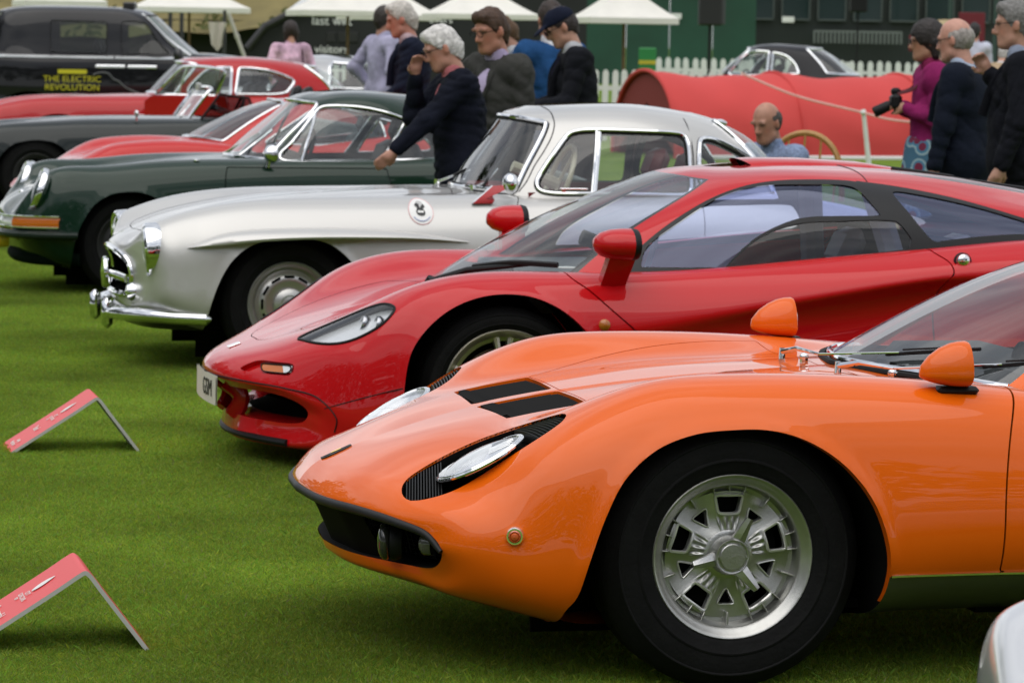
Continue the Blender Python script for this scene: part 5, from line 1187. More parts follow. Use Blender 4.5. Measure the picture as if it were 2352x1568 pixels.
def build_gullwing():
    root = car_root('gullwing_coupe', 'silver fifties coupe with chrome bumper, strakes over the wheel arches and a round white sticker', (-1.243, 17.428))
    SV = mat('silver_paint', (.55, .54, .52), .40, .5, 1.); BK = BLACK
    S = sl_surface(); S0 = S
    arch2 = shift_arch(SL_ARCH, 2.4); S = cut_arches(S, [SL_ARCH, arch2], root, SV)
    cp = smooth([(1.05,0),(1.05,0),(1.1,.3),(1.2,.55),(1.4,.6),(2.0,.6),(2.35,.5),(2.6,.25),(2.65,0),(2.65,0),(1.8,-.3)], 5)
    _, S = S.split(np.where(S.V[:, 2] > .55, sdpoly(S.plan(), cp), -.5))
    # bonnet line
    bl = smooth([(-.665,-.3),(-.665,-.3),(-.668,0),(-.655,.2),(-.62,.37),(-.5,.405),(-.2,.42),(.2,.43),(.6,.44),(.86,.44),(.86,.44),(.9,.2),(.9,0),(.9,-.3),(.9,-.3)], 5)
    f = np.where(S.V[:, 2] > .5, sdpoly(S.plan(), bl), -.3); bon, S = S.split(f+.002); bon, _ = bon.split(np.where(bon.V[:, 2] > .5, sdpoly(bon.plan(), bl), -.3)-.002)
    add('bonnet', join(bon, bon.lip(d=.01)).both(), SV, root)
    dl = smooth([(1.155,.90),(1.155,.90),(1.15,.858),(1.115,.79),(1.10,.72),(1.10,.50),(1.10,.50),(2.02,.50),(2.02,.50),(2.05,.70),(2.06,.90),(2.06,.90)], 5)
    mk = np.abs(S.V[:, 1]) > .5; f = np.where(mk, sdpoly(S.side(), dl), -.3); door, S = S.split(f+.0022)
    door, _ = door.split(np.where(np.abs(door.V[:, 1]) > .5, sdpoly(door.side(), dl), -.3)-.0022)
    add2('door', join(door, door.lip(d=.012)), SV, root)
    add('body', join(S, S.lip(d=.012)).both(), SV, root)
    top = [(-.50,.604),(-.376,.656),(-.193,.688),(.083,.699),(.362,.695),(.643,.673),(.86,.639)]; bot = [(-.50,.600),(-.376,.614),(-.192,.634),(.083,.650),(.362,.652),(.643,.649),(.86,.635)]
    strake(root, S0, 0, top, bot, SV); strake(root, S0, 2.4, top, bot, SV)
    # grille: chrome surround, star bar, dark mouth
    R0 = SL_NET[0]; edge = smooth([(a, -h, z) for h, a, z in R0], 6, closed=False); full = np.concatenate([edge[::-1], (edge*np.array([1, -1, 1]))[1:-1]])
    inn = full+np.array([.12, 0, 0]); G = np.stack([full, inn], 1); q = grid_patch(G, cu=True); q.N = None; add('grille_duct', q, DARK, root)
    add('grille_back', Patch(np.concatenate([inn, [inn.mean(0)]]), [(i, (i+1) % len(inn), len(inn)) for i in range(len(inn))]), DARK, root)
    add('grille_surround', tube(full*np.array([1, 1.01, 1])+np.array([-.006, 0, 0]), .016, 8, True), CHROME, root)
    add('star_bar', join(tube(smooth([(-.735, -.365, .425), (-.775, -.12, .432), (-.79, 0, .433), (-.775, .12, .432), (-.735, .365, .425)], 6, False), .022, 10, sq=.016), xf(revolve([(.0, -.03), (.075, -.02), (.08, 0), (.075, .015)], 30, 'x'), (-.795, 0, .435))), CHROME, root)
    for s in (-1, 1):
        round_lamp(root, (-.668, s*.60, .578), .106, tilt=-.10, turn=-s*.0-(.10 if s < 0 else -.10), bez=.026, depth=.10)
        e = empty_part('fog_lamp', root); add('lens', xf(revolve([(0, -.03), (.035, -.02), (.045, 0), (.04, .04)], 20, 'x'), (-.72, s*.40, .365)), CHROME, e)
        # front bumper in two halves with overriders
        e = empty_part('front_bumper', root)
        pth = smooth([(-.80, s*.27, .255), (-.78, s*.42, .262), (-.70, s*.60, .268), (-.55, s*.74, .266), (-.38, s*.80, .262)], 8, False)
        add('blade', tube(pth, np.concatenate([[.02], np.full(len(pth)-2, .034), [.012]]), 12, sq=np.concatenate([[.03], np.full(len(pth)-2, .045), [.02]])), CHROME, e)
        q_ = box((-.822, s*.27, .252), (.055, .075, .15), .022); q_.smooth = True; add('overrider', q_, CHROME, e)
    vb = [(-.70, -.30, .300), (-.60, -.55, .30), (-.50, -.70, .32), (-.40, -.77, .30)]
    add('front_valance', tube(smooth([(-.42, -.66, .25), (-.62, -.5, .25), (-.70, 0, .25), (-.62, .5, .25), (-.42, .66, .25)], 8, False), .055, 10), mat('valance_dark', (.04, .04, .042), .3, .4, .6), root)
    # greenhouse
    C = cab_grid(SL_CAB, 190, 80)
    sw = smooth([(1.250,.885),(1.244,.915),(1.258,.945),(1.394,1.120),(1.432,1.155),(1.475,1.168),(1.537,1.174),(1.763,1.172),(1.95,1.166),(2.005,1.157),(2.026,1.13),(2.028,1.011),(2.028,.90),(2.02,.875),(2.0,.866),(1.8,.865),(1.53,.867),(1.29,.870)], 5)
    qw = smooth([(2.075,.95),(2.078,1.028),(2.095,1.117),(2.108,1.135),(2.13,1.140),(2.19,1.133),(2.287,1.094),(2.375,1.050),(2.44,1.0),(2.44,.95),(2.40,.915),(2.10,.905),(2.08,.92)], 5)
    f = np.where((C.U[:, 1] > 2.9) & (C.U[:, 1] < 5.3), sdpoly(C.side(), sw), -.3); g1, C = C.split(f)
    f = np.where((C.U[:, 1] > 4.7) & (C.U[:, 1] < 7.3), sdpoly(C.side(), qw), -.3); g2, C = C.split(f)
    for n_, g_ in (('side_window', g1), ('quarter_window', g2)):
        for s in (-1, 1):
            e = empty_part(n_, root); q = (lambda p: p if s < 0 else p.mirror())
            add('pane', q(g_.offset(-.006)), GLASS, e); add('chrome_frame', q(trim(g_, .0105, 8, .004)), CHROME, e); add('seal', q(join(trim(g_, .020, 6, -.012))), RUBBER, e)
    dv = onto(g1, [(1.567-.05*(1.172-z)/.3, z) for z in np.linspace(1.170, .870, 16)], 'y'); add2('window_divider', join(tube(dv+np.array([0, -.004, 0]), .009, 8), tube(dv+np.array([.014, 0, 0]), .009, 6)), CHROME, root)
    def wf(C):
        u, v = C.U[:, 1], C.U[:, 0]; return np.minimum(np.minimum((2.66-u)*.4, (v-.22)*.5), (2.62-v-.10*np.clip(u-1.4, 0, 2)**2)*.5)
    ws, C = C.split(wf(C)); add('windscreen', ws.offset(-.004).both(), GLASS, root)
    for s in (-1, 1):
        t = trim(ws, .0115, 8, .005); tr = trim(ws, .021, 6, -.010)
    add('windscreen_frame', join(t, t.mirror()), CHROME, root); add('windscreen_seal', join(tr, tr.mirror()), RUBBER, root)
    rwf = np.minimum(np.minimum((C.U[:, 1]-6.35)*.4, (C.U[:, 0]-.25)*.5), (3.0-C.U[:, 0])*.5); rw, C = C.split(rwf)
    add('rear_window', rw.offset(-.004).both(), GLASS, root); t = trim(rw, .013, 8, .004); add('rear_window_frame', join(t, t.mirror()), CHROME, root)
    add('roof', join(C, C.lip(d=.01)).both(), SV, root)
    ct = onto(C, [(1.375, -.02), (1.378, -.12), (1.382, -.25), (1.38, -.34)], 'z'); 
    c2 = onto(C, [(1.378,1.235),(1.372,1.197),(1.345,1.138),(1.30,1.07),(1.248,1.0),(1.20,.92),(1.160,.87)], 'y')
    if len(ct) and len(c2): add2('door_seam', tube(smooth(np.concatenate([ct, c2]), 6, False), .0032, 5), BLACK, root)
    c3 = onto(C, [(2.05,1.235),(2.052,1.20),(2.052,1.10),(2.05,1.0),(2.048,.88)], 'y')
    if len(c3) > 2: add2('rear_seam', tube(smooth(c3, 5, False), .003, 5), BLACK, root)
    # trim, mirror, wipers, sticker
    hd = empty_part('door_handle', root); add('lever', join(box((1.42, -.668, .889), (.14, .012, .010), .003), box((1.37, -.66, .875), (.03, .02, .03), .005)), CHROME, hd)
    for s in (-1,):
        e = empty_part('wing_mirror', root)
        add('shell', xf(ball((0, 0, 0), (.040, .052, .052), 20, 12), (1.09, -.71, .915)), CHROME, e); add('bracket', xf(poly_solid(np.array([(.90,.818),(1.0,.818),(1.01,.835),(.965,.84),(1.06,.885),(1.06,.91),(1.0,.905)]), .03), (0.0, -.725, 0)), CHROME, e)
    for p0, p1, p2 in (((.905, .16, .885), (.99, .10, .925), (1.10, -.05, .985)), ((.99, -.30, .875), (1.045, -.36, .905), (1.19, -.24, 1.04))):
        e = empty_part('wiper', root); p0, p1, p2 = map(np.array, (p0, p1, p2)); add('arm', join(tube([p0-np.array([0, 0, .03]), p0+np.array([0, 0, .015])], .014, 8), tube([p0, p1, (p1+p2)/2], .006, 6)), CHROME, e); add('blade', tube([p1-(p2-p1)*.1, p2+(p2-p1)*.2+np.array([-.02, 0, .01])], .008, 6), BLACK, e)
    sp = onto(S0, [(.639, .777)], 'y')[0]; k = np.argmin(((S0.V-sp)**2).sum(1)); n_ = S0.N[k]
    def decal(r, off, n=36, sx=1.): 
        pts = onto(S0, [(sp[0]+r*cos(t)*sx, sp[2]+r*sin(t)) for t in np.linspace(0, 2*pi, n, endpoint=False)], 'y'); pts = pts+n_*off; c = sp+n_*off
        return Patch(np.concatenate([pts, [c]]), [((i+1) % n, i, n) for i in range(n)][::-1] if False else [(i, (i+1) % n, n) for i in range(n)])
    e = empty_part('round_sticker', root); add('border', decal(.061, .0025), mat('sticker_pink', (.75, .35, .36), .4), e); add('face', decal(.058, .0035), WHITE, e)
    sq = smooth([(-.018,-.022),(.016,-.024),(.020,-.008),(.012,.004),(.022,.012),(.018,.024),(.008,.020),(.002,.004),(-.006,.010),(-.004,.024),(-.016,.030),(-.026,.020),(-.018,.014),(-.018,.004),(-.024,-.008)], 4)
    pts = onto(S0, [(sp[0]+x, sp[2]+y+.008) for x, y in sq], 'y')+n_*.0045; c = pts.mean(0); n = len(pts); add('squirrel_emblem', Patch(np.concatenate([pts, [c]]), [(i, (i+1) % n, n) for i in range(n)]), mat('emblem_black', (.02, .02, .02), .5), e)
    arc = onto(S0, [(sp[0]+.045*cos(t), sp[2]-.004+.040*sin(t)) for t in np.linspace(-2.6, -.5, 14)], 'y')+n_*.004; add('lettering_band', tube(arc, .0028, 4), mat('sticker_blue', (.35, .40, .62), .5), e)
    # inside
    MAROON = mat('maroon_leather', (.16, .012, .016), .5)
    add('dashboard', box((1.22, 0, .80), (.25, 1.1, .16), .05), MAROON, root); add('steering_wheel', steering((1.42, -.33, .90), .20, .35, 3), mat('ivory', (.62, .56, .42), .4), root)
    for b in (-.30, .30): add('seat', seat((1.5, b, .42), .44, .42, .35, .42), MAROON, root)
    add('cockpit_floor', box((1.8, 0, .42), (1.6, 1.2, .06)), DARK, root); add('door_card', box((1.6, -.62, .70), (.8, .03, .34)), MAROON, root); add('door_card', box((1.6, .62, .70), (.8, .03, .34)), MAROON, root)
    for s in (-1, 1): add('tail_lamp', box((3.52, s*.5, .5), (.06, .14, .08), .02), mat('red_lens', (.4, .01, .01), .15, 0, 1.), root)
    w = disc_wheel(root, .330, .205, .18, 'steel', mat('wheel_silver', (.52, .51, .49), .3, .8)); place_wheels(w, [(0, .330), (2.4, .330, 1), (0, .330, -1), (2.4, .330, -1)], .765)
build_gullwing()
# ---------------------------------------------------------------- dark green rear-engined coupe, and simpler cars built from the same nets
RE_NET = [
 [(0,-.735,.47),(.2,-.73,.47),(.4,-.715,.465),(.55,-.69,.455),(.62,-.67,.445),(.63,-.665,.435),(.62,-.67,.425),(.55,-.69,.41),(.3,-.72,.405),(0,-.735,.405)],
 [(0,-.735,.50),(.2,-.73,.50),(.41,-.69,.51),(.56,-.655,.54),(.67,-.60,.49),(.695,-.59,.42),(.66,-.61,.36),(.5,-.66,.33),(.2,-.69,.33),(0,-.70,.33)],
 [(0,-.69,.56),(.2,-.68,.565),(.42,-.62,.585),(.575,-.575,.665),(.70,-.52,.60),(.745,-.50,.44),(.71,-.52,.30),(.5,-.58,.24),(.2,-.62,.23),(0,-.63,.23)],
 [(0,-.52,.645),(.2,-.52,.65),(.42,-.50,.67),(.575,-.470,.768),(.71,-.43,.69),(.77,-.40,.47),(.74,-.42,.24),(.5,-.45,.18),(.2,-.46,.18),(0,-.46,.18)],
 [(0,-.2,.725),(.2,-.2,.727),(.42,-.2,.735),(.58,-.2,.797),(.725,-.2,.715),(.79,-.2,.49),(.77,-.2,.2),(.5,-.2,.16),(.2,-.2,.16),(0,-.2,.16)],
 [(0,.12,.775),(.2,.12,.777),(.43,.12,.785),(.59,.12,.825),(.735,.12,.74),(.795,.12,.52),(.78,.12,.2),(.5,.12,.16),(.2,.12,.16),(0,.12,.16)],
 [(0,.6,.835),(.2,.6,.835),(.45,.6,.832),(.62,.6,.845),(.75,.6,.765),(.80,.6,.53),(.78,.6,.2),(.5,.6,.16),(.2,.6,.16),(0,.6,.16)],
 [(0,1.2,.85),(.2,1.2,.85),(.45,1.2,.845),(.65,1.2,.845),(.755,1.2,.775),(.805,1.2,.54),(.79,1.2,.2),(.5,1.2,.16),(.2,1.2,.16),(0,1.2,.16)],
 [(0,1.7,.86),(.2,1.7,.86),(.45,1.7,.855),(.65,1.7,.855),(.76,1.7,.785),(.81,1.7,.55),(.79,1.7,.2),(.5,1.7,.16),(.2,1.7,.16),(0,1.7,.16)],
 [(0,2.2,.86),(.2,2.2,.86),(.45,2.2,.86),(.64,2.2,.868),(.76,2.2,.79),(.815,2.2,.55),(.79,2.2,.22),(.5,2.2,.18),(.2,2.2,.18),(0,2.2,.18)],
 [(0,2.7,.80),(.2,2.7,.80),(.45,2.7,.805),(.6,2.7,.80),(.71,2.7,.72),(.77,2.7,.5),(.74,2.7,.3),(.5,2.7,.26),(.2,2.7,.26),(0,2.7,.26)],
 [(0,3.1,.66),(.2,3.1,.66),(.4,3.1,.66),(.52,3.09,.66),(.62,3.08,.6),(.66,3.08,.46),(.62,3.08,.36),(.45,3.09,.3),(.2,3.1,.3),(0,3.1,.3)],
 [(0,3.28,.55),(.2,3.28,.55),(.34,3.27,.55),(.42,3.26,.54),(.50,3.25,.5),(.52,3.25,.44),(.5,3.25,.38),(.4,3.26,.34),(.2,3.28,.34),(0,3.28,.34)]]
RE_CAB = [
 [(.66,0,.81),(.69,.28,.81),(.77,.48,.805),(.90,.635,.80),(1.3,.665,.80),(1.8,.655,.81),(2.2,.55,.81),(2.6,.35,.77),(2.68,0,.77)],
 [(.86,0,1.0),(.88,.26,1.0),(.945,.44,.995),(1.05,.57,.985),(1.3,.60,1.0),(1.78,.59,1.0),(2.1,.47,1.0),(2.32,.28,1.0),(2.38,0,1.0)],
 [(1.06,0,1.165),(1.08,.24,1.163),(1.13,.40,1.155),(1.215,.495,1.155),(1.42,.535,1.18),(1.75,.52,1.15),(1.98,.40,1.14),(2.12,.24,1.15),(2.16,0,1.15)],
 [(1.12,0,1.225),(1.14,.20,1.224),(1.19,.32,1.22),(1.28,.39,1.235),(1.45,.43,1.25),(1.7,.41,1.235),(1.88,.30,1.225),(1.98,.18,1.225),(2.0,0,1.225)],
 [(1.24,0,1.262),(1.26,.08,1.264),(1.30,.14,1.266),(1.36,.16,1.270),(1.47,.17,1.278),(1.62,.16,1.274),(1.74,.11,1.266),(1.81,.05,1.26),(1.83,0,1.258)]]
RE_ARCH = smooth([(-.36,.05),(-.36,.05),(-.358,.24),(-.335,.37),(-.285,.48),(-.22,.57),(-.13,.625),(-.03,.645),(.07,.64),(.16,.605),(.24,.54),(.30,.45),(.335,.34),(.345,.24),(.345,.05),(.345,.05)], 6)
def scale_net(net, sa=1., sb=1., sz=1., oa=0.): return [[((h*sb, a*sa+oa, z*sz) if cab == 0 else None) for h, a, z in r] for cab in (0,) for r in net]
def scale_cab(net, sa=1., sb=1., sz=1., oa=0., a0=0.): return [[((a-a0)*sa+a0+oa, h*sb, z*sz) for a, h, z in r] for r in net]
def greenhouse(root, cab, P_, sw=None, qw=None, wsu=2.66, frame=CHROME, r=.0105, wsv=(.22, 2.62), rear=True, gl=None, nu=130, nv=56, divider=None):
    C = cab_grid(cab, nu, nv); gl = gl or GLASS
    n = C.U[:, 1].max()
    for n_, pl in (('side_window', sw), ('quarter_window', qw)):
        if pl is None: continue
        f = np.where((C.U[:, 1] > 2.75) & (C.U[:, 1] < n-.6), sdpoly(C.side(), pl), -.3); g, C = C.split(f)
        if not len(g.F): continue
        for s in (-1, 1):
            e = empty_part(n_, root); q = (lambda p: p if s < 0 else p.mirror())
            add('pane', q(g.offset(-.006)), gl, e); t = trim(g, r, 8, .003)
            if t: add('frame', q(t), frame, e)
            if divider and n_ == 'side_window':
                dv = onto(g, [(divider[0][0]+(divider[1][0]-divider[0][0])*t_, divider[0][1]+(divider[1][1]-divider[0][1])*t_) for t_ in np.linspace(.02, .98, 12)], 'y')
                if len(dv) > 3: add('divider', q(tube(dv, r*.8, 6)), frame, e)
    u, v = C.U[:, 1], C.U[:, 0]; ws, C = C.split(np.minimum(np.minimum((wsu-u)*.4, (v-wsv[0])*.5), (wsv[1]-v-.10*np.clip(u-1.4, 0, 2)**2)*.5))
    add('windscreen', ws.offset(-.004).both(), gl, root); t = trim(ws, r*1.1, 8, .004); add('windscreen_frame', join(t, t.mirror()), frame, root)
    if rear:
        rw, C = C.split(np.minimum(np.minimum((C.U[:, 1]-(n-1.65))*.4, (C.U[:, 0]-.4)*.5), (2.8-C.U[:, 0])*.5)); add('rear_window', rw.offset(-.004).both(), gl, root); t = trim(rw, r*1.1, 8, .003); add('rear_window_frame', join(t, t.mirror()), frame, root)
    add('roof', join(C, C.lip(d=.01)).both(), P_, root); return C
def simple_body(root, net, arches, P_, cockpit=None, nu=150, nv=60, door=None, hmin=.55):
    S = body_grid(net, nu, nv, arch_lip(arches[0], .006, .018)); S = cut_arches(S, arches, root, P_, hmin)
    if cockpit is not None: _, S = S.split(np.where(S.V[:, 2] > .5, sdpoly(S.plan(), cockpit), -.5))
    if door is not None:
        f = np.where(np.abs(S.V[:, 1]) > .5, sdpoly(S.side(), door), -.3); d, S = S.split(f+.003); d, _ = d.split(np.where(np.abs(d.V[:, 1]) > .5, sdpoly(d.side(), door), -.3)-.003)
        add2('door', join(d, d.lip(d=.012)), P_, root)
    add('body', join(S, S.lip(d=.012)).both(), P_, root); return S
def cabin_fit(root, a0, a1, z, m, seat_a):
    add('dashboard', box((a0+.2, 0, z-.06), (.25, 1.0, .14), .04), m, root); add('steering_wheel', steering((a0+.42, -.33, z+.04), .19, .35), BLACK, root)
    for b in (-.31, .31): add('seat', seat((seat_a, b, z-.42), .44, .52, .35, .42), m, root)
    add('cockpit_floor', box(((a0+a1)/2, 0, z-.42), (a1-a0, 1.15, .05)), DARK, root)
def build_green():
    root = car_root('green_coupe', 'dark green sixties coupe with round sloping headlights, a man holding its door', (-2.530, 22.155))
    G_ = paint('green_paint', (.003, .021, .010), .28)
    cp = smooth([(.74,0),(.74,0),(.78,.3),(.9,.55),(1.3,.6),(1.8,.6),(2.2,.48),(2.5,.25),(2.55,0),(2.55,0),(1.5,-.3)], 5)
    door = smooth([(.60,.80),(.60,.80),(.585,.73),(.59,.60),(.63,.40),(.68,.25),(.68,.25),(1.62,.25),(1.62,.25),(1.66,.5),(1.60,.80),(1.60,.80)], 5)
    S = simple_body(root, RE_NET, [RE_ARCH, shift_arch(RE_ARCH, 2.21)], G_, cp, 220, 90, door)
    sw = smooth([(.955,.845),(.945,.868),(1.026,.95),(1.19,1.14),(1.22,1.166),(1.26,1.178),(1.40,1.180),(1.51,1.170),(1.65,1.140),(1.755,1.105),(1.755,1.105),(1.66,.95),(1.58,.835),(1.58,.835),(1.3,.836)], 5)
    qw = smooth([(1.80,1.085),(1.80,1.085),(1.72,.96),(1.66,.85),(1.66,.85),(2.0,.86),(2.15,.88),(2.14,.91),(2.0,1.02)], 5)
    greenhouse(root, RE_CAB, G_, sw, qw, divider=((1.20, 1.165), (1.075, .838)), nu=160, nv=70)
    for s in (-1, 1):
        round_lamp(root, (-.560, s*.585, .645), .122, tilt=.36, turn=0, bez=.024, depth=.045)
    for o in [o for o in root.children if o.name.startswith('headlight')]:
        pass
    for s in (-1, 1):
        e = empty_part('turn_signal', root); yy = [(-.757, .38), (-.742, .50), (-.700, .60), (-.625, .690), (-.43, .772)]
        def band(i0, i1, zt, zb, off): 
            p = np.array(yy[i0:i1+1]); return grid_patch(np.array([[(a+off, s*(b+.008), zb), (a-.004+off, s*(b+.012), (zb+zt)/2), (a+.008+off, s*(b+.008), zt)] for a, b in p]))
        add('clear_lens', band(0, 2, .480, .428, -.012), CLEARL, e); add('amber_lens', band(2, 4, .480, .428, -.012), AMBER, e)
        add('frame', join(tube([(a-.012, s*(b+.01), .488) for a, b in yy], .006, 6), tube([(a-.014, s*(b+.01), .421) for a, b in yy], .006, 6)), CHROME, e)
        add('driving_lamp', xf(revolve([(0, -.03), (.05, -.015), (.055, 0), (.05, .05)], 20, 'x'), (-.76, s*.34, .33)), mat('yellow_lens', (.75, .5, .03), .2, 0, .8), root)
    bp = smooth([(-.33, -.815, .375), (-.45, -.80, .375), (-.66, -.66, .375), (-.76, -.40, .375), (-.79, 0, .375), (-.76, .40, .375), (-.66, .66, .375), (-.45, .80, .375), (-.33, .815, .375)], 8, False)
    add('front_bumper', tube(bp, .026, 10, sq=.042), mat('bumper_dark', (.008, .016, .012), .5, 0, .4, spec=.1), root); add('bumper_strip', tube(bp+np.array([-.02, 0, .01]), .012, 6), RUBBER, root)
    add('front_valance', tube(smooth([(-.30, -.68, .22), (-.5, -.58, .22), (-.62, -.3, .22), (-.64, 0, .22), (-.62, .3, .22), (-.5, .58, .22), (-.30, .68, .22)], 5, False), .04, 10), mat('dark_valance', (.003, .008, .005), .8, spec=.05), root)
    e = empty_part('wing_mirror', root); add('shell', xf(revolve([(0, -.05), (.03, -.04), (.055, -.01), (.06, .01), (.05, .014), (0, .016)], 24, 'x'), (.87, -.745, .885), rz=.5), CHROME, e); add('stem', tube([(.85, -.74, .80), (.86, -.74, .86)], .014, 8), CHROME, e)
    add('hood_badge', ball((-.60, 0, .61), (.02, .03, .015), 12, 8), CHROME, root)
    for p0, p2 in (((.70, .10, .86), (.90, -.10, 1.0)), ((.73, -.36, .86), (.95, -.28, 1.02))): add('wiper', tube([p0, p2], .008, 6), CHROME, root)
    add('fuel_cap', ball((.42, -.64, .838), (.02, .02, .012), 12, 6), CHROME, root)
    cabin_fit(root, .72, 2.3, .80, LEATHER, 1.25)
    w = disc_wheel(root, .315, .20, .17, 'steel', mat('dull_wheel', (.06, .06, .06), .5, .5)); place_wheels(w, [(0, .315), (2.21, .315, 1), (0, .315, -1), (2.21, .315, -1)], .70)
build_green()
# ---------------------------------------------------------------- the rest of the row, built from the same nets
def red_low():
    root = car_root('low_red_car', 'low red sports car mostly hidden behind the dark green coupe', (-3.06, 27.0))
    P_ = paint('scarlet_paint', (.52, .008, .006), .3)
    net = [[(h*.96, a*(.88 if a < .7 else 1.0)-(.0 if a < .7 else .084), z*(1.0+.07*min(1, max(0, (a+.4)/.9)))) for h, a, z in r] for r in MIURA_NET]
    cab = [[(a-.07, h*.97, z*1.08) for a, h, z in r] for r in MIURA_CAB]
    arch = MIURA_ARCH*np.array([.88, .90])
    cp = smooth([(.62,0),(.62,0),(.68,.28),(.8,.5),(.94,.58),(1.3,.6),(1.7,.58),(2.1,.42),(2.2,0),(2.2,0),(1.4,-.3)], 5)
    simple_body(root, net, [arch, shift_arch(arch, 2.5)], P_, cp, hmin=.58)
    sw = smooth([(1.02,.80),(1.02,.80),(1.25,.95),(1.45,1.06),(1.7,1.06),(1.95,.98),(2.0,.84),(2.0,.84),(1.5,.79)], 5)
    greenhouse(root, cab, P_, sw, None, rear=False)
    R0 = net[0]; edge = smooth([(a, -h, z) for h, a, z in R0], 5, closed=False); full = np.concatenate([edge[::-1], (edge*np.array([1, -1, 1]))[1:-1]]); n = len(full)
    add('grille_back', Patch(np.concatenate([full+np.array([.05, 0, 0]), [full.mean(0)+np.array([.08, 0, 0])]]), [(i, (i+1) % n, n) for i in range(n)]), DARK, root)
    for s in (-1, 1): round_lamp(root, (-.66, s*.60, .53), .075, tilt=.5, bez=.012)
    cabin_fit(root, .65, 2.1, .72, LEATHER, 1.35)
    w = disc_wheel(root, .31, .19, .2, 'spoke5'); place_wheels(w, [(0, .31), (2.5, .31, 1), (0, .31, -1), (2.5, .31, -1)], .76)
red_low()
def roadster():
    root = car_root('open_roadster', 'very dark green open roadster with upright framed windscreen and long low wings', (-4.47, 32.0))
    P_ = paint('dark_green_paint', (.005, .010, .009), .3)
    net = [[(h*.95, a*1.05, z*(.98 if a < .2 else 1.0)) for h, a, z in r] for r in SL_NET]; arch = SL_ARCH*np.array([1.0, 1.0])
    cp = smooth([(1.55,0),(1.55,0),(1.57,.3),(1.62,.5),(1.75,.56),(2.3,.56),(2.5,.45),(2.55,0),(2.55,0),(2.0,-.3)], 5)
    simple_body(root, net, [arch, shift_arch(arch, 2.5)], P_, cp)
    fr = smooth([(1.40,-.50,.84),(1.40,-.50,.84),(1.48,-.50,.96),(1.59,-.50,1.10),(1.62,-.46,1.12),(1.62,.46,1.12),(1.59,.50,1.10),(1.48,.50,.96),(1.40,.50,.84),(1.40,.50,.84)], 6)
    e = empty_part('windscreen', root); add('frame', tube(fr, .017, 8, True), CHROME, e)
    add('pane', grid_patch(np.array([[(1.41+.19*t-.05*(1-(b/.5)**2), b, .85+.26*t) for t in np.linspace(0, 1, 6)] for b in np.linspace(-.48, .48, 12)])), GLASS, e)
    e = empty_part('sidescreen', root); add('frame', tube([(1.50, -.60, .84), (1.68, -.58, 1.08), (1.95, -.58, 1.05), (2.03, -.60, .84)], .012, 6), BLACK, e); add('pane', poly_solid(np.array([(1.51, .85), (1.68, 1.07), (1.95, 1.04), (2.02, .85)]), .004, base=-.59), glass('grey_glass', (.5, .52, .52), 1.5), e)
    add('rear_mirror', box((1.56, -.05, 1.14), (.03, .2, .07), .01), mat('mirror_grey', (.5, .5, .5), .3, .5), root)
    R0 = net[0]; edge = smooth([(a, -h, z) for h, a, z in R0], 5, closed=False); full = np.concatenate([edge[::-1], (edge*np.array([1, -1, 1]))[1:-1]]); n = len(full)
    add('grille_back', Patch(np.concatenate([full+np.array([.03, 0, 0]), [full.mean(0)+np.array([.05, 0, 0])]]), [(i, (i+1) % n, n) for i in range(n)]), DARK, root)
    for s in (-1, 1): round_lamp(root, (-.70, s*.57, .57), .09, bez=.018)
    add('wing_mirror', join(ball((.92, -.62, .90), (.02, .04, .03), 10, 8), tube([(.92, -.62, .83), (.92, -.62, .90)], .01, 6)), CHROME, root); add('wiper', tube([(1.37, -.2, .87), (1.48, -.1, .98)], .008, 5), CHROME, root)
    cabin_fit(root, 1.45, 2.5, .84, LEATHER, 1.9)
    w = disc_wheel(root, .335, .20, .17, 'wire', mat('dark_wheel', (.03, .03, .03), .5)); place_wheels(w, [(0, .335), (2.5, .335, 1), (0, .335, -1), (2.5, .335, -1)], .76)
roadster()
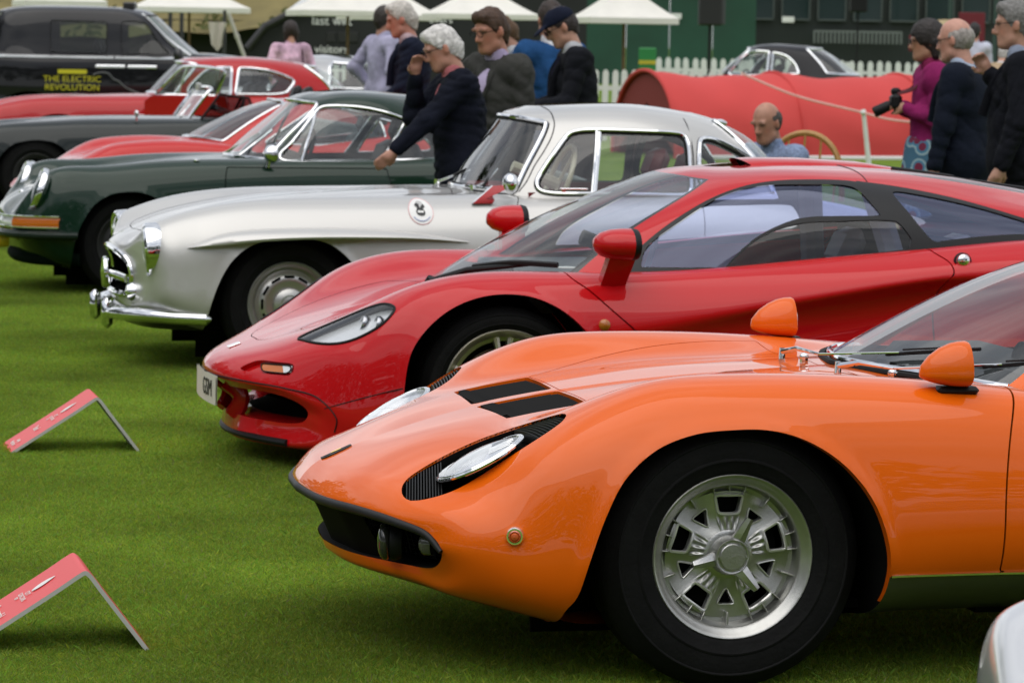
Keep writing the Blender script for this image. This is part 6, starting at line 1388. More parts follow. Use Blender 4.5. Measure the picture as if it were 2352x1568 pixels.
def red_coupe():
    root = car_root('red_grand_tourer', 'red fastback grand tourer with its near door open, chrome window frames, by the black taxi', (-5.25, 39.4))
    root.location[2] = ground_z(0, 39.4)
    P_ = paint('post_red_paint', (.42, .008, .010), .33); net = [[(h*.98, a*1.12, z*1.0) for h, a, z in r] for r in SL_NET]; cab = scale_cab(SL_CAB, 1.36, .98, 1.0, .12, .97); arch = SL_ARCH*np.array([1.02, .98])
    cp = smooth([(1.2,0),(1.2,0),(1.25,.3),(1.35,.55),(1.6,.58),(2.4,.58),(2.8,.48),(3.1,.2),(3.1,0),(3.1,0),(1.8,-.3)], 5)
    simple_body(root, net, [arch, shift_arch(arch, 2.7)], P_, cp)
    f = lambda pts: smooth([((a-.97)*1.36+.97+.12, z) for a, z in pts], 5)
    sw = f([(1.255,.88),(1.262,.94),(1.394,1.12),(1.44,1.155),(1.54,1.174),(1.62,1.175),(1.62,1.175),(1.60,.87),(1.60,.87)]); qw = f([(1.68,1.172),(1.68,1.172),(1.80,1.168),(1.95,1.140),(2.10,1.07),(2.14,1.03),(2.10,.95),(2.06,.90),(1.64,.875),(1.64,.875)])
    greenhouse(root, cab, P_, sw, qw, r=.018)
    R0 = net[0]; edge = smooth([(a, -h, z) for h, a, z in R0], 5, closed=False); full = np.concatenate([edge[::-1], (edge*np.array([1, -1, 1]))[1:-1]]); n = len(full)
    add('grille_back', Patch(np.concatenate([full+np.array([.03, 0, 0]), [full.mean(0)+np.array([.05, 0, 0])]]), [(i, (i+1) % n, n) for i in range(n)]), DARK, root)
    add('wing_vent', box((.95, -.835, .62), (.12, .02, .05), .008), CHROME, root)
    # open front door with its window frame
    d = empty_part('open_door', root, (.97, -.86, 0)); d.rotation_euler = (0, 0, -radians(28))
    dp = np.array([(.0, .32), (.0, .32), (.0, .80), (.08, .86), (.95, .87), (.97, .80), (.95, .34)]); add('door_skin', poly_solid(dp, .07, base=-.05), P_, d)
    wf = smooth([(.10, .87), (.10, .87), (.38, 1.15), (.45, 1.19), (.88, 1.165), (.92, 1.14), (.82, .87), (.82, .87)], 5); add('window_frame', tube(np.stack([wf[:, 0], np.zeros(len(wf)), wf[:, 1]], 1), .017, 7, True), CHROME, d)
    add('divider', tube([(.38, 0, .87), (.48, 0, 1.18)], .012, 6), CHROME, d); add('pane', poly_solid(wf, .004), glass('grey_green_glass', (.62, .66, .65), 1.6), d)
    for s in (-1, 1): round_lamp(root, (-.74, s*.59, .58), .09, bez=.018)
    cabin_fit(root, 1.25, 3.0, .86, LEATHER, 1.75)
    w = disc_wheel(root, .335, .20, .17, 'wire', CHROME); place_wheels(w, [(0, .335), (2.7, .335, 1), (0, .335, -1), (2.7, .335, -1)], .76)
red_coupe()
def far_car(name, label, O, rz, P_, cabs, net, arch, wb, sw, qw, zs=1.0, dz=0.):
    root = car_root(name, label, O, rz); root.location[2] = ground_z(0, O[1])+dz
    cp = smooth([(1.1,0),(1.1,0),(1.15,.3),(1.25,.55),(1.5,.58),(1.9,.58),(2.2,.45),(2.4,.2),(2.4,0),(2.4,0),(1.8,-.3)], 5)
    simple_body(root, net, [arch, shift_arch(arch, wb)], P_, cp, 100, 40); greenhouse(root, cabs, P_, sw, qw, r=.02, nu=100, nv=44)
    w = disc_wheel(root, .33, .2, .17, 'steel'); place_wheels(w, [(0, .33), (wb, .33, 1), (0, .33, -1), (wb, .33, -1)], .74); cabin_fit(root, 1.0, 2.3, .82, LEATHER, 1.4)
    for s in (-1, 1): round_lamp(root, (-.62, s*.58, .6), .085, bez=.016)
    return root
SWG = smooth([(1.262,.88),(1.258,.945),(1.394,1.120),(1.432,1.155),(1.537,1.174),(1.763,1.172),(1.95,1.166),(2.005,1.157),(2.026,1.13),(2.028,.90),(2.0,.866),(1.53,.867)], 5); QWG = smooth([(2.078,.95),(2.095,1.117),(2.13,1.140),(2.19,1.133),(2.287,1.094),(2.40,1.03),(2.40,.915),(2.10,.905)], 5)
far_car('silver_fastback', 'silver fastback whose tail shows beyond the red grand tourer roof', (-3.3, 46.2), -radians(60), mat('silver_far_paint', (.50, .50, .50), .3, .5, 1.), scale_cab(SL_CAB, 1.1, 1, .98), [[(h, a*1.05, z) for h, a, z in r] for r in SL_NET], SL_ARCH, 2.4, SWG*np.array([1.1, .98])-np.array([.097, 0]), None)
far_car('black_coupe', 'black rounded coupe with thick chrome rear window frame behind the red cover', (2.45, 56.5), radians(-25), mat('charcoal_paint', (.007, .007, .010), .4, 0, .5, spec=.1), scale_cab(RE_CAB, 1.22, 1, 1.14, .1), [[(h, a*1.05, z*1.1) for h, a, z in r] for r in RE_NET], RE_ARCH, 2.3,
        smooth([(((a-.66)*1.0+.66)*1.22+.1, z*1.14) for a, z in [(.99,.845),(1.05,.95),(1.19,1.12),(1.26,1.165),(1.40,1.172),(1.52,1.165),(1.52,1.165),(1.52,.845),(1.52,.845)]], 5), smooth([(a*1.22+.1, z*1.14) for a, z in [(1.57,1.16),(1.57,1.16),(1.75,1.11),(1.88,1.0),(1.95,.87),(1.95,.87),(1.57,.845),(1.57,.845)]], 5))
def taxi():
    root = empty('taxi', 'tall black taxi with yellow lettering on its door and chrome window line, far left', 'taxi', (-3.50, 47.2, ground_z(0, 47)), pi+radians(3))
    P_ = paint('taxi_black', (.006, .006, .008), .3)
    net = []
    for a, hw, zt, zs, zb in ((-.93, .55, .80, .70, .35), (-.90, .70, .88, .78, .28), (-.80, .80, .97, .86, .24), (-.4, .90, 1.10, .98, .22), (.1, .93, 1.18, 1.05, .22), (.6, .935, 1.24, 1.14, .22), (1.3, .94, 1.26, 1.18, .22), (2.4, .94, 1.26, 1.18, .22), (3.2, .93, 1.26, 1.18, .24), (3.7, .90, 1.22, 1.13, .28), (3.85, .82, 1.05, .95, .34)):
        net.append([(0, a, zt), (hw*.4, a, zt), (hw*.75, a, zt-.01), (hw*.92, a, zs+.02), (hw*.985, a, zs-.10), (hw, a, .62), (hw*.985, a, .36), (hw*.9, a, zb), (hw*.4, a, zb-.02), (0, a, zb-.02)])
    arch = smooth([(-.42,.05),(-.42,.05),(-.42,.35),(-.38,.52),(-.25,.66),(0,.72),(.25,.66),(.38,.52),(.42,.35),(.42,.05),(.42,.05)], 5)
    d1 = smooth([(.62,.3),(.62,.3),(.60,1.0),(.62,1.12),(1.62,1.12),(1.64,1.12),(1.64,.3),(1.64,.3)], 4)
    S = simple_body(root, net, [arch, shift_arch(arch, 2.985)], P_, smooth([(.8,-.3),(.8,-.3),(.8,.8),(.8,.8),(3.4,.8),(3.4,.8),(3.4,-.3),(3.4,-.3)], 3), 130, 56, d1, .6)
    cab = [[(.70,0,1.19),(.74,.35,1.19),(.80,.62,1.19),(.98,.84,1.19),(1.7,.87,1.19),(2.9,.87,1.19),(3.4,.80,1.19),(3.72,.5,1.19),(3.78,0,1.19)],
           [(.98,0,1.40),(1.01,.33,1.40),(1.08,.58,1.39),(1.24,.77,1.38),(1.8,.81,1.40),(2.9,.81,1.40),(3.38,.74,1.39),(3.66,.46,1.4),(3.72,0,1.4)],
           [(1.26,0,1.66),(1.28,.31,1.66),(1.34,.53,1.655),(1.46,.70,1.65),(1.9,.74,1.67),(2.9,.74,1.67),(3.32,.67,1.66),(3.56,.42,1.66),(3.62,0,1.66)],
           [(1.42,0,1.78),(1.45,.28,1.785),(1.52,.46,1.785),(1.65,.60,1.79),(2.0,.64,1.80),(2.9,.64,1.80),(3.25,.56,1.79),(3.42,.36,1.78),(3.46,0,1.78)],
           [(1.75,0,1.845),(1.8,.12,1.845),(1.9,.2,1.848),(2.0,.25,1.85),(2.2,.27,1.855),(2.8,.27,1.855),(3.0,.22,1.85),(3.1,.12,1.845),(3.12,0,1.845)]]
    sw = smooth([(1.14,1.235),(1.14,1.235),(1.30,1.40),(1.46,1.62),(1.52,1.65),(1.75,1.655),(1.78,1.64),(1.78,1.235),(1.78,1.235)], 4); qw = smooth([(1.98,1.235),(1.98,1.235),(1.98,1.65),(1.98,1.65),(2.72,1.655),(2.72,1.655),(2.72,1.235),(2.72,1.235)], 3)
    greenhouse(root, cab, P_, sw, qw, r=.006, frame=BLACK, gl=glass('taxi_glass', (.52, .60, .56), 1.5), nu=130, nv=56)
    C = cab_grid(cab, 60, 30).both()
    for s in (-1, 1):
        for j, (a0, a1) in enumerate(((.70, 1.86), (1.88, 3.5))):
            pl = onto(S.both(), [(a, 1.175) for a in np.linspace(a0, a1, 12)], 'y', far=(s > 0)); 
            if len(pl) > 3: add('waist_moulding', tube(pl+np.array([0, s*.005, 0]), .022, 6), CHROME, root)
        ap = np.array([(.88, s*.74, 1.20), (1.16, s*.66, 1.40), (1.42, s*.60, 1.64), (1.54, s*.53, 1.745)]); add('pillar_trim', tube(smooth(ap, 5, False)+np.array([0, s*.02, 0]), .035, 8, sq=.02), mat('bright_trim', (.72, .73, .74), .25, .8), root)
        for a in (1.50, 1.92): add('door_handle', box((a, s*.942, 1.06), (.40, .03, .045), .012), CHROME, root)
        add('door_mirror', join(ball((1.02, s*1.02, 1.22), (.07, .09, .10), 14, 10), tube([(1.0, s*.88, 1.12), (1.02, s*1.0, 1.18)], .03, 8)), SATIN, root)
        round_lamp(root, (-.90, s*.62, .70), .10, bez=.02)
    add('grille', join(*[box((-.945, b, .58), (.03, .02, .28)) for b in np.linspace(-.28, .28, 11)], box((-.94, 0, .74), (.04, .66, .03)), box((-.94, 0, .43), (.04, .66, .03))), CHROME, root, kind='stuff')
    add('roof_sign', box((1.72, 0, 1.87), (.16, .62, .10), .02), SATIN, root)
    Y_ = mat('yellow_print', (.62, .55, .02), .5)
    # lettering on the side that faces the lawn (local +b after the half turn)
    for s_, sz, z, a in (('THE ELECTRIC', .112, .885, 2.42), ('REVOLUTION', .112, .775, 2.42)):
        t = text('lettering', s_, sz, Y_, root, .002); t.rotation_euler = (pi/2, 0, pi); t.location = (a, .952, z); t.scale = (1.05, 1, 1)
    add('yellow_bar', box((2.42, .945, .985), (.38, .012, .055)), Y_, root)
    sk = smooth([(2.15,.95),(2.05,.98),(1.95,.97),(1.88,.90),(1.80,.86),(1.72,.79),(1.66,.76),(1.56,.72),(1.46,.68)], 4, False); add('skyline_print', tube(np.stack([sk[:, 0], np.full(len(sk), .945), sk[:, 1]], 1), .008, 4), mat('grey_print', (.16, .16, .17), .5), root)
    for a, b in ((1.75, .4), (1.75, -.4), (2.7, .3), (2.7, -.3)): add('seat', seat((a-.25, b, .62), .46, .55, .2), LEATHER, root)
    add('cabin_floor', box((2.2, 0, .55), (2.8, 1.6, .06)), DARK, root); add('partition', box((2.05, 0, .9), (.03, 1.5, .6)), DARK, root)
    w = disc_wheel(root, .35, .21, .2, 'spoke5'); place_wheels(w, [(0, .35), (2.985, .35, 1), (0, .35, -1), (2.985, .35, -1)], .83)
taxi()
def near_white():
    root = car_root('silver_white_car', 'pale silver rounded front wing, closest car in the bottom right corner', (1.57, 5.20))
    P_ = mat('pale_silver_paint', (.62, .63, .66), .3, .3, 1.); net = [[(h, a, z*.98) for h, a, z in r] for r in SL_NET]; arch = SL_ARCH*np.array([1, .98])
    simple_body(root, net, [arch, shift_arch(arch, 2.4)], P_, None, 220, 90)
    greenhouse(root, scale_cab(SL_CAB, 1, 1, .98), P_, SWG*np.array([1, .98]), QWG*np.array([1, .98]))
    w = disc_wheel(root, .33, .205, .18, 'steel'); place_wheels(w, [(0, .33), (2.4, .33, 1), (0, .33, -1), (2.4, .33, -1)], .765)
near_white()
# ---------------------------------------------------------------- behind the row: marquees, scoreboard, hoarding, fences, parasols
def at(x, y, d):
    """world point seen at photo position (x, y) [2352 px wide] at depth d: used to read places off the photograph"""
    return np.array([(x-1176)*d/8000., d, 1.605-(y-96-.017*(x-1176))*d/8000.])
GZ = lambda d: float(ground_z(0, d))
CANVAS = mat('parasol_canvas', (.74, .72, .66), .8, var=.05, vscale=3, bump=.2, bscale=8); WOOD = mat('teak', (.16, .085, .035), .6, var=.25, vscale=14)
def parasol(x, d, ez, w, label, poles=1, rz=.3):
    X = (x-1176)*d/8000; g = GZ(d); root = empty('parasol', label, 'parasol', (X, d, g), rz, 'white parasols')
    n = 8; rows = []
    for t in np.linspace(0, 1, 9):
        ring = []
        for k in range(n*4):
            a = 2*pi*k/(n*4); c = abs(((k/4.) % 1)-.5)*2; sq = 1/max(abs(cos(a)), abs(sin(a)))
            r = w/2*sq*(t*(1-.04*(1-c)*t)); ring.append((r*cos(a), r*sin(a), ez-g+.62*(1-t)**1.15-.03*(1-c)*sin(pi*t)))
        rows.append(ring)
    top = grid_patch(np.array(rows), cv=True); top.N = None
    e1 = np.array(rows[-1]); val = grid_patch(np.stack([e1, e1+np.array([0, 0, -.10])]), cv=True); val.N = None
    add('canopy', top, CANVAS, root, sharp=25); add('valance', val, CANVAS, root)
    add('pole', tube([(0, 0, 0), (0, 0, ez-g+.66)], .028, 10), WOOD, root); add('base', revolve([(0, .08), (.28, .08), (.30, .04), (.30, 0), (0, 0)], 24, 'z'), mat('stone_base', (.3, .3, .29), .8), root)
    for k in range(8):
        a = 2*pi*k/8; sq = 1/max(abs(cos(a)), abs(sin(a))); add('rib', tube([(0, 0, ez-g+.50), (w/2*sq*.98*cos(a), w/2*sq*.98*sin(a), ez-g-.02)], .011, 5), WOOD, root)
    return root
parasol(128, 66, 2.22, 1.55, 'white parasol showing only its lower edge above the black taxi roof')
parasol(425, 70, 2.17, 2.05, 'white parasol to the right of the taxi windscreen')
parasol(788, 64, 2.11, 1.95, 'white parasol in front of the black scoreboard lettering', rz=.25)
parasol(880, 72, 2.10, 2.05, 'white parasol behind the two men in lilac shirt and navy jacket', rz=.1)
parasol(1090, 68, 2.12, 1.95, 'white parasol above the man in the grey jacket', rz=.2)
parasol(1420, 60, 2.04, 1.55, 'white parasol with wooden pole left of the loudspeaker', rz=.2)
p_ = empty('parasol_prop', 'pale diagonal pole leaning down from the parasol behind the red grand tourer', 'pole', at(515, 75, 62)*np.array([1, 1, 0]))
a0 = at(515, 32, 62)-np.array(p_.location); a1 = at(556, 140, 62)-np.array(p_.location); a1[2] = max(a1[2], 0.6); dd = a1-a0
add('shaft', tube([a0, a0+dd*3.2 if False else a1+dd*.9], .035, 8), mat('pale_pole', (.45, .43, .38), .5), p_); add('collar', tube([a0+dd*.45, a0+dd*.52], .045, 8), mat('pale_pole', (.45, .43, .38), .5), p_)
# scoreboard pavilion
BOARD = mat('board_black', (.008, .009, .009), .6, var=.2, vscale=2)
s_ = empty('scoreboard', 'black cricket scoreboard with white lettering behind the parasols', 'scoreboard', (-2.6, 82, GZ(82)))
def loc(x, y, d, o): return at(x, y, d)-np.array(o.location)
pl = [loc(555, 240, 82, s_), loc(565, 105, 82, s_), loc(600, 62, 82, s_), loc(735, -8, 82, s_), loc(800, -30, 82, s_), loc(1335, -30, 82, s_), loc(1335, 240, 82, s_)]
add('board', poly_solid(np.array([(p[0], max(p[2], 0)) for p in pl]), .4), BOARD, s_)
add('roof_edge', tube([loc(560, 112, 81.8, s_), loc(600, 62, 81.8, s_), loc(735, -8, 81.8, s_), loc(800, -40, 81.8, s_)], .10, 8), mat('roof_black', (.012, .012, .012), .5), s_)
LET = mat('letter_white', (.85, .85, .83), .6)
for st, x, y, sz in (('last wkt', 750, 49, .30), ('visitors', 750, 114, .27), ('overs', 1000, 46, .25)):
    t = text('lettering', st, sz, LET, s_, .01); t.rotation_euler = (pi/2, 0, 0); t.location = loc(x, y, 81.7, s_); t.location[1] = -.03
for k in range(3):
    q = loc(748+26*k, 86, 81.6, s_); q[1] = -.02; add('digit_panel', box(q, (.21, .04, .24), .01), mat('digit_black', (.018, .018, .018), .4), s_)
# the khaki tent with camouflage leaves along its eave
K_ = mat('khaki_canvas', (.165, .135, .045), .85, var=.25, vscale=1.2); t_ = empty('khaki_tent', 'khaki canvas tent with leafy fringe behind the taxi, top left corner', 'tent', (-9, 88, GZ(88)))
e0, e1 = loc(-520, 115, 88, t_), loc(600, 62, 88, t_); r0, r1 = loc(-520, -60, 92, t_), loc(760, -60, 92, t_)
G = np.array([[e0*(1-u)*(1-v)+e1*u*(1-v)+r0*(1-u)*v+r1*u*v+np.array([0, 0, -.12*sin(pi*u*5)**2*(1-v)]) for v in np.linspace(0, 1, 8)] for u in np.linspace(0, 1, 30)]); q = grid_patch(G); q.N = None; add('roof', q, K_, t_)
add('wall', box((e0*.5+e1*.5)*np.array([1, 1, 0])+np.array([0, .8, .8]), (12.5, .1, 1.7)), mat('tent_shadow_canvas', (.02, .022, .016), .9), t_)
lv = []
for k in range(420):
    u = rng.random(); v = rng.random()**2*.45; c = e0*(1-u)*(1-v)+e1*u*(1-v)+r0*(1-u)*v+r1*u*v+np.array([0, -.08, .02]); a = rng.random()*6.28; L_ = .05+.09*rng.random()
    if (sin(u*23)+sin(u*51+1)) < .2: continue
    d1 = np.array([cos(a), 0, sin(a)])*L_; d2 = np.array([-sin(a), -.3, cos(a)])*L_*.35; lv.append(Patch(np.array([c-d1, c+d2, c+d1, c-d2]), [(0, 1, 2), (0, 2, 3)]))
add('leaf_fringe', join(*lv), mat('leaf_olive', (.07, .085, .015), .7, var=.3), t_, kind='stuff')
for x in (382, 408): 
    add('tent_post', tube([loc(x, 24, 84, t_)*np.array([1, 1, 0]), loc(x, 24, 84, t_)], .05, 8), SATIN, t_)
c_ = at(490, 85, 60); o = empty('hanging_cloth', 'pale cloth hanging under the parasol edge by the khaki tent', 'cloth', (c_[0], 60, GZ(60)))
add('cloth', xf(grid_patch(np.array([[(.16*u*(1-.35*v), .03*sin(6*u+3*v), -.5*v*(1-.25*abs(u))) for v in np.linspace(0, 1, 9)] for u in np.linspace(-1, 1, 13)])), (0, 0, c_[2]-GZ(60)+.25)), mat('pale_cloth', (.52, .47, .42), .85), o); add('stand', tube([(.12, .02, 0), (.12, .02, 1.85)], .03, 6), SATIN, o)
# green hoarding and dark pavilion on the right
GREEN = mat('hoarding_green', (.010, .060, .034), .6, var=.25, vscale=.6); h_ = empty('hoarding', 'tall dark green hoarding behind the picket fence', 'hoarding', (1.5, 100, GZ(100)))
xs_ = np.linspace(930, 1722, 9)
for i in range(8):
    a, b = loc(xs_[i], 0, 100, h_)[0], loc(xs_[i+1], 0, 100, h_)[0]; add('panel', box(((a+b)/2, .01*(i % 2), 1.6), (b-a-.015, .06, 3.4), .01), GREEN, h_)
for x, y in ((1540, 38), (1793, 46)): 
    q = loc(x, y, 99.6, h_); add('notice', box((q[0], -.10 if x < 1700 else -.7, q[2]), (.34 if x > 1600 else .30, .03, .16), .005), WHITE, h_)
b_ = empty('pavilion', 'dark glazed pavilion with pale window bars behind the black coupe', 'building', (9.5, 104, GZ(104)))
x0, x1 = loc(1715, 0, 104, b_)[0], loc(2420, 0, 104, b_)[0]
add('wall', box(((x0+x1)/2, .3, 1.8), (x1-x0, .3, 3.8)), mat('pavilion_dark', (.010, .016, .014), .5, var=.2, vscale=.5), b_)
for k, x in enumerate(np.linspace(1735, 2400, 9)):
    q = loc(x, 20, 103, b_)[0]; e = empty_part('window', b_, (q, -.02, 2.35)); add('frame', join(box((0, 0, .42), (.86, .05, .05)), box((0, 0, -.42), (.86, .05, .05)), box((-.41, 0, 0), (.04, .05, .84)), box((.41, 0, 0), (.04, .05, .84))), mat('window_grey', (.07, .085, .08), .5), e); add('pane', box((0, .02, 0), (.8, .02, .8)), mat('dark_pane', (.02, .035, .035), .08, 0, 0), e)
rl = [box((loc(x, 0, 103, b_)[0], -.35, 1.42), (.05, .05, .34)) for x in np.linspace(1860, 2060, 22)]
add('railing', join(box(((loc(1855, 0, 103, b_)[0]+loc(2065, 0, 103, b_)[0])/2, -.35, 1.6), (2.6, .06, .05)), *rl), mat('rail_grey', (.17, .19, .18), .6), b_, kind='stuff')
for x, y0, y1, w in ((2110, 82, 118, 75), (2215, 30, 100, 60), (2310, 30, 95, 70)):
    q0, q1 = loc(x, y1, 98, b_), loc(x, y0, 98, b_); add('banner', box((q0[0], q0[1], (q0[2]+q1[2])/2), (w*98/8000, .05, abs(q1[2]-q0[2])), .01), mat('banner_red', (.16, .012, .022), .7), b_)
for x in (2165, 2268): q = loc(x, 0, 97, b_); add('post', box((q[0], q[1], 1.7), (.09, .09, 3.5)), mat('post_green', (.03, .06, .05), .6), b_)
aw = loc(2155, 60, 90, b_); add('awning', xf(grid_patch(np.array([[(u*.62, -.5*v, .16*(1-u*u)-.20*v) for v in np.linspace(0, 1, 4)] for u in np.linspace(-1, 1, 15)])), aw), mat('awning_beige', (.36, .28, .15), .8), b_)
# loudspeaker on its stand
q = at(1616, 30, 70); o = empty('loudspeaker', 'black loudspeaker box on a thin stand in front of the green hoarding', 'speaker', (q[0], 70, GZ(70)))
add('cabinet', box((0, 0, q[2]-GZ(70)+.1), (.46, .4, .72), .03), mat('speaker_black', (.012, .012, .013), .5), o); add('side_panel', box((.24, .06, q[2]-GZ(70)+.1), (.12, .36, .68), .02), mat('speaker_grey', (.06, .06, .065), .5), o); add('pole', tube([(0, 0, .0), (0, 0, q[2]-GZ(70)-.2)], .028, 8), BLACK, o)
for k in range(3): a = 2*pi*k/3; add('leg', tube([(0, 0, .7), (.45*cos(a), .45*sin(a), 0)], .016, 6), BLACK, o)
q = at(1955, 20, 96); o = empty('hanging_speaker', 'small black loudspeaker fixed high on the dark pavilion', 'speaker', (q[0], 96, GZ(96))); add('cabinet', box((0, 0, q[2]-GZ(96)+.2), (.46, .4, .62), .03), BLACK, o); add('bracket', tube([(0, .1, 0), (0, .1, q[2]-GZ(96))], .03, 6), BLACK, o); add('cone', revolve([(.10, -.0), (.08, .03), (0, .04)], 16), BLACK, o).location = (0, -.205, q[2]-GZ(96)+.3)
# picket fences, each picket its own part
PK = mat('picket_white', (.72, .73, .72), .6, var=.05, vscale=4)
def fence(xa, xb, d, top, label, pitch, db=None):
    db = db or d; A = at(xa, 0, d); B = at(xb, 0, db); A[2] = GZ(d); B[2] = GZ(db); Lf = np.linalg.norm((B-A)[:2]); rz = math.atan2(B[1]-A[1], B[0]-A[0])
    root = empty('picket_fence', label, 'fence', A, rz, 'white picket fences'); hh = top; w = pitch*.62
    pk = mesh_data('picket', poly_solid(np.array([(-w/2, 0), (w/2, 0), (w/2, hh-w*.62), (w*.32, hh-w*.2), (0, hh), (-w*.32, hh-w*.2), (-w/2, hh-w*.62)]), .02), PK)
    n = int(Lf/pitch)
    for k in range(n):
        o = bpy.data.objects.new('picket', pk); COL.objects.link(o); o.parent = root; o.location = ((k+.5)*pitch, 0, rng.normal(0, .006)); o.rotation_euler = (0, rng.normal(0, .012), 0)
    for z in (.28*hh, .74*hh): add('rail', box((Lf/2, .03, z), (Lf, .03, .07)), PK, root)
    for k in range(int(Lf/2.2)+1): add('post', box((k*2.2, .06, hh*.48), (.08, .08, hh*.96)), PK, root)
fence(1470, 2110, 76, 1.02, 'white picket fence running behind the black coupe', .20)
fence(1345, 1660, 52, 1.06, 'white picket fence nearer the row, left of the red cover', .145)
fence(695, 800, 78, .80, 'white picket fence below the scoreboard lettering', .19)
# teak tables and bench between the fences
def table(x, d, w, label):
    X = at(x, 0, d)[0]; o = empty('teak_table', label, 'table', (X, d, GZ(d)))
    for k in range(4): add('plank', box((0, -.3+.2*k, .74), (w, .18, .04), .006), WOOD, o)
    for sx in (-1, 1):
        for sy in (-1, 1): add('leg', box((sx*(w/2-.1), sy*.3, .36), (.07, .07, .72)), WOOD, o)
    add('apron', box((0, -.3, .66), (w-.2, .03, .1)), WOOD, o)
table(1552, 68, .95, 'brown teak table between the two picket fences'); table(862, 66, .55, 'brown teak table beside the man in the lilac shirt')
q = at(1475, 110, 72); o = empty('folded_banner', 'bright green and yellow folded banner stand by the parasol pole', 'banner', (q[0], 72, GZ(72)))
add('panel', box((0, 0, .75), (.36, .06, 1.0), .02), mat('bright_green', (.02, .20, .05), .5), o); add('stripe', box((0, -.035, .95), (.36, .01, .08)), mat('stripe_yellow', (.5, .42, .03), .5), o); add('foot', box((0, 0, .12), (.4, .3, .24), .02), mat('pale_green', (.25, .45, .35), .5), o)
# red barrel-vaulted cover
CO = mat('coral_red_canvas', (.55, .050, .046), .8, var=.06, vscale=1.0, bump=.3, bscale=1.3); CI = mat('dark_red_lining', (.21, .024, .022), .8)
A = at(1470, 350, 46.5); A[2] = GZ(46.5); r_ = empty('red_cover', 'long red barrel-vaulted fabric cover open at its left end', 'tent', A, radians(20))
def vault(a, k=1.): return [(a+.08*abs(cos(t))*0, -cos(t)*1.12*k, 1.13*k*max(0, sin(t))**.82) for t in np.linspace(0, pi, 30)]
rows = []
for i, a in enumerate(np.linspace(0, 7.4, 60)):
    sg = .06*abs(math.sin(pi*a/1.85)); rows.append([(x, y*(1-sg*.5)+.012*math.sin(5*a+9*z), z*(1-sg)+.012*math.sin(7*a-6*z)*z) for x, y, z in vault(a)])
q = grid_patch(np.array(rows), flip=True); q.N = None; add('canopy', q, CO, r_)
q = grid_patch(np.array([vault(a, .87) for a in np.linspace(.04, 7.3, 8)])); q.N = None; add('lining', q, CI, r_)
for a in (0, 1.85, 3.7, 5.55, 7.38): add('hoop', tube(np.array(vault(a, 1.002)), .022 if a else .03, 6), CO, r_)
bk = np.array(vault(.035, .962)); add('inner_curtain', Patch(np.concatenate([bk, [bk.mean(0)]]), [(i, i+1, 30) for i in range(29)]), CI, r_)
gf = np.array([(a, -1.13, 0.0) for a in np.linspace(0, 7.4, 20)]); add('ground_strip', tube(gf, .05, 6), mat('ground_strip_white', (.6, .6, .58), .8), r_)
# white rope post
q = at(1983, 350, 44); o = empty('rope_post', 'white post leaning slightly, holding a white rope in front of the red cover', 'post', (q[0], 44, GZ(44)))
add('shaft', tube([(.03, 0, 0), (-.02, 0, .40), (-.06, 0, .72)], [.034, .030, .028], 8), PK, o); add('knot', ball((-.06, -.01, .68), (.04, .04, .035), 10, 6), PK, o)
ra, rb, rc = at(1690, 168, 45)-np.array(o.location), np.array([-.06, 0, .68]), at(2085, 280, 43)-np.array(o.location)
add('rope', tube(np.concatenate([smooth([ra, ra*.55+rb*.45+np.array([0, 0, -.06]), rb], 10, False), smooth([rb, rb*.5+rc*.5+np.array([0, 0, -.02]), rc], 8, False)[1:]]), .014, 6), mat('rope_pink', (.72, .42, .38), .8), o)
# unseen tree belt, added behind the camera so car paint reflects dark surroundings
def tree_mass(name, pts, seed, hmin, hmax, m):
    r2 = np.random.default_rng(seed); V = []; F = []; k = 0
    for (x, y) in pts:
        h = r2.uniform(hmin, hmax); w = r2.uniform(3.6, 5.2); n = 420
        for i in range(n):
            u = r2.normal(size=3); u /= np.linalg.norm(u); rr = r2.random()**.33; c = np.array([x, y, h*.55])+u*rr*np.array([w, w, h*.5]); 
            if c[2] < .4: c[2] = .4+r2.random()
            a = r2.normal(size=3); a /= np.linalg.norm(a); b = np.cross(a, r2.normal(size=3)); b /= np.linalg.norm(b); s = r2.uniform(.5, .95)
            V += [c-a*s, c+b*s*.6, c+a*s, c-b*s*.6]; F += [(k, k+1, k+2), (k, k+2, k+3)]; k += 4
    add(name, Patch(np.array(V), F), m, kind='stuff', label='unseen belt of dark green trees added behind the camera for car paint to reflect', cat='trees')
ang = np.radians(np.linspace(118, 330, 26)); tree_mass('added_tree_belt', [(46*cos(a)*1.1+0, 46*sin(a)*.9+6) for a in ang for _ in (0,)]+[(54*cos(a+.05)*1.1, 54*sin(a+.05)*.9+6) for a in ang], 3, 17, 23, mat('tree_leaf', (.035, .060, .018), .7, var=.4, vscale=1.5))
# ---------------------------------------------------------------- people
def put(x, d): return (float(at(x, 0, d)[0]), d, GZ(d))
FACE_L = pi            # facing the left of the photograph
B_ = np.array
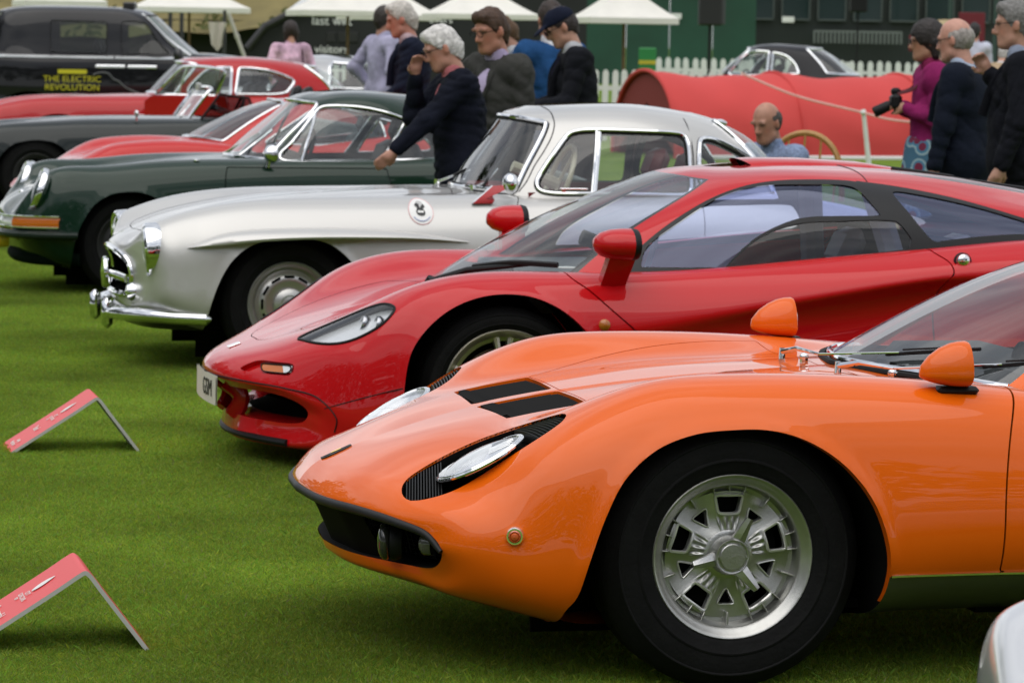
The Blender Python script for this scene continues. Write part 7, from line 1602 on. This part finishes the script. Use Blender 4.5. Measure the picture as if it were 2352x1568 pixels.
# the man in the dark blazer at the green coupe's door
person('white-haired man in dark navy blazer bending to hold the green coupe door', put(1060, 19.55), pi+.22, 1.68, lean=.13, hp=.30, hands={1: B_([.50, .22, 1.0]), -1: B_([.29, -.05, 1.48])}, girth=1.12, jacket=(.010, .012, .022), shirt=(.62, .20, .22), trousers=(.012, .013, .02), hair=(.62, .60, .58), style='full', glasses=True, res=.011, curl=(.55, .8), skin=(.48, .24, .17))
person('brown-haired man with glasses in open grey jacket and lilac shirt', put(1142, 20.6), pi+.72, 1.78, lean=.06, hp=.22, girth=1.12, jacket=(.060, .060, .056), shirt=(.50, .42, .62), hair=(.060, .028, .014), style='full', glasses=True, res=.011, skin=(.46, .21, .14), trousers=(.04, .04, .045))
person('young man in pale blue-grey jacket looking down behind the grey jacket man', put(1192, 26.5), pi+.25, 1.80, lean=.16, hp=.40, jacket=(.21, .24, .31), shirt=(.72, .72, .76), hair=(.10, .05, .022), style='full', hands={1: B_([.36, .06, 1.05]), -1: B_([.36, -.06, 1.05])}, skin=(.48, .25, .18))
rb_, Tb, Hb, wb_ = person('man in bright blue suit seen from behind', put(1254, 25.2), pi/2+.35, 1.88, jacket=(.022, .085, .23), shirt=(.72, .72, .75), hair=(.028, .016, .012), style='short', lapel=False, hands={1: B_([.22, .30, .98])}, trousers=(.02, .075, .2), skin=(.40, .2, .14))
person('man in navy cap and dark suit looking down', put(1322, 24.0), pi+.15, 1.84, lean=.10, hp=.42, jacket=(.014, .015, .020), shirt=(.70, .70, .74), cap=(.012, .016, .035), hair=(.03, .02, .02), shades=True, hands={1: B_([.34, .08, 1.10]), -1: B_([.34, -.06, 1.10])}, skin=(.50, .27, .19), tie=(.02, .02, .04))
person('white-haired man in navy jacket with pink face behind the green coupe roof', put(945, 27.6), pi+.10, 1.88, lean=.10, hp=.22, jacket=(.014, .018, .036), shirt=(.66, .48, .52), hair=(.52, .48, .44), style='full', skin=(.52, .22, .16), hands={1: B_([.30, .1, 1.0])})
person('dark-haired man in lilac shirt and khaki trousers with hand on hip', put(868, 34.5), .55, 1.86, jacket=None, shirt=(.50, .48, .66), trousers=(.23, .18, .10), hair=(.03, .022, .018), style='short', hands={1: B_([.05, .24, 1.02]), -1: B_([.12, -.24, 1.0])}, skin=(.40, .20, .14), res=.014)
person('person in pale teal shirt half hidden behind the navy jacket man', put(909, 38.0), pi*.6, 1.66, jacket=None, shirt=(.20, .42, .39), trousers=(.3, .3, .3), hair=(.05, .04, .03), hands={}, res=.015)
pk_ = mat('pink_print_shirt', (.62, .40, .52), .85, var=.45, vscale=9, bump=.3, bscale=26)
rp, Tp, Hp, wp_ = person('person in pink patterned shirt with dark shoulder strap seen from behind', put(658, 43), pi/2+.3, 1.68, girth=1.1, jacket=None, shirt=pk_, trousers=(.1, .1, .11), hair=(.022, .014, .012), style='bob', hands={1: B_([.2, .2, 1.05]), -1: B_([.2, -.2, 1.05])}, res=.015)
add('bag_strap', tube(smooth([Tp((.10, -.10, .46)), Tp((.0, -.125, .555)), Tp((-.13, -.13, .40)), Tp((-.15, -.15, .10))], 6, False), .022, 6, sq=.008), mat('strap_maroon', (.035, .012, .018), .6), rp)
# right-hand group
sk_ = mat('flower_skirt', (.10, .22, .30), .85, var=.3, vscale=8)
t = sk_.node_tree; n1 = nd(t, 'ShaderNodeTexVoronoi', Scale=9.0); tc_ = nd(t, 'ShaderNodeTexCoord'); rm_ = nd(t, 'ShaderNodeValToRGB'); rm_.color_ramp.interpolation = 'CONSTANT'
for i, (p_0, c_0) in enumerate(((0, (.16, .012, .045, 1)), (.30, (.06, .20, .32, 1)), (.42, (.30, .42, .46, 1)), (.52, (.05, .14, .22, 1)))):
    e_ = rm_.color_ramp.elements[i] if i < 2 else rm_.color_ramp.elements.new(p_0); e_.position = p_0; e_.color = c_0
t.links.new(tc_.outputs['Object'], n1.inputs['Vector']); t.links.new(n1.outputs[0], rm_.inputs[0]); t.links.new(rm_.outputs[0], t.nodes['Principled BSDF'].inputs['Base Color'])
rw_, Tw, Hw, ww = person('dark-haired woman in magenta cardigan and flowered skirt holding a camera', put(2128, 22.6), pi+.05, 1.76, hp=.12, jacket=(.30, .022, .13), shirt=(.28, .03, .10), skirt=sk_, hair=(.016, .011, .010), style='bob', shades=True, lapel=False, girth=.86, hands={1: B_([.18, .07, 1.22]), -1: B_([.18, -.07, 1.22])}, curl=(1, 1), skin=(.42, .22, .14), res=.012)
co = empty('camera', 'black camera with long lens held by the woman in magenta', 'camera', rw_.location, rw_.rotation_euler[2])
cp_ = (ww[1]+ww[-1])/2+np.array([.055, 0, .04]); add('camera_body', box(cp_, (.07, .14, .10), .02), BLACK, co); add('prism', box(cp_+np.array([0, 0, .065]), (.06, .07, .05), .015), BLACK, co); add('lens', xf(revolve([(0, .12), (.032, .12), (.036, .11), (.034, .02), (.03, 0)], 20, 'x'), cp_+np.array([.03, 0, -.02]), ry=.45), BLACK, co)
add('neck_strap', tube(smooth([cp_+np.array([0, .08, .05]), Tw((.12, .07, .40)), Tw((.02, .08, .55)), Tw((-.05, 0, .57)), Tw((.02, -.08, .55)), Tw((.12, -.07, .40)), cp_+np.array([0, -.08, .05])], 6, False), .010, 5, sq=.004), mat('strap_red', (.12, .02, .03), .6), co)
person('bald man with glasses in navy jacket between the woman and the far right man', put(2205, 20.9), pi-.42, 1.77, hp=.16, girth=1.12, jacket=(.011, .015, .028), shirt=(.48, .56, .72), hair=(.30, .27, .25), style='balding', glasses=True, res=.011, skin=(.54, .28, .21), trousers=(.012, .013, .02), hands={1: B_([.1, .28, .88])}, lean=.04)
person('grey-haired man in black jacket touching his collar at the right edge', put(2330, 19.7), pi-.12, 1.86, hp=.12, girth=1.15, jacket=(.010, .011, .016), shirt=(.46, .53, .70), hair=(.17, .165, .16), style='full', glasses=True, res=.011, skin=(.46, .25, .18), hands={-1: B_([.17, .02, 1.40]), 1: B_([.1, .28, .9])}, curl=(.6, 1.1), trousers=(.012, .012, .016))
person('man in white shirt with dark hair far behind the bald man', put(2222, 52), pi/2, 1.82, jacket=None, shirt=(.62, .66, .78), hair=(.012, .010, .010), trousers=(.03, .03, .04), res=.016)
person('person in beige jacket bending over behind the bald man', put(2262, 36), pi/2-.5, 1.74, lean=.62, jacket=(.46, .34, .22), shirt=(.6, .6, .62), hair=(.4, .38, .36), res=.016, lapel=False)
# the seated man and his chair
person('balding man in blue checked shirt sitting in a wooden hoop-backed chair', put(1780, 21.9), pi+.85, 1.74, seated=True, lean=.12, hp=.22, girth=1.05, jacket=None, shirt=mat('blue_check_shirt', (.20, .26, .40), .85, var=.35, vscale=60, bump=.3, bscale=26), trousers=(.05, .05, .07), hair=(.05, .042, .036), style='balding', skin=(.44, .22, .15), hands={1: B_([.40, .16, .70]), -1: B_([.40, -.16, .70])}, res=.011)
X, D, Zc = put(1800, 22.2); o = empty('hoop_chair', 'honey-coloured bentwood hoop chair under the seated man', 'chair', (X, D, Zc), pi+1.15)
HW = mat('honey_wood', (.42, .22, .06), .4, var=.15, vscale=20); th = np.linspace(-.1, pi+.1, 24)
add('hoop', tube([(-.30-.05*max(0, sin(t_)), .27*cos(t_), .62+.43*max(0, sin(t_))**.7) for t_ in th], .020, 8), HW, o); add('seat', box((-.05, 0, .43), (.46, .46, .04), .015), HW, o)
for y in np.linspace(-.22, .22, 5): add('slat', tube([(-.24, y, .45), (-.34, y, .62+.42*max(0, 1-(y/.27)**2)**.35)], .008, 5), HW, o)
for sx in (-.26, .16):
    for sy in (-.2, .2): add('leg', tube([(sx, sy, .43), (sx*1.15, sy*1.1, 0)], .018, 6), HW, o)
bk_ = empty('red_folder', 'red catalogue carried by the man in the bright blue suit', 'folder', rb_.location, rb_.rotation_euler[2]); wq = wb_[1]
add('cover', xf(box((0, 0, 0), (.03, .22, .30), .006), wq+np.array([.0, .03, .02]), rz=1.2), mat('folder_red', (.42, .025, .035), .5), bk_); add('label_patch', xf(box((.017, 0, .02), (.004, .07, .09)), wq+np.array([.0, .03, .02]), rz=1.2), mat('patch_gold', (.5, .38, .2), .5), bk_)
# ---------------------------------------------------------------- folded red sign boards on the grass
def sign(apex, right, left, w, label, thick=.012):
    """a bent board: feet at right and left, ridge at apex (all (x, z) in the sign's own plane), width w away from the camera"""
    return None
RS = mat('sign_red', (.70, .045, .048), .45, coat=.15, spec=.2); EDGE = mat('board_edge', (.52, .52, .50), .6); PR = mat('print_white', (.78, .74, .72), .5)
def folded_sign(loc, rz, prof, w, label, words):
    root = empty('folded_sign', label, 'sign', loc, rz, 'red folded sign boards')
    p = smooth(prof, 8, False); t = np.gradient(p, axis=0); t /= np.linalg.norm(t, axis=1)[:, None]; nn = np.stack([-t[:, 1], t[:, 0]], 1); th = .011
    o = p+nn*th/2; i = p-nn*th/2
    def sheet(q, flip): 
        g = grid_patch(np.array([[(x, y, z) for y in (0, w)] for x, z in q]), flip=flip); g.N = None; return g
    add('board', sheet(o, False), RS, root, sharp=60); add('underside', sheet(i, True), EDGE, root, sharp=60)
    e = [grid_patch(np.array([[(a[0], y, a[1]), (b[0], y, b[1])] for a, b in zip(o, i)]), flip=f) for y, f in ((0, True), (w, False))]
    for q in e: q.N = None
    add('edge', join(*e), EDGE, root, sharp=60)
    # print lies on the left-hand slope
    a = np.array(prof[0]); b = np.array(prof[1]); d = (b-a)/np.linalg.norm(b-a); ang = math.atan2(d[1], d[0]); n2 = np.array([-d[1], d[0]])
    for s_, size, along, y, in words:
        q = a+d*along+n2*(th/2+.002); tx = text('print', s_, size, PR, root, .0003); tx.rotation_mode = 'QUATERNION'
        from mathutils import Matrix, Vector
        X = Vector((0, -1, 0)); Yv = Vector((d[0], 0, d[1])); Zv = X.cross(Yv); tx.rotation_quaternion = Matrix((X, Yv, Zv)).transposed().to_quaternion(); tx.location = (q[0], y, q[1])
    # feather-like emblem
    L0 = .275; pts = [(0, 0), (.02, .018), (.07, .030), (.12, .026), (.17, .010), (.185, 0), (.14, -.012), (.08, -.020), (.03, -.014)]
    pl = smooth([(L0+u*.40, v) for u, v in pts], 4); P3 = np.array([(a[0]+d[0]*u+n2[0]*(th/2+.0025), w*.50+v*.8, a[1]+d[1]*u+n2[1]*(th/2+.0025)) for u, v in pl]); c = P3.mean(0); n = len(P3)
    add('feather_emblem', Patch(np.concatenate([P3, [c]]), [(i_, (i_+1) % n, n) for i_ in range(n)]), PR, root)
    return root
PROF = [(0, 0), (-.120, .157), (-.158, .207), (-.168, .213), (-.180, .207), (-.24, .167), (-.52, -.012)][::-1]
PROF = [PROF[0], PROF[1], PROF[2], PROF[3], PROF[4], PROF[5], PROF[6]]
def sgn(loc, rz, w, label, words):
    r = folded_sign(loc, rz, PROF, w, label, words); return r
W1 = [('CITY', .022, .263, .165), ('CONCOURS', .020, .245, .165), ('2017', .014, .230, .19), ('Strumpfel', .040, .172, .16)]
W2 = [('CITY', .022, .255, .165), ('CONCOURS', .020, .236, .165), ('2017', .014, .220, .20), ('Rouf', .040, .165, .16), ('coupe', .026, .085, .14), ('Northern', .028, .060, .16)]
sgn((-.934, 8.996, 0), CT, .32, 'nearest red folded sign board on the lawn beside the orange car', W1)
sgn((-1.426, 13.343, 0), CT, .32, 'farther red folded sign board on the lawn beside the red supercar', W2)
# ---------------------------------------------------------------- mown grass blades over the near lawn (instanced tufts)
GM = bpy.data.materials.new('grass_blade'); GM.use_nodes = True; t = GM.node_tree; b = t.nodes['Principled BSDF']; b.inputs['Roughness'].default_value = .55; b.inputs['Specular IOR Level'].default_value = .25
a = nd(t, 'ShaderNodeVertexColor', layer_name='Col'); oi = nd(t, 'ShaderNodeTexNoise', Scale=.9, Detail=4.0); tcg = nd(t, 'ShaderNodeNewGeometry'); h = nd(t, 'ShaderNodeHueSaturation'); mr = nd(t, 'ShaderNodeMapRange'); mr.inputs[1].default_value = .3; mr.inputs[2].default_value = .7; mr.inputs[3].default_value = .66; mr.inputs[4].default_value = 1.32
tl = nd(t, 'ShaderNodeBsdfTranslucent'); ms = nd(t, 'ShaderNodeMixShader'); ms.inputs[0].default_value = .48
t.links.new(tcg.outputs['Position'], oi.inputs['Vector']); t.links.new(oi.outputs[0], mr.inputs[0]); t.links.new(mr.outputs[0], h.inputs['Value']); t.links.new(a.outputs[0], h.inputs['Color']); t.links.new(h.outputs[0], b.inputs['Base Color']); t.links.new(h.outputs[0], tl.inputs[0])
out = t.nodes['Material Output']; t.links.new(b.outputs[0], ms.inputs[1]); t.links.new(tl.outputs[0], ms.inputs[2]); t.links.new(ms.outputs[0], out.inputs[0])
def tuft(seed, R=.34, n=4200):
    r = np.random.default_rng(seed); rad = R*np.sqrt(r.random(n))*(.55+.45*r.random(n)**.5); an = r.random(n)*2*pi; x = rad*np.cos(an); y = rad*np.sin(an)
    hh = r.uniform(.006, .014, n)*(1+.7*(r.random(n) > .95)); w = r.uniform(.0011, .0022, n); yaw = r.random(n)*2*pi; lean = r.normal(0, .9, n); la = r.random(n)*2*pi
    dx, dy = np.cos(yaw)*w, np.sin(yaw)*w; lx, ly = np.cos(la)*lean*hh, np.sin(la)*lean*hh
    V = np.zeros((n, 4, 3)); V[:, 0] = np.stack([x-dx, y-dy, 0*x-.002], 1); V[:, 1] = np.stack([x+dx, y+dy, 0*x-.002], 1); V[:, 2] = np.stack([x+lx*.45+dx*.7, y+ly*.45+dy*.7, hh*.6], 1); V[:, 3] = np.stack([x+lx, y+ly, hh], 1)
    k = np.arange(n)*4; F = np.concatenate([np.stack([k, k+1, k+2], 1), np.stack([k, k+2, k+3], 1)])
    c = np.array([.255, .385, .046])*r.uniform(.6, 1.35, (n, 1))*np.stack([r.uniform(.75, 1.35, n), np.ones(n), r.uniform(.6, 1.4, n)], 1)
    dry = r.random(n) > .965; c[dry] = np.array([.34, .34, .14])*r.uniform(.6, 1.1, (dry.sum(), 1))
    p = Patch(V.reshape(-1, 3), F); p.smooth = False
    return bpy.data.objects.new('grass_tuft', mesh_data('grass_tuft', p, GM, np.repeat(c, 4, 0)))
TUFTS = [tuft(s) for s in (1, 2, 3)]
r = np.random.default_rng(50); pts = []; d = 6.6
while d < 36:
    st = .27 if d < 14 else .33; xw = d*.155+2.6
    for x in np.arange(-xw, xw, st*.6): pts.append((x+r.normal(0, .05), d+r.normal(0, .05), ground_z(0, d)))
    d += st*.9
n_ = len(pts); me = bpy.data.meshes.new('grass_points'); me.vertices.add(n_); me.vertices.foreach_set('co', np.array(pts).ravel())
q = me.attributes.new('turn', 'FLOAT_VECTOR', 'POINT'); q.data.foreach_set('vector', np.stack([np.zeros(n_), np.zeros(n_), r.random(n_)*6.28], 1).ravel())
q = me.attributes.new('size', 'FLOAT_VECTOR', 'POINT'); q.data.foreach_set('vector', np.stack([np.ones(n_), np.ones(n_), r.uniform(.8, 1.25, n_)], 1).ravel())
q = me.attributes.new('pick', 'INT', 'POINT'); q.data.foreach_set('value', r.integers(0, 3, n_).astype(np.int32))
o = bpy.data.objects.new('grass', me); COL.objects.link(o); tag(o, kind='stuff', label='short mown grass of the show lawn', cat='grass')
ng = bpy.data.node_groups.new('grass_scatter', 'GeometryNodeTree'); ng.interface.new_socket('Geometry', in_out='INPUT', socket_type='NodeSocketGeometry'); ng.interface.new_socket('Geometry', in_out='OUTPUT', socket_type='NodeSocketGeometry')
def gn(tp): return ng.nodes.new('GeometryNode'+tp)
gi = ng.nodes.new('NodeGroupInput'); go = ng.nodes.new('NodeGroupOutput'); jo = gn('JoinGeometry'); mp_ = gn('MeshToPoints'); ng.links.new(gi.outputs[0], mp_.inputs[0])
def named(nm, tp):
    a_ = gn('InputNamedAttribute'); a_.data_type = tp; a_.inputs[0].default_value = nm; return [x for x in a_.outputs if x.enabled][0]
tu, si, pk2 = named('turn', 'FLOAT_VECTOR'), named('size', 'FLOAT_VECTOR'), named('pick', 'INT')
for k, tf in enumerate(TUFTS):
    ip = gn('InstanceOnPoints'); ob = gn('ObjectInfo'); ob.inputs[0].default_value = tf; cm = ng.nodes.new('FunctionNodeCompare'); cm.data_type = 'INT'; cm.operation = 'EQUAL'
    ci = [x for x in cm.inputs if x.enabled]; ci[1].default_value = k; ng.links.new(pk2, ci[0])
    ng.links.new(mp_.outputs[0], ip.inputs['Points']); ng.links.new(cm.outputs[0], ip.inputs['Selection']); ng.links.new(ob.outputs['Geometry'], ip.inputs['Instance']); ng.links.new(tu, ip.inputs['Rotation']); ng.links.new(si, ip.inputs['Scale']); ng.links.new(ip.outputs[0], jo.inputs[0])
ng.links.new(jo.outputs[0], go.inputs[0]); md = o.modifiers.new('scatter', 'NODES'); md.node_group = ng
